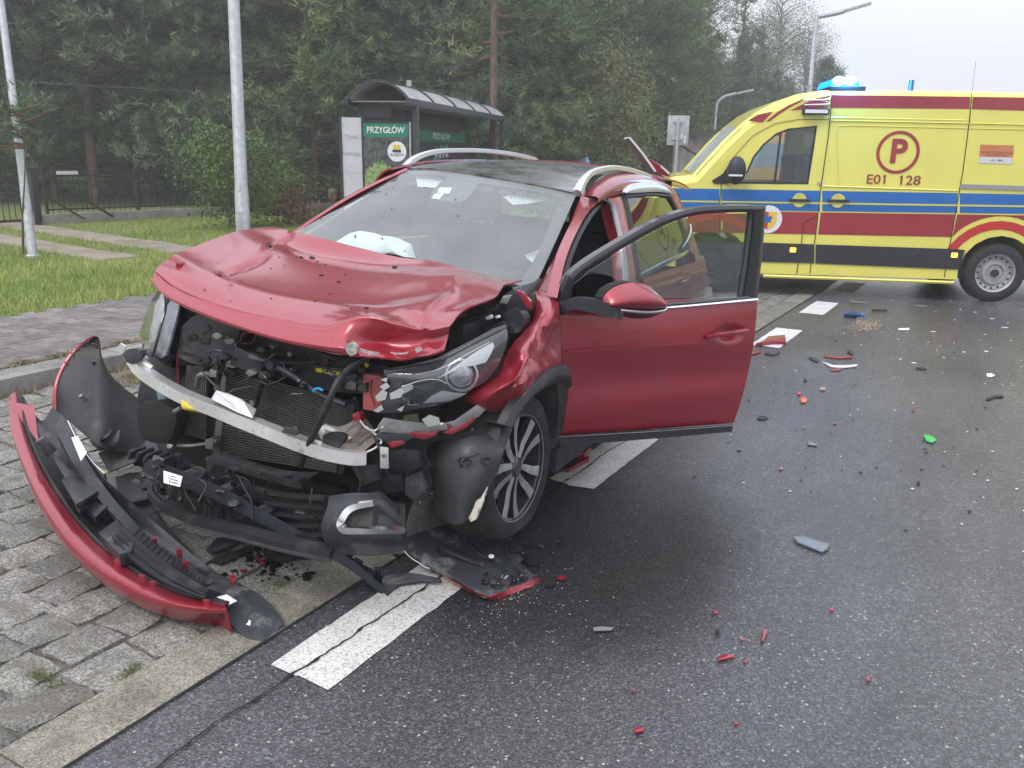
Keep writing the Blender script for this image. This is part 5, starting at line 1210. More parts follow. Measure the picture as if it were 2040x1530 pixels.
lower(-1, .38, -.20, [(0, .37)], M_rp, 'front_wing'); lower(-1, -.21, -1.24, [], M_rp, 'front_door'); lower(-1, -1.25, -2.14, [], M_rp, 'rear_door'); lower(-1, -2.15, -3.1, [(-2.54, .37)], M_rp, 'rear_quarter')
for sg in (.8, -.8): MB().box((-1.35, sg, .27), (2.1, .08, .12)).build('sill', M_gr, car, bevel=.02)
p = Sd(1365, 561, .02); MB().sweep([Sd(1352, 568, .012), Sd(1362, 562, .035), Sd(1377, 552, .012)], [(-.009, -.008), (.009, -.008), (.009, .008), (-.009, .008)], n=10).build('door_handle', M_rp, car, smooth=True)
# torn rear corner
for P in ([(1384,505,-2.93),(1402,510,-3.0),(1406,545,-3.05),(1418,560,-3.2),(1404,576,-3.1),(1390,560,-2.98)], [(1392,568,-3.0),(1418,572,-3.3),(1420,590,-3.35),(1402,596,-3.1),(1384,598,-2.98)]):
    MB().plate([CF.C(a, b, 'y', .86-.0*c) for a, b, c in P], (0, -.03, 0)).build('torn_quarter_panel', M_rp, car)
# right-hand glass/pillars (far side) - plain
def rs(P, m, nm, th=.01): return MB().plate([Vector((x_, -ys(z_)+.0, z_)) for x_, z_ in P], (0, th, 0)).build(nm, m, car)
rs([(-.62, 1.0), (-1.25, 1.33), (-1.28, 1.0)], M_carside, 'side_glass'); rs([(-1.32, 1.0), (-1.32, 1.34), (-2.1, 1.38), (-2.1, 1.0)], M_carside, 'side_glass'); rs([(-2.16, 1.0), (-2.16, 1.38), (-2.75, 1.36), (-2.95, 1.0)], M_carside, 'side_glass')
rs([(-1.24, .99), (-1.24, 1.42), (-1.33, 1.43), (-1.33, .99)], M_rp, 'side_pillar', .03); rs([(-2.1, .99), (-2.1, 1.44), (-2.17, 1.44), (-2.17, .99)], M_rp, 'side_pillar', .03); rs([(-2.74, 1.36), (-2.94, .99), (-3.15, .99), (-3.2, 1.42), (-2.74, 1.43)], M_rp, 'side_pillar', .03)
# far windscreen pillar (left in view)
A_ = cr_interp([X(584, 467, -.49), X(640, 430, -.66), (X(700, 393, -.84)), X(760, 362, -1.02), X(812, 339, -1.18)], 24)
mb = MB(); mb.grid([A_, [p+Vector((-.02, -.018, .012)) for p in A_], [p+Vector((-.06, -.05, .005)) for p in A_], [p+Vector((-.10, -.055, -.03)) for p in A_]], nu=9); mb.build('windscreen_pillar', M_rp, car, smooth=True)
MB().grid([[Vector((x_, -y_, z_)) for x_, y_, z_ in r] for r in ([(-1.2, .60, 1.40), (-1.6, .6, 1.47), (-2.4, .61, 1.49), (-3.15, .6, 1.45)], [(-1.2, .66, 1.33), (-1.6, .68, 1.40), (-2.4, .69, 1.43), (-3.15, .68, 1.40)])], nu=4, nv=16).build('roof_side', M_rp, car, smooth=True)
# rear end with gap where the tailgate is sprung open
MB().grid([[Vector((-3.15+.05*math.cos(y_*2), y_, z_)) for y_ in (-.84, -.5, 0, .5, .80)] for z_ in (.30, .5, .7, .9)], nu=8, nv=12, thick=.03).build('rear_bumper', M_rp, car, smooth=True)
MB().plate([X(a, b, -3.15) for a, b in ((1243,275),(1254,273),(1308,344),(1322,352),(1318,362),(1298,354))], (-.03, 0, 0)).build('tailgate_edge', mat('dark_red_lining', (.030, .007, .010), .4, coat=.6), car)
MB().sweep([X(a, b, -3.14) for a, b in ((1244,276),(1254,274),(1280,305),(1306,342))], [(-.006, -.006), (.006, -.006), (.006, .006), (-.006, .006)]).build('tailgate_trim', M_satin, car)
MB().plate([X(a, b, -3.3) for a, b in ((1284,318),(1292,316),(1316,330),(1334,346),(1330,352),(1300,342))], (-.05, 0, 0)).build('tailgate_spoiler', M_rp, car)
MB().sweep([X(1316, 331, -3.28), X(1334, 347, -3.28)], [(-.008, -.005), (.008, -.005), (.008, .005), (-.008, .005)]).build('tailgate_trim', M_satin, car)
MB().plate([X(a, b, -3.1) for a, b in ((1262,340),(1300,345),(1332,362),(1335,372),(1318,362),(1285,350))], (-.06, 0, 0)).build('tailgate_hinge_area', M_in, car)

# ---- left front wing (buckled)
WG = [[(1043,572,.63),(1058,573,.67),(1075,577,.71),(1094,583,.76),(1111,592,.80)],
 [(1052,590,.68),(1062,592,.72),(1080,595,.77),(1097,600,.81),(1114,605,.835)],
 [(1058,620,.73),(1066,622,.77),(1082,626,.82),(1099,630,.85),(1116,635,.86)],
 [(1045,655,.76),(1056,662,.83),(1074,664,.855),(1096,662,.845),(1118,668,.865)],
 [(1016,688,.78),(1040,700,.87),(1062,695,.88),(1088,702,.855),(1120,702,.87)],
 [(998,728,.80),(1024,735,.86),(1048,722,.90),(1080,724,.885),(1121,727,.875)],
 [(970,757,.77),(996,768,.86),(1020,760,.885),(1058,742,.90),(1096,736,.89)],
 [(922,792,.70),(958,800,.79),(992,792,.85),(1030,776,.89),(1069,756,.90)],
 [(942,814,.68),(968,824,.77),(1000,822,.83),(1018,810,.87),(1040,788,.90)]]
wg = MB().grid([[Y(*q) for q in r] for r in WG], nu=44, nv=30)
wv = []
for i, v in enumerate(wg.v):
    v = Vector(v); iu, iv = divmod(i, 30); u, w = iu/43, iv/29; d = .026*abs(noise.noise(Vector((v.x*8, v.z*7, 1))))-.014*abs(noise.noise(Vector((v.x*15+3, v.z*13, 5))))
    d += -.020*math.exp(-((w-.55-.3*(u-.5))/.05)**2)*(1 if .25 < u < .8 else 0)
    d *= min(1, (1-w)*6)
    wv.append(v+Vector((d*.5, d, 0)))
wg.v = [tuple(v) for v in wv]; wo_ = wg.build('front_wing', M_rp, car, smooth=True, label='buckled red front wing')
md = wo_.modifiers.new('s', 'SOLIDIFY'); md.thickness = .006
# wheel arch cladding
A = [(1005,846),(1022,812),(1045,782),(1068,757),(1095,737),(1120,727),(1132,730),(1136,760)]; B = [(1018,850),(1034,822),(1056,795),(1078,778),(1100,766),(1114,763),(1122,765),(1126,775)]
a = [Y(p.x, p.y, .90) for p in cr_interp([(q[0], q[1], 0) for q in A], 28)]; b = [Y(p.x, p.y, .885) for p in cr_interp([(q[0], q[1], 0) for q in B], 28)]
mb = MB(); mb.grid([a, [(p+q)/2+Vector((0, .02, 0)) for p, q in zip(a, b)], b], nu=6); mb.grid([b, [p+Vector((0, -.12, 0)) for p in b]]); mb.grid([a, [p+Vector((0, -.03, 0)) for p in a]]); mb.build('wheel_arch_trim', M_gr, car, smooth=True)
a = [Y(*q) for q in ((1132,745,.88),(1133,790,.88),(1128,840,.87),(1118,878,.86))]; MB().grid([a, [p+Vector((.16, -.02, 0)) for p in a], [p+Vector((.2, -.4, .0)) for p in a]], nu=6, nv=10).build('arch_liner', M_in, car, smooth=True)
MB().grid([[Vector((.42*math.cos(t), y_, .36+.40*math.sin(t))) for t in [R(-10+i*16) for i in range(13)]] for y_ in (.84, .4)]).build('arch_liner', M_in, car, smooth=True)
MB().grid([[Vector((.40*math.cos(t), -y_, .36+.38*math.sin(t))) for t in [R(-10+i*16) for i in range(13)]] for y_ in (.84, .4)]).build('arch_liner', M_in, car, smooth=True)

# ---- open front door
d0 = Vector((-.235, .875, 0)); d1 = Vector((-1.05, 1.46, 0)); dn = Vector((d1.y-d0.y, -(d1.x-d0.x), 0)).normalized()
if dn.x < 0: dn = -dn
DP = lambda px, py, off=0.: CF.CP(px, py, d0+dn*off, dn)
door = bpy.data.objects.new('front_door', None); COL.objects.link(door); door.parent = car; door['label'] = 'open red front door'
L_edge = [(1114,602),(1115,640),(1117,700),(1118,760),(1118,820),(1115,866)]; Rt = [(1509,594),(1507,630),(1502,680),(1492,735),(1480,785),(1462,842)]
rows = []
for i in range(len(L_edge)):
    a, b = L_edge[i], Rt[i]; t = i/5; bulge = [.0, .018, .030, .012, .020, .0][i]; r = []
    for j in range(7):
        u = j/6; r.append(DP(a[0]+(b[0]-a[0])*u, a[1]+(b[1]-a[1])*u, bulge*(.6+.4*math.sin(math.pi*u))))
    rows.append(r)
dd = MB().grid(rows, nu=46, nv=40); 
hp = DP(1448, 668)
vv = []
for v in dd.v:
    v = Vector(v); w = v-hp; along = w.dot((d1-d0).normalized()); e = (along/.085)**2+((w.z-.012)/.045)**2
    q = v
    if e < 1: q = v-dn*.030*(1-e)
    vv.append(q)
dd.v = [tuple(v) for v in vv]; dd.build('door_skin', M_rp, door, smooth=True)
# swage line
ln = [DP(1128, 701, .034), DP(1250, 692, .036), DP(1420, 683, .034)]
MB().sweep(ln, [(-.0035, -.0035), (.0035, -.0035), (.0035, .0035), (-.0035, .0035)], n=12).build('swage_line', M_rp, door, smooth=True)
# inner side of the door
inn = [DP(a, b, -.085) for a, b in ((1124,612),(1500,596),(1496,680),(1476,780),(1455,840),(1124,864))]
MB().plate(inn, -dn*.05).build('door_inner_trim', M_in, door, bevel=.01)
edge = []
for i in range(len(Rt)): p = DP(*Rt[i]); edge.append([p, p-dn*.10])
MB().grid([[e[0] for e in edge], [e[1] for e in edge]]).build('door_edge', M_rp, door)
edge = [[DP(*q), DP(*q)-dn*.10] for q in L_edge]; MB().grid([[e[0] for e in edge], [e[1] for e in edge]]).build('door_edge', M_rp, door)
a, b = DP(1462, 843), DP(1115, 867); MB().grid([[a, b], [a-dn*.1, b-dn*.1]]).build('door_edge', M_rp, door)
P = [(1113,868),(1200,863),(1300,857),(1461,845)]; P2 = [(1114,887),(1200,882),(1300,874),(1458,860)]
mb = MB(); mb.grid([[DP(*q, .030) for q in P], [DP(*q, .034) for q in P2], [DP(*q, -.02) for q in P2]], nv=14); mb.build('door_sill_trim', mat('gloss_black_sill', (.012, .013, .018), .25, coat=.6), door, smooth=True)
mb = MB(); mb.grid([[DP(a, b, .022) for a, b in P], [DP(a, b+3, .036) for a, b in P]], nv=14); mb.build('sill_trim_edge', M_satin, door)
# window frame
FO = [(1116,596),(1130,555),(1165,523),(1212,493),(1290,448),(1330,430),(1364,419),(1400,412),(1440,409.5),(1480,409),(1526,410)]
FI = [(1136,597),(1141,566),(1172,537),(1218,508),(1292,465),(1332,445),(1366,433),(1400,427),(1440,424),(1478,423),(1504,424)]
def dstrip(nm, A, B, m, n_=30, o=0., th=.04, oc=.008):
    a = [DP(p.x, p.y, o) for p in cr_interp([(q[0], q[1], 0) for q in A], n_)]; b = [DP(p.x, p.y, o) for p in cr_interp([(q[0], q[1], 0) for q in B], n_)]
    mb = MB(); mb.grid([a, [(p+q)/2+dn*oc for p, q in zip(a, b)], b], nu=5); mb.grid([a, [p-dn*th for p in a]]); mb.grid([b, [p-dn*th for p in b]]); mb.grid([[p-dn*th for p in a], [p-dn*th for p in b]]); return mb.build(nm, m, door, smooth=True)
M_gl = mat('gloss_black_frame', (.016, .017, .020), .22, coat=.7)
dstrip('window_frame', FO, FI, M_gl)
dstrip('window_frame', [(1504,423),(1498,480),(1490,540),(1483,592)], [(1526,410),(1521,480),(1515,540),(1509,594)], M_gl, th=.05, oc=.012)
dstrip('glass_channel', [(1497,424),(1490,480),(1482,540),(1474,592)], [(1504,424),(1498,480),(1490,540),(1483,592)], mat('grey_rubber', (.10, .11, .12), .5), o=-.012, th=.01, oc=0)
GL = [(1138,603),(1142,568),(1174,540),(1219,511),(1293,467),(1333,447),(1367,435),(1400,429),(1440,426),(1478,425),(1503,426),(1496,480),(1488,540),(1481,592)]
MB().plate([DP(a, b, -.02) for a, b in GL], -dn*.004).build('door_window', M_doorgl, door)
dstrip('chrome_waist_strip', [(1318,611),(1400,604),(1509,594)], [(1318,617),(1400,610),(1509,600)], M_chrome, o=.022, th=.02, n_=10)
dstrip('waist_seal', [(1136,602),(1250,606),(1330,603),(1490,590)], [(1136,610),(1250,612),(1330,610),(1500,595)], M_gl, o=.012, th=.03, n_=14)
# quarter-light triangle + white reflection piece
P = [(1114,598),(1122,575),(1135,548),(1142,560),(1140,600),(1128,628),(1116,628)]; MB().plate([DP(a, b, .012) for a, b in P], -dn*.03).build('mirror_base', M_in, door, bevel=.004)
# handle
hd = [DP(1408, 672, .030), DP(1425, 668, .058), DP(1460, 663, .060), DP(1488, 659, .030)]
MB().sweep(hd, [(-.012, -.009), (.012, -.009), (.014, .004), (0, .011), (-.014, .004)], n=16).build('door_handle', M_rp, door, smooth=True)
# mirror
mo = .16
MC = DP(1259, 595, mo); ux = (DP(1320, 602, mo)-DP(1198, 602, mo)); hl = ux.length/2; ux.normalize(); uz = Vector((0, 0, 1)); uz = (uz-ux*uz.dot(ux)).normalized(); un = ux.cross(uz)
if un.dot(dn) < 0: un = -un
mc_out = [(1198,606),(1199,594),(1207,581),(1222,570),(1240,564),(1256,562),(1274,564),(1292,571),(1307,583),(1317,596),(1321,607)]
mc_bot = [(1198,608),(1210,611),(1225,613),(1240,614),(1256,615),(1272,616),(1288,616),(1300,615),(1310,614),(1317,612),(1321,609)]
a = [DP(*q, mo-.04) for q in mc_out]; b = [DP(*q, mo-.02) for q in mc_bot]; rows = []
for i in range(7):
    t = i/6; bul = .075*math.sin(math.pi*min(1, t*.8+.05)); rows.append([p.lerp(q, t)+un*(bul*math.sin(math.pi*(j/10))**.5) for j, (p, q) in enumerate(zip(a, b))])
MB().grid(rows, nu=18, nv=30).build('mirror_cap', M_rp, door, smooth=True)
c2_ = [(1199,608),(1212,616),(1226,624),(1242,630),(1258,634),(1274,635),(1290,634),(1304,629),(1313,622),(1319,614),(1321,609)]
rows2 = [[p.copy() for p in rows[-1]]]; cc = [DP(*q, mo-.03) for q in c2_]
for i in range(1, 5): t = i/4; rows2.append([p.lerp(q, t)+un*.02*math.sin(math.pi*t) for p, q in zip(rows[-1], cc)])
MB().grid(rows2, nu=10, nv=30).build('mirror_housing', M_sh, door, smooth=True)
MB().grid([a, [p-un*.05 for p in a]]).grid([[p-un*.05 for p in a], [p-un*.05 for p in cc]]).build('mirror_back', M_in, door)
sA = [p+un*.012 for p in rows[-1][2:]]; sB = [p.lerp(q, .38)+un*.016 for p, q in zip(rows[-1][2:], cc[2:])]; MB().grid([sA, [(p+q)/2+un*.006 for p, q in zip(sA, sB)], sB], nu=5, nv=20).build('mirror_chrome', M_chrome, door, smooth=True)
MB().sweep([DP(1122, 612, .01), DP(1145, 604, .05), DP(1172, 606, .09), DP(1205, 614, mo-.03), DP(1232, 620, mo-.02)], [(-.03, -.022), (.03, -.022), (.03, .022), (-.03, .022)], n=16, scale=lambda t: .95+.35*t).build('mirror_arm', M_sh, door, smooth=True)
for q_ in ((1116,650),(1116,830)): p = DP(*q_, -.04); MB().box(p+Vector((.02, -.03, 0)), (.09, .05, .06)).build('hinge', M_rp, door)
# ---- wheels of the red car
ZF = Y(1000, 1052, .80).z
def alloy(cx_, cy_, cz_, par, sgn=1, r_=.33, camber=0., steer=0., flat=0.):
    ax = Vector((math.sin(steer), sgn*math.cos(steer)*math.cos(camber), sgn*math.sin(camber)*0+math.sin(camber))).normalized()
    c = Vector((cx_, cy_, cz_)); q = ax.to_track_quat('Z', 'X'); T = lambda x, y, z: c+q @ Vector((x, y, z)); ri = r_*(.672 if flat else .62)
    ty = MB().lathe(c, [(ri, -.012), (ri+.012, .004), (r_*.86, .010), (r_*.95, -.004), (r_, -.035), (r_+.001, -.10), (r_, -.165), (r_*.94, -.20), (ri, -.20)], q=q, n=56)
    if flat: ty.v = [(v[0], v[1]+sgn*.035*max(0, min(1, (flat-v[2])*12)), max(v[2], flat)) for v in ty.v]
    ty.build('tyre', M_rub, par, smooth=True)
    mb = MB()
    for k in range(4 if not flat else 0):
        rr_ = r_+.0012; z_ = -.055-.032*k; mb.lathe(c, [(rr_-.006, z_-.0035), (rr_, z_-.0035), (rr_, z_+.0035), (rr_-.006, z_+.0035)], q=q, n=40)
    if not flat: mb.build('tread_groove', M_blk, par, kind='stuff')
    rim = MB().lathe(c, [(ri+.006, .0), (ri+.010, -.004), (ri-.004, -.012), (ri-.012, -.05), (ri-.02, -.18)], q=q, n=56).build('rim', M_lampd, par, smooth=True)
    MB().lathe(c, [(ri+.004, .002), (ri+.009, .0035), (ri+.010, -.003)], q=q, n=56).build('rim_lip', M_alu2, par, smooth=True)
    MB().rod(T(0, 0, -.15), T(0, 0, -.10), .15, n=24).build('brake_disc', M_alu2, par)
    for k in range(5):
        a = 2*math.pi*k/5+.35
        for s_ in (-1, 1):
            def pt(r, da, z): t = a+s_*da; return T(r*math.cos(t), r*math.sin(t), z)
            A = [pt(.040, .20, -.010), pt(.10, .15, -.014), pt(.15, .13, -.010), pt(ri, .16, -.004)]; B = [pt(.040, .72, -.012), pt(.10, .44, -.018), pt(.15, .36, -.013), pt(ri, .37, -.006)]
            Cc = [p-ax*.03 for p in B]; Dd = [p-ax*.03 for p in A]
            MB().grid([A, B], thick=0).build('spoke_face', M_mach, par); MB().grid([B, Cc]).grid([A, Dd]).grid([Cc, Dd]).build('spoke', M_lampd, par)
    MB().lathe(c, [(0, -.004), (.028, -.004), (.034, -.010), (.055, -.014), (.062, -.03)], q=q, n=24).build('hub_cap', M_lampd, par, smooth=True)
M_mach = mat('machined_alloy_face', (.50, .50, .52), .30, metal=.75, var=.15, vscale=20)
def wheel_root(): w = bpy.data.objects.new('wheel', None); COL.objects.link(w); w.parent = car; return w
alloy(.125, .835, .366, wheel_root(), 1, .300, camber=R(4.0), steer=R(4), flat=ZF)
alloy(0, -.76, .335, wheel_root(), -1); alloy(-2.54, .80, .40, wheel_root(), 1); alloy(-2.54, -.80, .345, wheel_root(), -1)

# ---- engine bay
def pl(nm, P, m, th=(-.02, 0, 0), bevel=0, par=None, x=None, label=None):
    pts_ = [X(*(q if len(q) == 3 else (q[0], q[1], x))) for q in P]
    return MB().plate(pts_, th).build(nm, m, par or car, bevel=bevel, label=label)
def xt(nm, P, r_, m, k=8, n=24, par=None, scale=None): return MB().tube([X(*q) for q in P], r_, k, n=n, scale=scale).build(nm, m, par or car, smooth=True)
MB().box((-.08, -.08, .72), (.34, .95, .28)).box((.05, .15, .55), (.3, .5, .34)).build('engine', M_in, car, bevel=.02)
MB().box((-.02, 0, .50), (.75, .92, .12)).build('subframe', M_in, car, bevel=.02)
for sg in (-.60, .56): MB().box((-.05, sg, .62), (.85, .09, .12)).build('chassis_rail', M_in, car, bevel=.01)
for sg, c3 in ((.60, .86), (-.62, .84)): MB().box((.03, sg, c3), (.5, .06, .12)).build('inner_wing', M_in, car, bevel=.02)
# black bits in the gap left of the wing
pl('battery_cover', [(1000,590),(1022,575),(1046,590),(1052,620),(1040,650),(1005,668),(975,690),(950,700),(935,695),(960,650),(985,610)], M_in, x=.0, th=(-.12, 0, 0), bevel=.01)
for P, m, x_ in (([(1002,590),(1020,587),(1010,606),(994,604)], M_alu2, .06), ([(975,612),(992,606),(990,618),(972,624)], M_sh, .1), ([(966,632),(977,627),(980,634),(970,638)], M_label, .12), ([(986,630),(992,628),(994,633),(988,635)], M_label, .12), ([(960,655),(1000,640),(1012,650),(975,672)], M_sh, .1)):
    pl('clip', P, m, x=x_, th=(-.02, 0, 0), bevel=.002)
c_ = X(1022, 640, .06); MB().rod(c_, c_+Vector((-.06, 0, 0)), .048, n=18).build('strut_top', M_sh, car); 
xt('cowl_trim', [(1045,590,.02),(1060,575,-.02),(1075,560,-.06)], .012, M_in); pl('torn_bracket', [(1028,578),(1040,582),(1056,600),(1058,616),(1050,612),(1040,596)], M_rp, x=.05)
pl('cowl_corner', [(1020,573,-.14),(1052,566,-.2),(1075,556,-.24),(1068,580,-.2),(1050,596,-.12),(1035,590,-.12)], M_sh, th=(-.03, 0, 0), bevel=.004)
# radiator pack
RX = .40
pl('radiator_core', [(440,728),(690,800),(672,940),(423,900)], M_core, x=RX, th=(-.05, 0, 0))
mb = MB()
def lerp2(a, b, t): return (a[0]+(b[0]-a[0])*t, a[1]+(b[1]-a[1])*t)
for k in range(34):
    t = k/33; a = lerp2((441,730), (424,900), t); b = lerp2((690,801), (671,940), t); pa, pb = X(*a, RX+.006), X(*b, RX+.006)
    mb.box((pa+pb)/2, ((pb-pa).length, .010, .0034), rot=(pb-pa).to_track_quat('X', 'Z').to_matrix())
mb.build('cooling_fins', M_fin, car, kind='stuff')
mb = MB()
for k in range(14):
    t = (k+.5)/14; a = lerp2((441,730), (690,801), t); b = lerp2((424,900), (671,940), t); pa, pb = X(*a, RX+.004), X(*b, RX+.004); mb.rod(pa, pb, .0022, n=4)
mb.build('cooling_tubes', M_core, car, kind='stuff')
pl('radiator_end_tank', [(424,905),(437,905),(452,730),(440,727)], M_alu2, x=RX+.02, bevel=.003); pl('radiator_end_tank', [(672,945),(684,942),(704,808),(690,800)], M_sh, x=RX+.02, bevel=.003)
pl('intercooler', [(372,724),(416,736),(412,878),(360,863)], M_core, x=RX, th=(-.05, 0, 0))
for k in range(11):
    t = (k+.5)/11; a = lerp2((374,726), (415,737), t); b = lerp2((362,862), (411,876), t); pa, pb = X(*a, RX+.008), X(*b, RX+.008)
    MB().box((pa+pb)/2, ((pb-pa).length, .006, .012), rot=(pb-pa).to_track_quat('X', 'Y').to_matrix()).build('intercooler_tube', M_fin, car)
pl('duct_box', [(352,712),(361,650),(380,632),(398,624),(440,636),(478,652),(474,676),(470,695),(440,718),(414,734),(380,724)], M_gr, x=RX+.05, th=(-.06, 0, 0), bevel=.006)
for P in ([(372,668),(390,665),(392,676),(374,680)], [(396,672),(418,674),(417,686),(398,685)], [(402,655),(414,647),(420,655),(402,668)], [(364,700),(412,716),(412,721),(364,706)]): pl('duct_recess', P, M_in, x=RX+.056, th=(-.01, 0, 0), bevel=.001)
pl('upper_panel', [(345,600),(395,622),(480,650),(560,678),(650,706),(735,722),(800,735),(810,752),(740,760),(690,758),(600,745),(520,722),(478,700),(478,655),(400,626),(345,640)], M_in, x=RX-.02, th=(-.06, 0, 0), bevel=.004)
pl('lock_carrier', [(528,716),(600,722),(680,735),(722,742),(725,786),(700,784),(655,780),(620,770),(600,752),(560,742),(528,736)], M_sh, x=RX+.03, th=(-.05, 0, 0), bevel=.005)
pl('label', [(628,732),(679,741),(677,748),(627,740)], M_ylab, x=RX+.036, th=(.002, 0, 0)); text('label_text', '▲ ■ ◄◄', .014, M_blk, TM(X(654, 740, RX+.040), Vector((0, 1, -.12)), Vector((0, .12, 1))), car)
for q_ in ((732,727,.42),): c_ = X(*q_); MB().rod(c_, c_+Vector((.006, 0, 0)), .009, n=10).build('cap_dot', M_ylab, car)
for q_ in ((530,694),(545,690),(580,705)): c_ = X(*q_, RX+.03); MB().rod(c_, c_+Vector((.012, 0, 0)), .010, n=8).build('bolt', M_alu2, car)
pl('lamp_access_hole', [(688,774),(692,762),(702,758),(710,764),(709,778)], M_alu2, x=RX+.034, th=(.002, 0, 0))
# small framed radiator with bracket
xt('bracket_frame', [(470,700,.47),(452,716,.47),(440,740,.47),(432,772,.47),(437,782,.47),(470,795,.47),(505,808,.47),(512,795,.47),(522,765,.47),(532,748,.47)], .011, M_in, n=40)
pl('fan_motor_cover', [(468,690),(490,700),(527,712),(520,748),(508,752),(480,736),(455,728)], M_sh, x=.49, th=(-.05, 0, 0), bevel=.008)
for q_ in ((435,772),(505,802)): c_ = X(*q_, .485); MB().rod(c_, c_+Vector((.012, 0, 0)), .012, n=10).build('bolt', M_alu2, car)
xt('support_arm', [(500,710,.5),(530,722,.5),(560,734,.5),(600,758,.5),(640,786,.5),(690,806,.5)], .017, M_sh, n=30, scale=lambda t: 1-.25*t)
xt('cable', [(505,708,.5),(560,722,.5),(620,722,.49),(690,716,.47),(720,715,.45)], .004, M_in, n=30); xt('cable', [(520,745,.48),(600,722,.48),(700,712,.47)], .003, M_in, n=20)
xt('red_wire', [(478,680,.47),(482,668,.47),(492,663,.47),(506,665,.47),(508,672,.47),(500,684,.47),(480,684,.47)], .0022, M_rp, n=30, k=5)
xt('grey_wire', [(448,668,.47),(462,675,.47),(470,690,.47)], .003, M_alu2, n=10, k=5)
xt('coolant_pipe', [(392,770,.47),(396,750,.48),(408,745,.48),(424,747,.46)], .011, M_alu2); pl('pipe_block', [(417,735),(432,738),(430,753),(416,751)], M_alu2, x=.49, th=(-.04, 0, 0), bevel=.004)
xt('coolant_pipe', [(354,887,.5),(380,888,.5),(410,884,.46)], .008, M_alu2); pl('pipe_block', [(408,876),(424,872),(424,896),(408,894)], M_alu2, x=.47, th=(-.04, 0, 0), bevel=.004)
xt('rubber_hose', [(352,884,.5),(342,878,.5),(338,868,.48),(342,856,.44)], .012, M_in)
xt('blue_clip', [(624,780,.53),(628,775,.53),(636,774,.53),(644,778,.53)], .005, M_bluec, n=12)
xt('drain_hose', [(735,712,.60),(712,722,.63),(690,740,.66),(672,762,.70),(655,800,.73),(635,845,.74),(615,885,.74),(598,928,.72)], .012, M_in, n=50)
xt('washer_neck', [(702,800,.46),(700,830,.46),(694,850,.46)], .032, M_sh, n=8); pl('washer_pump', [(680,840),(700,838),(706,856),(692,868),(676,862)], M_in, x=.5, th=(-.05, 0, 0), bevel=.006)
# lower air guide under the radiator
pl('air_guide', [(408,912),(430,906),(505,932),(560,945),(622,948),(606,962),(598,976),(520,955),(440,928),(412,926)], M_gr, x=.50, th=(-.05, 0, 0), bevel=.004)
pl('splash_shield', [(600,940),(660,925),(740,900),(800,890),(850,900),(850,980),(700,985),(600,975)], M_core, x=.30, th=(-.05, 0, 0), bevel=.01)
pl('undertray', [(360,870),(430,905),(600,975),(660,985),(660,1095),(560,1088),(420,1050),(340,1000),(300,930)], M_core, x=.42, th=(-.4, 0, 0), bevel=.01)
# aluminium crash beam
bc = [(262,708,.44),(283,738,.50),(322,766,.56),(372,793,.62),(430,816,.68),(480,837,.71),(540,861,.73),(600,885,.73),(652,902,.71),(700,911,.68),(727,911,.65)]
prof = [(-.026, -.022), (.024, -.026), (.028, .018), (.010, .028), (-.024, .026)]
MB().sweep([X(*q) for q in bc], [(b, a) for a, b in prof], upv=(1, 0, 0), n=60).build('crash_beam', M_alu, car, smooth=True)
pl('beam_plate', [(421,795,.70),(430,779,.66),(455,786,.67),(482,798,.68),(509,817,.69),(502,833,.74),(470,820,.73)], M_alu, th=(-.004, 0, .002))
pl('beam_end_pad', [(244,706),(252,696),(266,694),(280,698),(284,708),(276,720),(262,726),(250,722)], M_gr, x=.52, th=(-.02, 0, 0), bevel=.004)
for P in ([(233,694),(240,684),(250,690),(246,702),(238,708)], [(262,690),(276,684),(280,692),(270,698)], [(268,716),(284,726),(300,734),(304,730),(280,712)]): pl('bent_bracket', P, M_alu, x=.50, th=(-.008, 0, 0))
for P in ([(566,852),(590,850),(596,862),(590,868),(560,862)],): pl('rubber_stop', P, M_gr, x=.77, th=(-.01, 0, 0), bevel=.002)
# crumpled left end of the beam
pl('crash_box', [(636,872,.60),(648,848,.58),(668,852,.56),(690,846,.54),(717,829,.50),(735,850,.52),(750,878,.56),(728,897,.62),(700,900,.66),(660,892,.66)], mat('beige_primed_metal', (.40, .34, .29), .45, metal=.5, var=.2, vscale=14), th=(-.02, 0, 0), bevel=.003)
crk = [(676,868,.60),(690,858,.6),(702,850,.57),(716,836,.54)]
for sh_ in (0, 16, 30): xt('crease', [(a+sh_*.8, b+sh_*.9, c+.012) for a, b, c in crk], .005, M_alu2, k=5, n=10)
pl('rubber_pad', [(640,882),(642,868),(654,862),(674,862),(688,868),(684,884),(668,896),(650,896)], M_in, x=.70, th=(-.02, 0, 0), bevel=.004)
pl('bent_bracket', [(632,860),(646,845),(676,858),(680,864),(650,856),(640,876)], M_alu, x=.66, th=(-.01, 0, 0))
pl('bent_bracket', [(700,826),(714,820),(720,838),(708,846)], M_rp, x=.56, th=(-.03, 0, 0), bevel=.003)
xt('bent_rod', [(718,838,.56),(730,852,.58),(745,858,.6),(756,852,.6)], .004, M_alu, n=16); xt('bent_rod', [(728,902,.64),(748,892,.62),(760,880,.6),(752,868,.6),(730,850,.58)], .004, M_alu, n=20)
pl('hanging_tag', [(757,890),(773,892),(774,934),(757,933)], M_alu, x=.66, th=(-.004, 0, 0), bevel=.001); c_ = X(765, 908, .668); MB().rod(c_, c_+Vector((.006, 0, 0)), .007, n=8).build('tag_stud', M_alu2, car)
pl('primer_panel', [(723,745),(757,748),(765,770),(766,800),(760,822),(722,816)], M_pink, x=.50, th=(-.04, 0, 0), bevel=.006); xt('panel_rib', [(738,756,.505),(736,780,.505),(744,808,.505)], .005, M_pink, k=6)
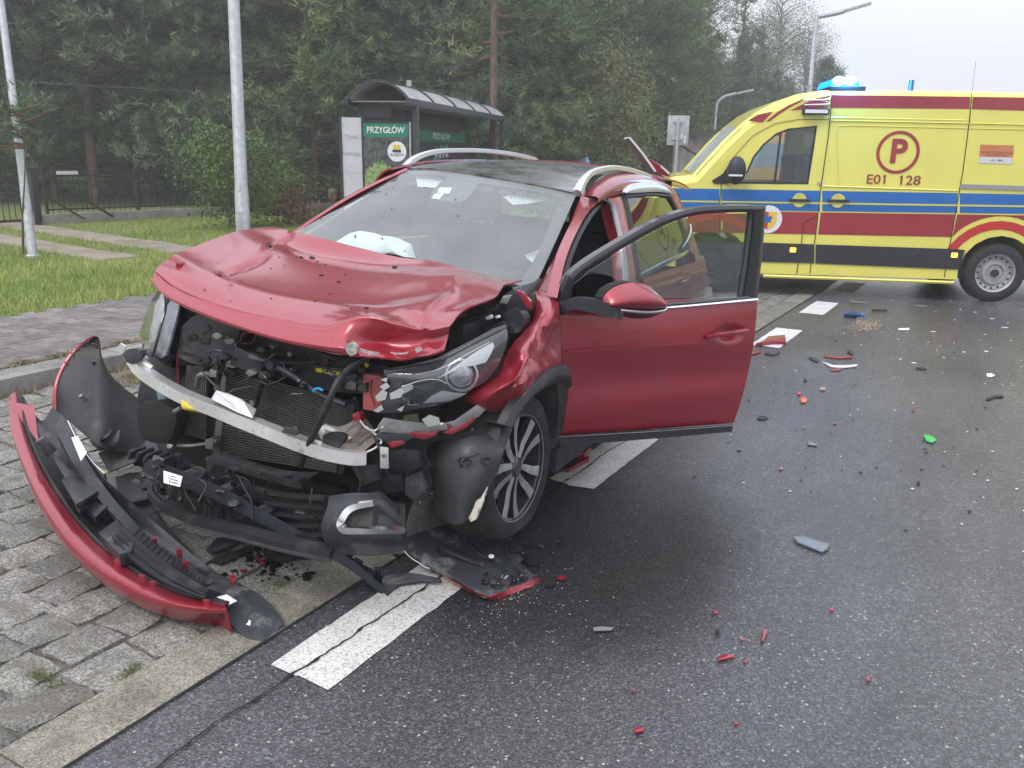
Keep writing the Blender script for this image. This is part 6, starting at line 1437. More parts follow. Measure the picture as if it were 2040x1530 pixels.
# yellow leaf caught on the beam
pl('label', [(0,0,.6)]*0 or [(430,884),(431,876),(424,876)], M_alu2, x=.48)
lf = MB().grid([[X(a, b, c) for a, b, c in r] for r in ([(360,795,.66),(378,804,.66),(392,806,.66),(402,810,.66)], [(362,812,.67),(380,815,.68),(396,818,.67),(404,816,.66)], [(370,818,.66),(384,820,.66),(394,822,.66),(400,822,.66)])], nu=6, nv=8, thick=.002)
o = lf.build('autumn_leaf', mat('yellow_leaf', (.62, .45, .06), .8, var=.2), None); o.matrix_world = CF.M; tag(o, 'yellow autumn leaf stuck on the silver crash beam', 'leaf')
# ---- near (left-hand) headlamp
hp0 = Vector((.60, .50, .78)); hn = Vector((.82, .55, .12)).normalized()
HP = lambda px, py, off=0.: CF.CP(px, py, hp0+hn*off, hn)
hl = bpy.data.objects.new('headlamp', None); COL.objects.link(hl); hl.parent = car; hl['label'] = 'smashed headlamp under the dented bonnet edge'
def hpl(nm, P, m, off, th=.006, bevel=0): return MB().plate([HP(a, b, off) for a, b in P], -hn*th).build(nm, m, hl, bevel=bevel)
hpl('housing', [(764,738),(800,732),(872,716),(943,680),(982,657),(1008,649),(1013,662),(1009,690),(992,730),(968,760),(930,783),(902,800),(850,812),(792,823),(744,823),(770,796),(776,770),(766,752)], M_lampd, -.03, .05, .004)
hpl('dark_bezel', [(800,760),(870,752),(905,730),(960,690),(1000,668),(1006,690),(985,728),(955,762),(925,782),(895,798),(845,806),(800,808)], mat('piano_black', (.008, .008, .012), .12, coat=.8), -.022)
hpl('daytime_light', [(872,754),(890,742),(916,724),(950,700),(982,682),(985,690),(978,706),(968,722),(948,728),(920,732),(895,744)], mat('bright_light_guide', (.86, .88, .9), .2, coat=.6), .002, .012, .002)
hpl('lower_trim', [(843,804),(858,790),(880,778),(905,782),(930,784),(915,792),(890,800)], mat('satin_trim', (.34, .34, .35), .3, metal=.5), -.012, .008, .002)
cp_ = HP(920, 748, -.008); q = hn.to_track_quat('Z', 'X')
MB().lathe(cp_, [(.055, -.01), (.058, .0), (.052, .002), (.048, -.008), (.044, -.015)], q=q, n=32).build('projector_ring', M_lamp, hl, smooth=True)
MB().lathe(cp_, [(.045, -.010), (.040, .004), (.029, .012), (.015, .016), (0, .018)], q=q, n=28).build('projector_lens', mat('projector_glass', (.42, .43, .45), .04, metal=.6, coat=1, var=.4, vscale=20), hl, smooth=True)
hpl('reflector', [(790,780),(830,768),(862,760),(866,772),(830,790),(800,800)], M_lampd, -.008)
for P in ([(747,790),(762,776),(772,782),(768,796),(752,800)], [(756,770),(770,762),(777,770),(766,778)], [(776,784),(800,772),(806,780),(798,792),(778,796)], [(800,772),(820,764),(824,774),(806,784)], [(744,818),(760,806),(764,816),(752,822)], [(790,816),(806,808),(800,820)], [(758,756),(772,752),(770,762)]):
    hpl('broken_reflector', P, M_lamp, random.uniform(0, .02), .004)
rows = [[HP(a, b, c) for a, b, c in r] for r in ([(766,738,.0),(820,728,.012),(872,716,.012),(943,680,.012),(1006,651,.0)], [(772,752,.01),(830,748,.04),(885,735,.045),(950,700,.04),(1012,668,.005)], [(790,770,.01),(845,766,.045),(900,755,.055),(955,722,.045),(1008,692,.005)], [(800,790,.0),(850,792,.02),(905,782,.035),(950,752,.03),(992,730,.0)], [(800,806,-.01),(850,810,0),(903,799,.0),(935,780,.0),(970,757,-.01)])]
MB().grid(rows, nu=20, nv=30).build('lamp_lens', M_lens, hl, smooth=True)
for a_, b_ in (([(768,738,.012),(820,730,.02),(875,718,.02),(945,683,.02),(1006,652,.01)], .003), ([(830,746,.03),(880,733,.035),(930,706,.03),(975,682,.02)], .0012), ([(800,770,.02),(840,758,.03),(870,756,.035),(890,764,.04)], .0012)):
    MB().tube([HP(*q_) for q_ in a_], b_, 5, n=24).build('lens_edge', M_drl if b_ < .002 else M_lampd, hl)
hpl('upper_ledge', [(764,737),(820,727),(872,713),(943,677),(984,655),(1008,647),(1009,652),(985,661),(944,685),(874,720),(822,733),(766,743)], mat('brown_grey_strip', (.12, .11, .115), .3, coat=.5), .014, .01)
# torn brackets below the lamp
for P, m in (([(752,850),(764,832),(800,838),(870,846),(905,838),(960,800),(985,798),(955,830),(900,856),(840,862),(760,868)], M_alu2), ([(755,858),(800,862),(832,862),(828,872),(806,880),(772,882),(748,870)], M_gr)):
    hpl('torn_bracket', P, m, -.02, .01, .003)
for P, m, o_ in (([(800,838),(806,828),(832,824),(836,846),(815,852)], M_lens, .02), ([(840,836),(856,826),(874,832),(878,846),(852,850)], M_lamp, .01), ([(776,850),(790,842),(796,852),(786,858)], M_alu2, .02)): hpl('broken_lens_piece', P, m, o_, .006)
for P in ([(808,862),(832,856),(860,862),(878,850),(870,868),(845,876),(815,870)], [(880,862),(916,848),(938,832),(944,818),(946,838),(930,852),(900,866)], [(770,880),(800,874),(808,884),(780,894)], [(886,842),(898,840),(904,852),(892,858)]): hpl('torn_red_lip', P, M_rp, -.02, .012, .003)
hpl('dark_gap', [(770,872),(870,868),(940,848),(1000,838),(1008,850),(990,870),(930,870),(860,880),(840,910),(770,905),(745,880)], M_core, -.09, .05)
# ---- far (right-hand) headlamp
h2 = bpy.data.objects.new('headlamp', None); COL.objects.link(h2); h2.parent = car; h2['label'] = 'unbroken clear headlamp at the far front corner'
rows = [[X(a, b, c) for a, b, c in r] for r in ([(317,577,.33),(322,580,.40),(328,588,.43)], [(300,602,.36),(316,606,.46),(330,612,.48)], [(286,638,.36),(304,642,.50),(322,644,.52)], [(277,672,.36),(294,676,.52),(314,674,.54)], [(275,698,.38),(290,700,.52),(309,694,.54)], [(288,714,.42),(296,716,.50),(303,710,.53)])]
MB().grid(rows, nu=24, nv=14).build('lamp_lens', glassmat('silvery_lens', (.75, .77, .79), .22, .06), h2, smooth=True)
MB().grid([[p+Vector((-.05, .02, 0)) for p in r] for r in rows], nu=20, nv=10, thick=.01).build('lamp_reflector', mat('silver_inner', (.42, .44, .46), .3, metal=.5, var=.3, vscale=9), h2, smooth=True)
MB().tube([r[2] for r in rows], .006, 6, n=24).build('lens_edge', M_lampd, h2)
pl('lamp_housing', [(322,582),(345,592),(372,606),(360,650),(352,700),(340,735),(318,720),(306,712),(314,690),(318,650),(328,612)], M_in, x=.38, th=(-.12, 0, 0), bevel=.01)
pl('horn', [(316,702),(330,696),(340,704),(338,720),(326,728),(314,720)], M_sh, x=.42, th=(-.03, 0, 0), bevel=.008)
# washer bottle bits, hanging black sack-like liner
pl('wheel_liner_front', [(268,812),(285,802),(320,802),(345,812),(352,835),(344,868),(332,888),(300,884),(280,876),(270,850)], M_core, x=.55, th=(-.08, 0, 0), bevel=.02)
xt('pipe_stub', [(348,820,.55),(362,812,.56)], .010, M_alu2); pl('washer_bottle', [(310,775),(325,780),(330,795),(314,798)], mat('pale_blue_plastic', (.22, .33, .36), .4), x=.42, th=(-.04, 0, 0), bevel=.006)
# ---- lower front: black lower bumper with fog lamp ring
LB = [[(655,988,.78),(700,982,.80),(735,982,.78),(760,980,.74),(784,1000,.70),(806,1002,.62)], [(652,1010,.82),(690,1006,.84),(730,1004,.82),(765,1003,.78),(790,1015,.74),(808,1020,.66)], [(640,1045,.84),(672,1044,.87),(720,1050,.86),(765,1054,.82),(795,1054,.76),(810,1055,.68)],
      [(645,1075,.84),(690,1078,.88),(735,1080,.86),(770,1080,.82),(800,1080,.76),(812,1080,.68)], [(660,1100,.80),(700,1106,.84),(740,1108,.82),(775,1104,.78),(802,1098,.72),(814,1094,.64)]]
lbr = bpy.data.objects.new('lower_bumper', None); COL.objects.link(lbr); lbr.parent = car
MB().grid([[X(*q_) for q_ in r] for r in LB], nu=26, nv=34, thick=.012).build('bumper_shell', M_sh, lbr, smooth=True)
fr_ = [(744,1003,.825),(712,1008,.85),(696,1016,.86),(686,1030,.87),(680,1043,.875),(684,1053,.88),(696,1056,.88),(740,1057,.86),(806,1057,.76)]
MB().sweep([X(a, b, c+.012) for a, b, c in fr_], [(-.012, -.010), (.012, -.010), (.010, .008), (-.010, .008)], upv=(1, 0, 0), n=50, scale=lambda t: .75+.45*math.sin(math.pi*t)).build('fog_lamp_ring', M_chrome, lbr, smooth=True)
MB().plate([X(a, b, c+.006) for a, b, c in ((745,1008,.82),(716,1013,.85),(700,1022,.86),(690,1042,.87),(698,1050,.88),(740,1052,.86),(806,1050,.75),(806,1008,.66),(785,1004,.72))], (-.004, 0, 0)).build('fog_lamp_recess', mat('matt_recess', (.028, .026, .025), .7, var=.3), lbr)
# lower lip sweeping left
lp = [(300,985,.52),(320,1004,.62),(365,1028,.74),(420,1047,.80),(480,1062,.84),(540,1078,.86),(600,1092,.86),(660,1104,.84)]
MB().sweep([X(*q_) for q_ in lp], [(-.03, -.002), (.008, -.018), (.014, -.014), (.012, .012), (-.03, .02)], upv=(0, 0, 1), n=50).build('lower_lip', M_in, lbr, smooth=True)
MB().sweep([X(a, b+10, c+.01) for a, b, c in lp[2:]], [(-.02, -.004), (.012, -.006), (.012, .004), (-.02, .004)], upv=(0, 0, 1), n=40).build('lip_edge', M_gr, lbr, smooth=True)
for k in range(5):
    a0 = (470+k*4, 965+k*22); b0 = (650, 992+k*18)
    MB().sweep([X(a0[0], a0[1], .70), X((a0[0]+b0[0])/2, (a0[1]+b0[1])/2+6, .76), X(b0[0], b0[1], .78)], [(-.012, -.006), (.012, -.006), (.012, .006), (-.012, .006)], n=14).build('grille_bar', M_in, lbr)
for k in range(7):
    a0 = (300+k*24, 938+k*12); MB().sweep([X(a0[0], a0[1], .66), X(a0[0]+16, a0[1]+34, .76)], [(-.006, -.02), (.006, -.02), (.006, .02), (-.006, .02)]).build('grille_rib', M_in, lbr)
# wheel-arch liner wrapped in front of the tyre
LN = [[(858,872,.30,.50),(890,862,.36,.58),(930,856,.36,.68),(975,852,.30,.78),(1022,850,.16,.86)], [(852,900,.36,.48),(885,895,.44,.58),(930,885,.46,.69),(975,880,.40,.79),(1012,878,.28,.87)], [(856,945,.38,.48),(885,945,.48,.57),(925,940,.50,.68),(965,925,.46,.78),(1004,900,.36,.86)],
      [(864,990,.36,.48),(885,1000,.46,.55),(915,995,.50,.64),(950,975,.48,.75),(988,950,.40,.83)], [(875,1030,.34,.50),(892,1042,.42,.55),(912,1046,.46,.61),(935,1035,.46,.69),(962,1000,.42,.78)]]
def XYm(px, py, x_, y_): 
    a, b = X(px, py, x_), Y(px, py, y_); return a
mb = MB().grid([[X(q_[0], q_[1], q_[2]) for q_ in r] for r in LN], nu=34, nv=36)
vv = []
for v in mb.v: v = Vector(v); vv.append(v+Vector((.010*noise.noise(v*6), 0, 0)))
mb.v = [tuple(v) for v in vv]
lno = mb.build('wheel_liner', mat('worn_liner_plastic', (.065, .066, .070), .42, var=.35, vscale=3, dirt=(.14, .135, .13), dscale=10, dthr=.6, rvar=.1), car, smooth=True)
md = lno.modifiers.new('s', 'SOLIDIFY'); md.thickness = .004
for q_, r_ in (((971,916,.455), .019), ((930,918,.50), .016)):
    c_ = X(*q_); MB().lathe(c_+Vector((.006, 0, 0)), [(r_, -.006), (r_*1.05, .004), (r_*.7, .006), (r_*.55, .0), (0, -.004)], axis=(.85, .45, .1), n=20).build('liner_clip', M_gr, car, smooth=True)
xt('liner_rib', [(912,920,.505),(920,910,.51),(936,908,.51),(955,902,.49)], .006, M_gr, k=6); xt('liner_rib', [(915,930,.5),(922,922,.51),(928,930,.51)], .005, M_gr, k=6)
pl('torn_foam', [(944,1010,.50),(948,998,.50),(958,992,.50),(966,988,.48),(970,970,.47),(964,985,.48),(962,1000,.5),(955,1018,.52),(948,1035,.52),(938,1040,.52),(933,1030,.52),(942,1020,.5)], mat('torn_white_foam', (.55, .52, .44), .95, bump=.8, bscale=50, dirt=(.10, .08, .06), dscale=30), th=(-.012, 0, 0))
for P, x_ in (([(842,900),(855,930),(862,960),(856,985),(846,960),(838,930)], .42), ([(815,985),(836,955),(846,975),(850,1000),(826,1008)], .50)): pl('torn_liner_edge', P, M_gr, x=x_, th=(-.01, 0, 0), bevel=.002)

# ---- tangle of small torn things in the open front: wires, clips, brackets, each a small piece of its own
random.seed(5)
for k in range(34):
    px, py = random.uniform(370, 730), 0; t = (px-370)/360; py = random.uniform(655+70*t, 735+70*t); x_ = random.uniform(.44, .54)
    m = random.choice([M_in, M_sh, M_gr, M_in, M_alu2]); s_ = random.uniform(6, 17)
    P = [(px+s_*random.uniform(.5, 1)*math.cos(a), py+s_*.7*random.uniform(.5, 1)*math.sin(a)) for a in [i*math.pi/3 for i in range(6)]]
    pl('torn_clip', P, m, x=x_, th=(-random.uniform(.01, .05), 0, 0), bevel=.002)
for k in range(16):
    px = random.uniform(380, 700); t = (px-370)/360; py = random.uniform(650+70*t, 760+90*t); P = [(px, py, .50)]
    for j in range(4): P.append((P[-1][0]+random.uniform(-10, 38), P[-1][1]+random.uniform(-16, 26), .50+random.uniform(-.04, .05)))
    xt('loose_wire', P, random.choice([.0022, .003, .0045]), random.choice([M_in, M_sh, M_in, M_gr]), k=5, n=22)
for k in range(40):
    px = random.uniform(270, 640); t = (px-270)/370; py = random.uniform(905+50*t, 985+85*t); x_ = random.uniform(.66, .80)
    m = random.choice([M_in, M_sh, M_gr, M_in]); s_ = random.uniform(7, 22)
    P = [(px+s_*random.uniform(.4, 1)*math.cos(a), py+s_*.55*random.uniform(.4, 1)*math.sin(a), x_+random.uniform(-.02, .02)) for a in [i*math.pi/3 for i in range(6)]]
    pl('torn_plastic_piece', P, m, th=(-.006, 0, random.uniform(-.01, .01)))
for k in range(9):
    px = random.uniform(300, 640); t = (px-270)/370; P = [(px, 915+60*t, .78)]
    for j in range(3): P.append((P[-1][0]+random.uniform(-30, 30), P[-1][1]+random.uniform(8, 36), .78+random.uniform(-.04, .04)))
    xt('loose_wire', P, .003, random.choice([M_in, M_gr]), k=5, n=18)
for P in ([(745,868,.62),(760,905,.63),(770,940,.63),(790,965,.6)], [(800,880,.55),(815,920,.56),(812,960,.56),(830,990,.55)], [(700,905,.6),(720,945,.62),(715,980,.64)], [(850,868,.45),(846,900,.47),(858,930,.47)]): xt('loose_wire', P, .0045, M_in, k=6, n=20)
for P in ([(770,905),(800,895),(830,900),(838,930),(812,945),(780,935)], [(700,930),(750,925),(758,955),(720,968)], [(806,950),(836,940),(850,975),(826,998),(806,985)], [(760,950),(800,945),(806,975),(770,985)]):
    pl('torn_plastic_piece', P, random.choice([M_in, M_gr, M_sh]), x=random.uniform(.46, .6), th=(-.02, 0, 0), bevel=.004)
for k in range(26):   # pale stress chips and dust along torn edges
    px, py = random.choice([(random.uniform(745, 990), random.uniform(835, 870)), (random.uniform(800, 880), random.uniform(980, 1060)), (random.uniform(640, 760), random.uniform(860, 905))])
    s_ = random.uniform(2, 5); pl('plastic_chip', [(px, py), (px+s_, py-s_*.4), (px+s_*1.3, py+s_*.5), (px+s_*.3, py+s_*.7)], random.choice([M_alu2, M_label, M_lamp, M_gr]), x=.62 if px < 800 else .52, th=(-.003, 0, 0))
# ============================================================ TORN BUMPER AND LOOSE PIECES
def GP(P): return [G(*q) for q in P]
def gtube(nm, P, r_, m, par, k=6, n=24): return MB().tube(GP(P), r_, k, n=n).build(nm, m, par, smooth=True)
def gplate(nm, P, m, th=(0, 0, -.006), par=None, bevel=0):
    k_ = .022 if 'label' in nm or 'scratch' in nm else 0
    return MB().plate([p+(CAM-p).normalized()*k_ for p in GP(P)], th).build(nm, m, par, bevel=bevel)
bp_ = root('torn_bumper_cover', 'torn-off red bumper cover lying open with its black inside facing up', 'bumper', (0, 0, 0))
# main shell: rows from the outer red rim inwards (px, py, z)
RIM_TOP = [(30,782,.44),(36,840,.38),(58,915,.31),(95,1000,.24),(150,1078,.18),(215,1136,.145),(285,1176,.125),(345,1202,.12),(400,1212,.12),(452,1216,.12)]
RIM_BOT = [(26, 800, 0.43), (32, 862, 0.35), (54, 933, 0.26), (92, 1021, 0.17), (145, 1103, 0.1), (210, 1163, 0.06), (280, 1207, 0.035), (345, 1231, 0.022), (402, 1239, 0.022), (450, 1233, 0.04)]
RIM_IN = [(33,784,.435),(43,842,.372),(70,915,.298),(118,998,.22),(176,1070,.165),(240,1124,.13),(300,1160,.112),(355,1184,.10),(405,1196,.10),(446,1204,.10)]
a, b, c = GP(RIM_TOP), GP(RIM_BOT), GP(RIM_IN)
lowr = [Vector((p.x*.985, p.y*1.0+.0, max(.0, p.z-.02)))+Vector((.03, .05, 0)) for p in b]
MB().grid([lowr, b, [(p+q)/2+Vector((-.016, -.016, .006)) for p, q in zip(a, b)], a, c], nu=16, nv=60, thick=.0035).build('outer_skin', M_rp, bp_, smooth=True)
# black lining between rim and ridge
LIN1 = [(48,792,.42),(66,850,.35),(105,912,.27),(150,985,.20),(205,1052,.14),(262,1104,.10),(318,1140,.085),(370,1164,.075),(415,1178,.07),(446,1192,.07)]
LIN2 = [(82,838,.37),(100,870,.33),(140,925,.27),(185,975,.20),(240,1030,.13),(300,1078,.09),(350,1112,.07),(396,1142,.055),(436,1168,.05),(466,1190,.04)]
LIN3 = [(105,812,.44),(135,838,.41),(168,890,.36),(205,948,.29),(262,1000,.20),(322,1052,.13),(378,1100,.09),(425,1136,.06),(462,1160,.045),(486,1176,.03)]
g1, g2, g3 = GP(LIN1), GP(LIN2), GP(LIN3)
MB().grid([c, g1], nu=4, nv=60, thick=.003).build('seal_lip', M_in, bp_, smooth=True)
MB().grid([g1, g2, g3], nu=14, nv=60, thick=.003).build('inner_shell', M_sh, bp_, smooth=True)
for P in (RIM_IN,): MB().tube([p+Vector((.012, .01, .004)) for p in c], .007, 6, n=60).build('rubber_bead', M_in, bp_, smooth=True)
# step ledge, grille panel with slots
def lerpP(P, Q, t): return [p.lerp(q, t) for p, q in zip(P, Q)]
ledge = [(130,868,.37),(160,925,.31),(205,990,.23),(250,1040,.17),(296,1088,.12),(345,1122,.10),(390,1150,.085),(420,1164,.075)]
le = GP(ledge); MB().sweep(le, [(-.028, -.010), (.028, -.006), (.026, .012), (-.026, .012)], n=40, scale=lambda t: 1.15-.55*t).build('stiffening_ledge', M_sh, bp_, smooth=True)
mesh_A = GP([(222,1072,.20),(266,1120,.165),(318,1158,.145),(368,1182,.135),(408,1196,.13)]); mesh_B = GP([(262,1046,.20),(306,1082,.165),(348,1116,.145),(388,1148,.13),(418,1174,.12)])
A_ = cr_interp(mesh_A, 40); B_ = cr_interp(mesh_B, 40)
for i in range(4, 38, 2):
    p, q_ = A_[i].lerp(B_[i], .55), B_[i]+Vector((0, 0, .012)); MB().rod(p+Vector((0, 0, .01)), q_, .0035, n=5).build('grille_tooth', M_in, bp_)
for t in (.03, .22, .42, .62): MB().tube([p.lerp(q_, t)+Vector((0, 0, .012)) for p, q_ in zip(A_, B_)], .0035, 5, n=36).build('grille_bar', M_in, bp_, smooth=True)
MB().grid([A_, [p.lerp(q_, .6)+Vector((0, 0, .010)) for p, q_ in zip(A_, B_)]], nv=30, nu=4, thick=.003).build('grille_panel', M_in, bp_, smooth=True)
# blocky clips/brackets
for P, z, h in (([(196,1060),(232,1035),(270,1072),(262,1098),(238,1104)], .19, .05), ([(172,1010),(198,988),(216,1006),(190,1030)], .22, .03), ([(148,1003),(190,975),(198,984),(158,1016)], .24, .02), ([(122,955),(150,940),(196,978),(152,1004)], .27, .02)):
    gplate('bracket', [(a_, b_, z) for a_, b_ in P], M_sh, (0, 0, -h), bp_, .004)
c_ = G(98, 868, .42); MB().lathe(c_+Vector((0, 0, -.08)), [(.028, 0), (.026, .07), (.022, .078), (0, .078)], axis=(-.3, -.35, .85), n=20).build('sensor_socket', M_sh, bp_, smooth=True)
# red tabs on the rim
for px, py in ((236,1128),(284,1160),(306,1172),(308,1086),(358,1108),(370,1132),(412,1210),(464,1160)):
    p = G(px, py, .135 if px < 300 else .11); MB().box(p+Vector((0, 0, .012)), (.022, .006, .036), rot=Matrix.Rotation(random.uniform(.2, 1.2), 3, 'Z')).build('mounting_tab', M_rp, bp_, bevel=.002)
for i in range(9): p = Vector(a[2]).lerp(a[8], i/8); 
# right end wing of the cover lying on the kerb strip
E_ = [[(420,1138,.075),(470,1158,.06),(512,1180,.05),(545,1210,.035),(566,1242,.02)], [(412,1176,.07),(450,1196,.055),(492,1214,.04),(526,1240,.025),(548,1258,.008)], [(450,1218,.05),(456,1236,.04),(474,1256,.02),(500,1274,.006),(520,1280,.004)]]
eg = MB().grid([GP(r) for r in E_], nu=14, nv=22, thick=.003); eg.v = [tuple(Vector(v)+Vector((0, 0, .004*noise.noise(Vector(v)*24)))) for v in eg.v]; eg.build('end_flap', mat('scuffed_plastic', (.040, .043, .050), .42, dirt=(.22, .22, .22), dscale=9, dthr=.53, bump=.15), bp_, smooth=True)
MB().grid([GP([(440,1212,.10),(450,1218,.10),(455,1222,.09)]), GP([(436,1240,.03),(452,1254,.02),(462,1262,.01)])], nu=6, nv=6, thick=.003).build('torn_edge', M_rp, bp_, smooth=True)
gplate('white_label', [(432,1190,.075),(452,1185,.072),(472,1198,.065),(455,1206,.068)], M_label, (0, 0, .002), bp_)
gplate('white_scratch', [(496,1235,.034),(500,1238,.034),(498,1247,.032),(490,1244,.034),(494,1241,.034)], M_label, (0, 0, .0015), bp_)
# standing side wing of the cover (dark inside, red edge)
SW = [[(112,818,.36),(114,770,.47),(130,728,.56),(158,692,.64),(190,670,.70)], [(150,850,.33),(160,790,.44),(172,745,.53),(186,706,.61),(198,676,.68)], [(200,890,.27),(205,840,.36),(208,790,.45),(208,750,.52),(204,712,.59)], [(262,905,.20),(262,860,.28),(255,815,.36),(240,778,.43),(222,748,.49)], [(330,930,.12),(332,880,.20),(318,838,.27),(292,806,.32),(256,780,.38)]]
rows = [GP(r) for r in SW]; swm = MB().grid(rows, nu=26, nv=26, thick=.0035); swm.build('side_wing', M_in, bp_, smooth=True)
e0 = cr_interp([r for r in rows[0]], 26); 
MB().grid([[p+Vector((-.014, -.012, -.004)) for p in e0], [p+Vector((-.006, -.010, .004)) for p in e0], [p+Vector((.004, -.004, .002)) for p in e0]], nu=5, thick=.003).build('side_wing_edge', M_rp, bp_, smooth=True)
te = cr_interp([r[-1] for r in rows][:2], 8)
for i, t in enumerate((0.55, .64, .73, .82, .91)): p = e0[int(t*25)]; MB().box(p+Vector((.004, -.004, .004)), (.022, .005, .012), rot=Matrix.Rotation(.8, 3, 'Y')).build('mounting_tab', M_rp, bp_, bevel=.001)
gplate('white_label', [(142,872,.40),(153,869,.41),(172,902,.37),(161,918,.36)], M_label, (.002, .002, .002), bp_)
for (px, py, z_) in ((162,790,.45),(186,686,.66),(186,722,.58),(216,757,.49)): c_ = G(px, py, z_); MB().ball(c_, .009 if px > 170 else .013, 8, 6).build('parking_sensor' if px < 170 else 'clip', M_alu2 if px < 170 else M_sh, bp_, smooth=True)
gtube('white_edge_cord', [(135,838,.415),(150,868,.39),(180,915,.34),(208,943,.30)], .0022, M_label, bp_, 5)
c_ = G(211, 941, .30); MB().ball(c_, (.012, .01, .008), 8, 5).build('yellow_clip', mat('ochre_clip', (.45, .26, .08), .6), bp_)
gtube('cable', [(195,806,.40),(225,806,.38),(244,820,.33),(240,840,.29),(222,860,.26),(218,880,.24)], .0035, M_in, bp_); gtube('cable', [(208,944,.30),(222,985,.2),(250,1015,.14),(262,1050,.10)], .004, M_sh, bp_)
gtube('cable', [(300,770,.45),(292,790,.42),(286,805,.38)], .003, M_in, bp_)
# fog-lamp carrier plates sitting between cover and car
for P, z, h in (([(195,902,.22),(262,868,.24),(298,862,.25),(320,900,.2),(218,940,.16)], 0, .006), ([(178,872,.29),(200,858,.31),(240,856,.31),(236,880,.28),(196,892,.26)], 0, .02), ([(262,905,.2),(330,890,.18),(352,900,.15),(300,930,.12),(266,925,.14)], 0, .008)):
    gplate('lamp_carrier', P, M_gr, (0, 0, -h), bp_, .002)
c_ = G(212, 868, .31); MB().lathe(c_, [(.03, 0), (.034, .006), (.026, .012), (.02, .004), (0, .004)], axis=(-.2, -.5, .8), n=20).build('lamp_socket', M_in, bp_, smooth=True)
gplate('crumpled_insert', [(268,1035,.10),(285,1018,.13),(300,1012,.13),(318,1030,.10),(344,1062,.06),(372,1090,.045),(420,1140,.035),(450,1170,.02),(470,1188,.015),(440,1168,.04),(392,1132,.06),(330,1080,.08)], M_gr, (0, 0, -.01), bp_)
for P, z in (([(272,905),(300,898),(310,925),(290,940)], .12), ([(310,915),(345,902),(352,930),(326,940)], .11), ([(230,950),(262,940),(300,960),(310,990),(262,1000),(236,985)], .12), ([(250,990),(300,1000),(330,1040),(300,1050),(262,1030)], .09)): gplate('shroud_piece', [(a_, b_, z) for a_, b_ in P], M_in, (0, 0, -.03), bp_, .003)

# ---- long black pocketed absorber bar lying across the front
ab = root('absorber_bar', 'long black pocketed plastic bar leaning from the car front down to the road', 'bumper part', (0, 0, 0))
AX = [(300,905,.42),(345,922,.42),(405,944,.41),(470,975,.39),(540,1015,.35),(610,1056,.29),(670,1092,.20),(730,1134,.09),(772,1165,.03)]
ax_ = cr_interp(GP(AX), 60)
upz = Vector((0, 0, 1))
def side_of(i): t = (ax_[min(i+1, 59)]-ax_[max(i-1, 0)]).normalized(); s_ = t.cross(upz).normalized(); return t, s_
mb = MB(); 
front, back = [], []
for i in range(60):
    t, s_ = side_of(i); w_ = .070*(1-.35*i/59); front.append(ax_[i]+s_*w_*.5); back.append(ax_[i]-s_*w_*.5)
if (front[30]-CAM).length > (back[30]-CAM).length: front, back = back, front
hh = [.078*(1-.5*i/59) for i in range(60)]
MB().grid([front, [p-upz*h for p, h in zip(front, hh)]], thick=.003).build('front_wall', mat('blue_black_plastic', (.030, .034, .046), .32, var=.15), ab); MB().grid([back, [p-upz*h for p, h in zip(back, hh)]], thick=.003).build('rear_wall', M_sh, ab)
MB().grid([[p-upz*h*.9 for p, h in zip(front, hh)], [p-upz*h*.9 for p, h in zip(back, hh)]], thick=.003).build('pocket_floor', M_in, ab)
for i in range(2, 58, 4): MB().add([front[i], back[i], back[i]-upz*hh[i]*.9, front[i]-upz*hh[i]*.9], [(0, 1, 2, 3)]).build('pocket_rib', M_sh, ab)
for i in range(4, 56, 8):
    MB().grid([[front[i], front[i+1], front[i+2]], [back[i], back[i+1], back[i+2]]], thick=.004).build('pocket_lid', M_sh, ab)
    MB().box(back[i+3]+upz*.014, (.035, .012, .03)).build('clip_tower', M_sh, ab, bevel=.003)
for k in range(5): p = G(272+k*16, 902+k*3, .42); MB().box(p, (.012, .075, .05), rot=Matrix.Rotation(.5+.1*k, 3, 'Y')).build('end_rib', M_sh, ab, bevel=.002)
p = [(328,938,.425),(364,949,.42),(359,970,.385),(328,962,.39)]; gplate('part_label', p, M_label, (-.002, -.003, .001), ab)
lm = GP(p); e1 = (lm[1]-lm[0]).normalized(); e2 = (lm[0]-lm[3]).normalized(); cc_ = sum(lm, Vector())/4; cc_ += (CAM-cc_).normalized()*.030
for k, (t_, s_) in enumerate((('▬▬▬', .010), ('▬▬▬▬▬', .010), ('▮ ▬▬▬', .011))): text('label_text', t_, s_, M_blk, TM(cc_+e2*(.012-.012*k), e1, e2), ab)
gplate('round_tab', [(288,940,.36),(300,932,.37),(316,934,.37),(322,944,.36),(310,954,.35),(294,952,.35)], M_sh, (0, 0, -.01), ab, .002)
gplate('hook_blade', [(762,1148,.05),(800,1138,.055),(840,1144,.05),(878,1152,.03),(882,1158,.025),(840,1158,.02),(800,1164,.015),(786,1172,.012),(772,1186,.008),(760,1168,.02)], M_sh, (0, 0, -.008), ab, .002)
for k in range(3): gplate('embossed_cell', [(668+k*20,1082+k*14,.20-.04*k),(684+k*20,1092+k*14,.185-.04*k),(678+k*20,1103+k*14,.175-.04*k),(662+k*20,1094+k*14,.19-.04*k)], M_in, (0, 0, .003), ab)
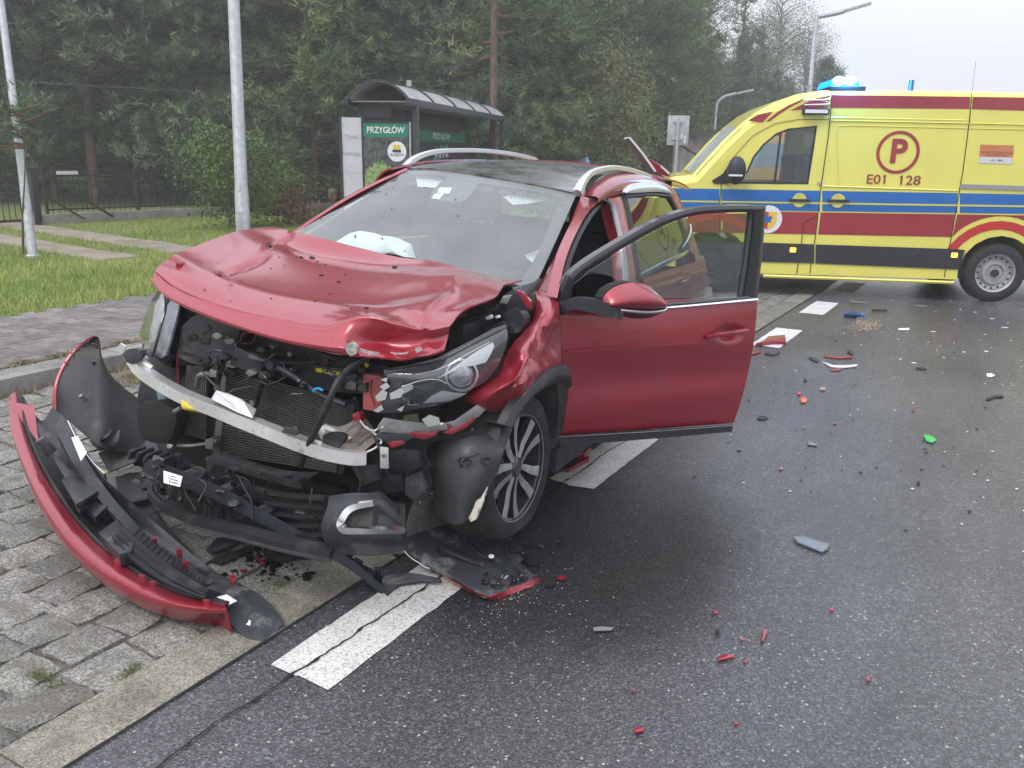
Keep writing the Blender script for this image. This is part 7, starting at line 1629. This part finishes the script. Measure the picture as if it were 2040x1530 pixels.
# ---- corner of the bumper lying on the road, front right
cp = root('broken_bumper_corner', 'broken grey bumper corner with red painted edge lying on the road by the wheel', 'bumper part', (0, 0, 0))
K_ = [[(803,1074,.14),(860,1050,.12),(920,1044,.10),(972,1056,.08),(1004,1078,.06)], [(806,1096,.10),(862,1080,.09),(925,1080,.075),(980,1092,.055),(1018,1106,.035)], [(832,1114,.06),(880,1112,.065),(935,1122,.055),(992,1124,.04),(1046,1130,.02)], [(850,1130,.035),(898,1148,.04),(945,1172,.035),(990,1168,.03),(1068,1150,.015)], [(872,1140,.02),(912,1164,.015),(952,1186,.012),(984,1190,.010),(1074,1156,.008)]]
kg = MB().grid([GP(r) for r in K_], nu=22, nv=26, thick=.003); kg.v = [tuple(Vector(v)+Vector((0, 0, .006*noise.noise(Vector(v)*18)))) for v in kg.v]; kg.build('inner_face', MATS['scuffed_plastic'], cp, smooth=True)
red1 = [(850,1130,.034),(876,1141,.034),(905,1160,.030),(945,1179,.026),(978,1190,.022)]; red2 = [(860,1134,.016),(884,1150,.012),(912,1168,.008),(948,1186,.005),(976,1195,.004)]
MB().grid([GP(red1), GP(red2)], nu=4, nv=20, thick=.003).build('red_edge', M_rp, cp, smooth=True)
red1 = [(978,1188,.026),(1000,1180,.026),(1030,1166,.022),(1050,1160,.022),(1075,1150,.02)]; red2 = [(977,1196,.004),(1004,1190,.003),(1036,1177,.003),(1056,1170,.003),(1077,1156,.004)]
r_ = MB().grid([GP(red1), GP(red2)], nu=4, nv=24, thick=.004); r_.v = [tuple(Vector(v)+Vector((0, 0, .006*noise.noise(Vector(v)*60)))) for v in r_.v]; r_.build('red_edge', M_rp, cp, smooth=True)
UP = [[(803,1070,.14),(812,1036,.20),(820,1008,.25),(838,984,.30),(852,966,.33)], [(838,1062,.12),(846,1030,.19),(852,1004,.25),(862,988,.29),(868,976,.31)], [(872,1050,.11),(872,1022,.17),(872,1000,.22),(874,990,.25),(876,986,.26)]]
MB().grid([GP(r) for r in UP], nu=12, nv=16, thick=.003).build('standing_flange', mat('dusty_grey_plastic', (.15, .142, .136), .6, var=.3, dirt=(.2, .19, .18), dscale=8), cp, smooth=True)
gtube('torn_white_edge', [(803,1072,.142),(802,1084,.13),(806,1098,.105),(820,1112,.07),(836,1122,.05),(850,1131,.036),(878,1134,.036)], .0026, M_label, cp, 5)
gplate('rubber_fin', [(872,1084,.115),(884,1084,.112),(920,1098,.09),(950,1116,.07),(956,1124,.06),(940,1122,.06),(902,1106,.08),(878,1092,.105)], M_in, (0, 0, -.03), cp, .002)
gtube('cable', [(896,1040,.12),(920,1044,.13),(940,1042,.14),(958,1048,.13),(990,1062,.09),(1020,1075,.06)], .006, M_in, cp); gtube('cable', [(934,1042,.14),(932,1066,.13),(938,1085,.11),(955,1104,.09),(970,1112,.08)], .005, M_in, cp); gtube('cable', [(1005,1082,.06),(1012,1105,.05),(1030,1128,.04),(1052,1142,.03),(1070,1148,.025)], .0045, M_gr, cp)
c_ = G(978, 1118, .07); MB().rod(c_, c_+Vector((.004, -.004, .022)), .011, n=12).build('parking_sensor', M_in, cp); MB().rod(c_+Vector((.004, -.004, .022)), c_+Vector((.0045, -.0045, .026)), .0115, n=12).build('sensor_face', M_label, cp)
c_ = G(1022, 1092, .05); MB().lathe(c_, [(.0, .01), (.03, .01), (.034, 0), (.03, -.012), (0, -.012)], axis=(.2, -.4, .9), n=18).build('rubber_cap', M_in, cp, smooth=True)
gplate('black_strap', [(1040,1108,.02),(1052,1104,.02),(1068,1116,.015),(1064,1126,.012),(1046,1120,.012)], M_in, (0, 0, -.01), cp, .002); gplate('grey_lug', [(1012,1104,.04),(1028,1100,.04),(1042,1112,.03),(1030,1124,.025),(1016,1116,.03)], M_gr, (0, 0, -.01), cp, .002)
mb = MB()
for i in range(150):
    px = random.uniform(958, 1050); py = 1172-abs(px-990)*.22-random.expovariate(1/9.); z = .030+(1172-py)*.0005; p = G(px, py, z+.004); s_ = random.uniform(.003, .010); mb.box(p, (s_, s_*.7, s_*.5), rot=Matrix.Rotation(random.random()*3, 3, 'Z'))
mb.build('broken_crumbs', M_in, cp, kind='stuff')
mb = MB()
for i in range(14): px = random.uniform(950, 1040); p = G(px, 1168-abs(px-990)*.2-random.random()*20, .04); s_ = random.uniform(.003, .008); mb.box(p, (s_, s_, s_*.4), rot=Matrix.Rotation(random.random()*3, 3, 'Z'))
mb.build('glass_crumbs', M_label, cp, kind='stuff')

# ---- pieces under the front of the car
def shard(nm, px, m, label, cat='debris', th=.004, z=.006, group=None, warp=.0):
    P = [G(a_, b_, z) for a_, b_ in px]; c0 = sum(P, Vector())/len(P); mb = MB().plate([p-c0+Vector((0, 0, warp*((p-c0).length))) for p in P], (0, 0, th)); o = mb.build(nm, m, None, bevel=min(th*.2, .001)); o.location = c0
    return tag(o, label, cat, group)
M_oil = mat('oil_soaked_black', (.008, .008, .009), .25)
shard('plastic_strip', [(410,1098),(430,1078),(500,1060),(528,1062),(470,1086),(424,1106)], M_sh, 'black trim strip lying under the front edge of the red car', th=.012, z=.01)
shard('plastic_strip', [(420,1122),(512,1082),(525,1088),(440,1126)], M_in, 'thin black stay pointing out from under the red car', th=.010, z=.01)
shard('plastic_sheet', [(525,1102),(560,1092),(640,1100),(618,1112),(560,1120),(530,1114)], M_in, 'flat black sheet under the lower lip of the red car', th=.006)
mb = MB()
for i in range(90):
    px = random.gauss(545, 45); py = random.gauss(1118, 16); p = G(px, py, .006)
    if py > 1165: continue
    s_ = abs(random.gauss(0, .010))+.004; mb.box(p, (s_, s_*.8, s_*.4), rot=Matrix.Rotation(random.random()*3, 3, 'Z'))
o = mb.build('broken_plastic_crumbs', M_oil, None); tag(o, 'scatter of tiny black plastic crumbs on the setts under the car front', 'debris', kind='stuff')
shard('red_shard', [(503,1110),(508,1108),(530,1122),(526,1126)], M_rp, 'small red sliver among black crumbs under the car front', th=.004, z=.012)
shard('black_lump', [(602,1150),(612,1144),(622,1150),(616,1158),(604,1157)], M_oil, 'small black lump beside the granite strip under the car front', th=.015)
# ---- pieces on the carriageway
M_rpl = M_rp
R_ = 'red paintwork splinters on the carriageway'
shards = [
 ([(1430,1312),(1440,1307),(1463,1305),(1462,1311),(1446,1315),(1431,1318)], M_rpl, 'longest red splinter lying lengthwise in the lower middle of the road', .006),
 ([(1519,1258),(1524,1255),(1529,1258),(1524,1272),(1520,1280),(1514,1274),(1519,1270)], M_rpl, 'hook-shaped red splinter right of the longest red splinter', .006),
 ([(1418,1219),(1426,1218),(1431,1223),(1422,1224)], M_rpl, 'tiny red chip above a black crumb on the road', .005),
 ([(1262,1456),(1272,1452),(1284,1453),(1280,1460),(1266,1463)], M_rpl, 'red chip nearest the bottom edge of the road', .008),
 ([(1461,1441),(1466,1440),(1472,1444),(1464,1446)], M_rpl, 'small red chip right of the bottommost chip', .004),
 ([(1725,1350),(1732,1350),(1735,1358),(1728,1358)], M_rpl, 'lone red chip far right on the road', .004),
 ([(1652,1214),(1659,1212),(1660,1218),(1655,1218)], M_rpl, 'red crumb right of the hook-shaped splinter', .004),
 ([(1474,1274),(1483,1274),(1482,1277),(1474,1277)], M_rpl, 'flat red flake left of the hook-shaped splinter', .003),
 ([(1480,1317),(1488,1316),(1487,1322),(1482,1320)], M_rpl, 'red flake right of the longest splinter', .003),
 ([(1256,1376),(1268,1376),(1266,1379),(1258,1379)], M_rpl, 'faint red flake left of the middle of the road', .003),
 ([(1594,797),(1601,793),(1608,797),(1606,803),(1596,803)], mat('orange_plastic', (.75, .12, .03), .3), 'orange-red lamp fragment on the road right of the open door', .01),
 ([(1587,783),(1595,782),(1596,787),(1589,787)], mat('magenta_plastic', (.6, .02, .08), .3), 'tiny pinkish-red chip just above the orange lamp fragment', .008),
 ([(1660,842),(1666,841),(1667,845),(1661,845)], M_rpl, 'small red crumb between the door and the green leaf', .005),
 ([(1815,816),(1822,816),(1821,820),(1816,820)], M_rpl, 'small orange-red crumb left of the black hook', .005),
 ([(1552,933),(1558,930),(1559,936),(1553,937)], M_rpl, 'small red crumb right of the dark wet patch', .005),
 ([(1640,708),(1668,711),(1698,710),(1697,714),(1672,715),(1644,712)], M_rpl, 'long thin red strip lying above the white curved trim', .008),
 ([(1655,736),(1676,734),(1674,739),(1655,739)], M_rpl, 'short red piece just under the white curved trim', .006),
 ([(1520,685),(1530,676),(1563,673),(1565,686),(1540,686),(1505,690)], M_rpl, 'big red bent shard lying on a road dash beyond the open door', .03),
 ([(1494,704),(1505,700),(1517,702),(1502,707),(1494,708)], M_rpl, 'small red shard poking out behind the open door edge', .01),
 ([(1125,905),(1145,893),(1172,893),(1178,900),(1165,912),(1135,915)], M_rpl, 'crumpled red shard under the open door sill', .03),
 ([(1128,938),(1150,922),(1172,914),(1174,920),(1150,932),(1134,941)], M_rpl, 'red strip lying beside the dash under the open door', .02),
]
for i, (P, m, lb, th) in enumerate(shards): shard('red_shard', P, m, lb, th=th, group=None)
o_ = [
 ('grey_trim_piece', [(1580,1072),(1598,1070),(1632,1081),(1652,1086),(1648,1096),(1638,1102),(1608,1090),(1588,1082)], mat('blue_grey_plastic', (.16, .19, .22), .35), 'grey-blue plastic trim piece lying on the road right of the wet patch', .008),
 ('grey_trim_piece', [(1182,1252),(1200,1250),(1222,1252),(1218,1257),(1183,1258)], mat('pale_grey_plastic', (.18, .19, .18), .5), 'small grey sliver on the dark part of the road', .005),
 ('green_leaf', [(1839,868),(1846,867),(1858,871),(1866,878),(1858,883),(1846,880)], mat('green_leaf', (.06, .42, .09), .5), 'bright green leaf shape lying on the open road', .006),
 ('white_curved_trim', [(1638,722),(1660,729),(1688,729),(1709,727),(1706,731),(1680,734),(1655,732)], mat('white_plastic', (.6, .6, .6), .4), 'white crescent-shaped trim piece on the road', .008),
 ('silver_clip', [(1608,881),(1614,880),(1628,886),(1627,889),(1610,887)], M_alu2, 'silver clip lying right of the open door on the road', .006),
 ('black_hook', [(1964,794),(1980,789),(1998,788),(1999,792),(1982,793),(1972,797),(1965,798)], M_in, 'curved black hook-shaped piece near the right edge of the road', .008),
 ('black_crumb', [(1424,1260),(1430,1256),(1433,1262),(1428,1267)], M_in, 'black crumb below a tiny red chip', .008),
 ('black_crumb', [(1826,962),(1831,960),(1833,964),(1828,967)], M_in, 'lone black crumb on the open road at right', .008),
 ('black_crumb', [(1601,756),(1606,755),(1607,760),(1602,760)], M_in, 'black crumb above the orange lamp fragment', .008),
 ('black_splinter', [(1508,833),(1520,829),(1531,834),(1520,837),(1510,836)], M_in, 'black splinter on the road right of the open door', .006),
 ('tan_fragment', [(1632,774),(1644,773),(1644,778),(1634,778)], mat('tan_plastic', (.35, .26, .18), .6), 'tan fragment below the thin red strip', .008),
 ('black_bracket', [(1692,599),(1698,597),(1700,601),(1728,602),(1729,605),(1696,604)], M_alu2, 'bent grey bracket lying beyond the blue bottle', .008),
 ('grey_sliver', [(1820,608),(1846,609),(1846,612),(1820,610)], M_alu2, 'grey sliver lying in front of the ambulance wheel', .006),
 ('black_strip', [(1736,616),(1768,617),(1767,620),(1737,619)], M_in, 'thin black strip between blue bottle and ambulance', .005),
 ('black_splinter', [(1688,702),(1692,698),(1700,706),(1698,710)], M_in, 'black jagged splinter right above the thin red strip end', .012),
 ('black_splinter', [(1612,711),(1622,714),(1632,720),(1628,722),(1614,716)], M_in, 'black splinter left of the white curved trim', .008),
 ('black_splinter', [(1524,703),(1545,706),(1553,700),(1554,704),(1540,709),(1524,706)], M_in, 'bent black splinter near the big red shard', .006),
 ('black_strip', [(1824,732),(1846,734),(1845,737),(1825,735)], M_in, 'short black strip in mid road', .005),
 ('white_fragment', [(1789,655),(1812,654),(1811,658),(1790,658)], M_label, 'white fragment in front of the ambulance', .005),
 ('white_fragment', [(1965,746),(1974,745),(1982,749),(1976,752),(1966,751)], M_label, 'white pebble-like fragment near the right edge', .008),
]
for nm, P, m, lb, th in o_: shard(nm, P, m, lb, th=th)
bt = root('blue_bottle', 'dark blue bottle-like piece lying on the road beside spilled granules', 'bottle', G(1700, 633, 0), R(20))
MB().lathe((0, 0, .035), [(0, -.10), (.03, -.10), (.036, -.07), (.036, .02), (.022, .05), (.016, .07), (0, .07)], axis=(1, -.15, 0), n=14).build('bottle_body', mat('blue_plastic', (.02, .05, .14), .35), bt, smooth=True); MB().rod((.07, -.012, .035), (.11, -.02, .035), .018, n=10).build('bottle_neck', M_vblue, bt)
mb = MB()
for i in range(320):
    px, py = random.gauss(1722, 17), random.gauss(648, 5); p = G(px, py, .004); s_ = random.uniform(.004, .013); mb.box(p+Vector((0, 0, random.random()*.02*max(0, 1-abs(px-1722)/20))), (s_, s_*.8, s_*.6), rot=Matrix.Rotation(random.random()*3, 3, 'Z'))
tag(mb.build('spilled_granules', mat('tan_granules', (.42, .33, .24), .9, var=.3), None), 'small heap of tan granules spilled on the road', 'debris', kind='stuff')
mb = MB(); mk = MB(); mr = MB()
for i in range(420):
    y_ = random.uniform(4, 12); x_ = random.uniform(-1.5, 2.2) if i % 3 else random.gauss(-.2, .8); s_ = random.uniform(.003, .010)*(1.4 if random.random() < .1 else 1)
    (mb if i % 3 == 0 else mk).box((x_, y_, .006), (s_*1.6, s_, s_*.5), rot=Matrix.Rotation(random.random()*3, 3, 'Z'))
for i in range(20):
    y_ = random.uniform(7.5, 11.6); x_ = random.uniform(-.6, 1.8); mb.ball((x_, y_, .003), (random.uniform(.015, .045), random.uniform(.008, .02), .003), 7, 4)
tag(mb.build('white_grit', M_label, None), 'scattered pale grit and glass crumbs over the carriageway', 'debris', kind='stuff'); tag(mk.build('black_grit', M_in, None), 'scattered black plastic crumbs over the carriageway', 'debris', kind='stuff')
# crumbs and leaves on the bonnet and glass
mb = MB(); dg = bpy.context.evaluated_depsgraph_get(); bpy.context.view_layer.update()
inv = bonnet.matrix_world.inverted() if False else None
Hm = CF.M.inverted()
def on_hood(px, py):
    o = Hm @ CAM; d = (Hm.to_3x3() @ ray(px, py)).normalized(); ok, loc, nn, _ = bonnet.ray_cast(o, d); return (CF.M @ loc, (CF.M.to_3x3() @ nn).normalized()) if ok else None
spots = [(437,549,9),(408,578,5),(536,490,16),(556,513,5),(592,512,6),(600,513,9),(622,514,13),(632,521,6),(648,527,6),(786,533,11),(835,539,3),(640,549,9),(675,562,8),(688,548,5),(657,586,5),(628,600,6),(700,615,5),(730,614,8),(690,626,3),(540,535,4),(566,529,4),(577,640,3),(480,560,3),(460,600,4),(760,560,4),(540,595,4),(744,600,3)]
k_ = 0
for px, py, s_ in spots:
    h_ = on_hood(px, py)
    if h_:
        p, nn = h_; s2 = s_*.0011; mb.box(p+nn*s2*.25, (s2*1.6, s2*.9, s2*.5), rot=nn.to_track_quat('Z', 'X').to_matrix() @ Matrix.Rotation(random.random()*3, 3, 'Z'))
tag(mb.build('bonnet_crumbs', M_in, None), 'black crumbs and bark bits lying on the crumpled bonnet', 'debris', kind='stuff')
mb = MB()
for px, py in [(663,420),(672,415),(735,363),(783,375),(791,370),(848,373),(640,436),(652,430),(610,452),(700,398),(715,392),(1024,384),(1018,394),(1090,392),(1120,409),(770,388),(658,425),(812,356),(806,362)]+[(random.uniform(700, 1090), random.uniform(370, 520)) for _ in range(16)]:
    p = CF.M @ Wp(px, py, .004); s_ = random.uniform(.003, .009); mb.box(p, (s_*.6, s_*.5, s_*1.2), rot=Matrix.Rotation(random.random()*3, 3, 'X'))
for px, py in [(1000,345),(960,338),(1030,350),(1060,345),(1075,360),(1108,370),(1052,338),(990,333)]:
    mb.box(CF.M @ (Vector((CF.C(px, py, 'z', 1.50).x, CF.C(px, py, 'z', 1.50).y, 1.50))), (.02, .006, .004), rot=Matrix.Rotation(random.random()*3, 3, 'Z'))
tag(mb.build('glass_crumbs', M_in, None), 'black specks stuck to the windscreen and roof of the red car', 'debris', kind='stuff')
# ---- weeds and dry grass in joints
def tuft_at(pts, n_, h0, h1, w_, m, spread, label, cat='grass'):
    P = []
    for (x_, y_, z_) in pts:
        for _ in range(n_): P.append((x_+random.gauss(0, spread), y_+random.gauss(0, spread), z_))
    return blades('weed_tuft', P, h0, h1, w_, m, 1.4, 'stuff', label)
M_moss = mat('moss_green', (.14, .16, .04), .9, var=.4, vscale=30)
tuft_at([tuple(G(74, 1342)), tuple(G(112, 1368)), tuple(G(255, 1345)), tuple(G(552, 1164)), tuple(G(268, 1330)), tuple(G(90, 1352))], 120, .003, .011, .0022, M_moss, .016, 'small green weed tufts growing in the joints of the granite setts')
pts = []
for i in range(1500): y_ = random.uniform(2.6, 7.5); pts.append((-5.70+random.gauss(0, .03), y_, -.005)); pts.append((-6.0+random.gauss(0, .025), y_, .115))
for cx_, cy_ in ((-5.35, 3.9), (-5.45, 4.2), (-5.6, 4.6)):
    for _ in range(700): pts.append((cx_+random.gauss(0, .12), cy_+random.gauss(0, .16), .0))
blades('dry_grass', pts, .02, .10, .003, M_straw, 1.6, 'stuff', 'dry straw-coloured grass along the kerb and footpath edge')
# fallen leaves on verge edge

# ragged, pale-edged shards round the torn bumper and the wheel
random.seed(9)
for k in range(36):
    if k % 3 == 0: px, py = random.uniform(560, 800), random.uniform(1108, 1150)
    elif k % 3 == 1: px, py = random.uniform(420, 620), random.uniform(1085, 1150)
    else: px, py = random.uniform(1010, 1120), random.uniform(1060, 1180)
    if px < 760 and py > 1100+(760-px)*.15 and px > 600: continue
    s_ = random.uniform(3, 11); a0 = random.random()*6
    P = [(px+s_*random.uniform(.3, 1.2)*math.cos(a0+a), py+s_*.5*random.uniform(.3, 1.2)*math.sin(a0+a)) for a in (0, 1.3, 2.4, 3.9, 5.1)]
    P_ = [G(a, b, .006) for a, b in P]; c0 = sum(P_, Vector())/5
    o = MB().plate([p-c0+Vector((0, 0, random.uniform(0, .006))) for p in P_], (0, 0, .003)).build('plastic_shard', random.choice([M_in, M_sh, M_gr, M_in, M_rp]), None); o.location = c0
    where = 'between the bumper cover and the road dash' if k % 3 == 1 else ('near the hooked end of the black bar' if k % 3 == 0 else 'by the flat front tyre')
    tag(o, 'small torn plastic shard lying '+where, 'debris', 'small torn plastic shards lying '+where)

mb = MB()
for i in range(260):
    a = random.random()*6.28; r_ = abs(random.gauss(0, .55)); x_, y_ = -1.45+r_*math.cos(a)*.8, 2.55+r_*math.sin(a)*1.1; s_ = random.uniform(.0012, .0036); mb.box((x_, y_, .005), (s_*1.5, s_, s_*.7), rot=Matrix.Rotation(random.random()*3, 3, 'Z'))
tag(mb.build('glass_grit', mat('glass_grit', (.45, .46, .46), .2), None), 'fine glass grit spread on the road round the front wheel', 'debris', kind='stuff')
# ------------------------------------------------------------ air: thin haze over the whole place, also standing in for lens glare
hz_ = bpy.data.materials.new('glare_haze'); hz_.use_nodes = True; hn_ = hz_.node_tree
for x in list(hn_.nodes):
    if x.type != 'OUTPUT_MATERIAL': hn_.nodes.remove(x)
pv_ = hn_.nodes.new('ShaderNodeVolumePrincipled'); pv_.inputs['Color'].default_value = (.97, .98, 1, 1); pv_.inputs['Density'].default_value = .0036; pv_.inputs['Anisotropy'].default_value = .3
hn_.links.new(pv_.outputs[0], [x for x in hn_.nodes if x.type == 'OUTPUT_MATERIAL'][0].inputs['Volume'])
ho = MB().box((0, 60, 8.5), (164, 164, 19.1)).build('haze', hz_); ho['kind'] = 'stuff'
S.cycles.volume_bounces = 1
bpy.context.view_layer.update()
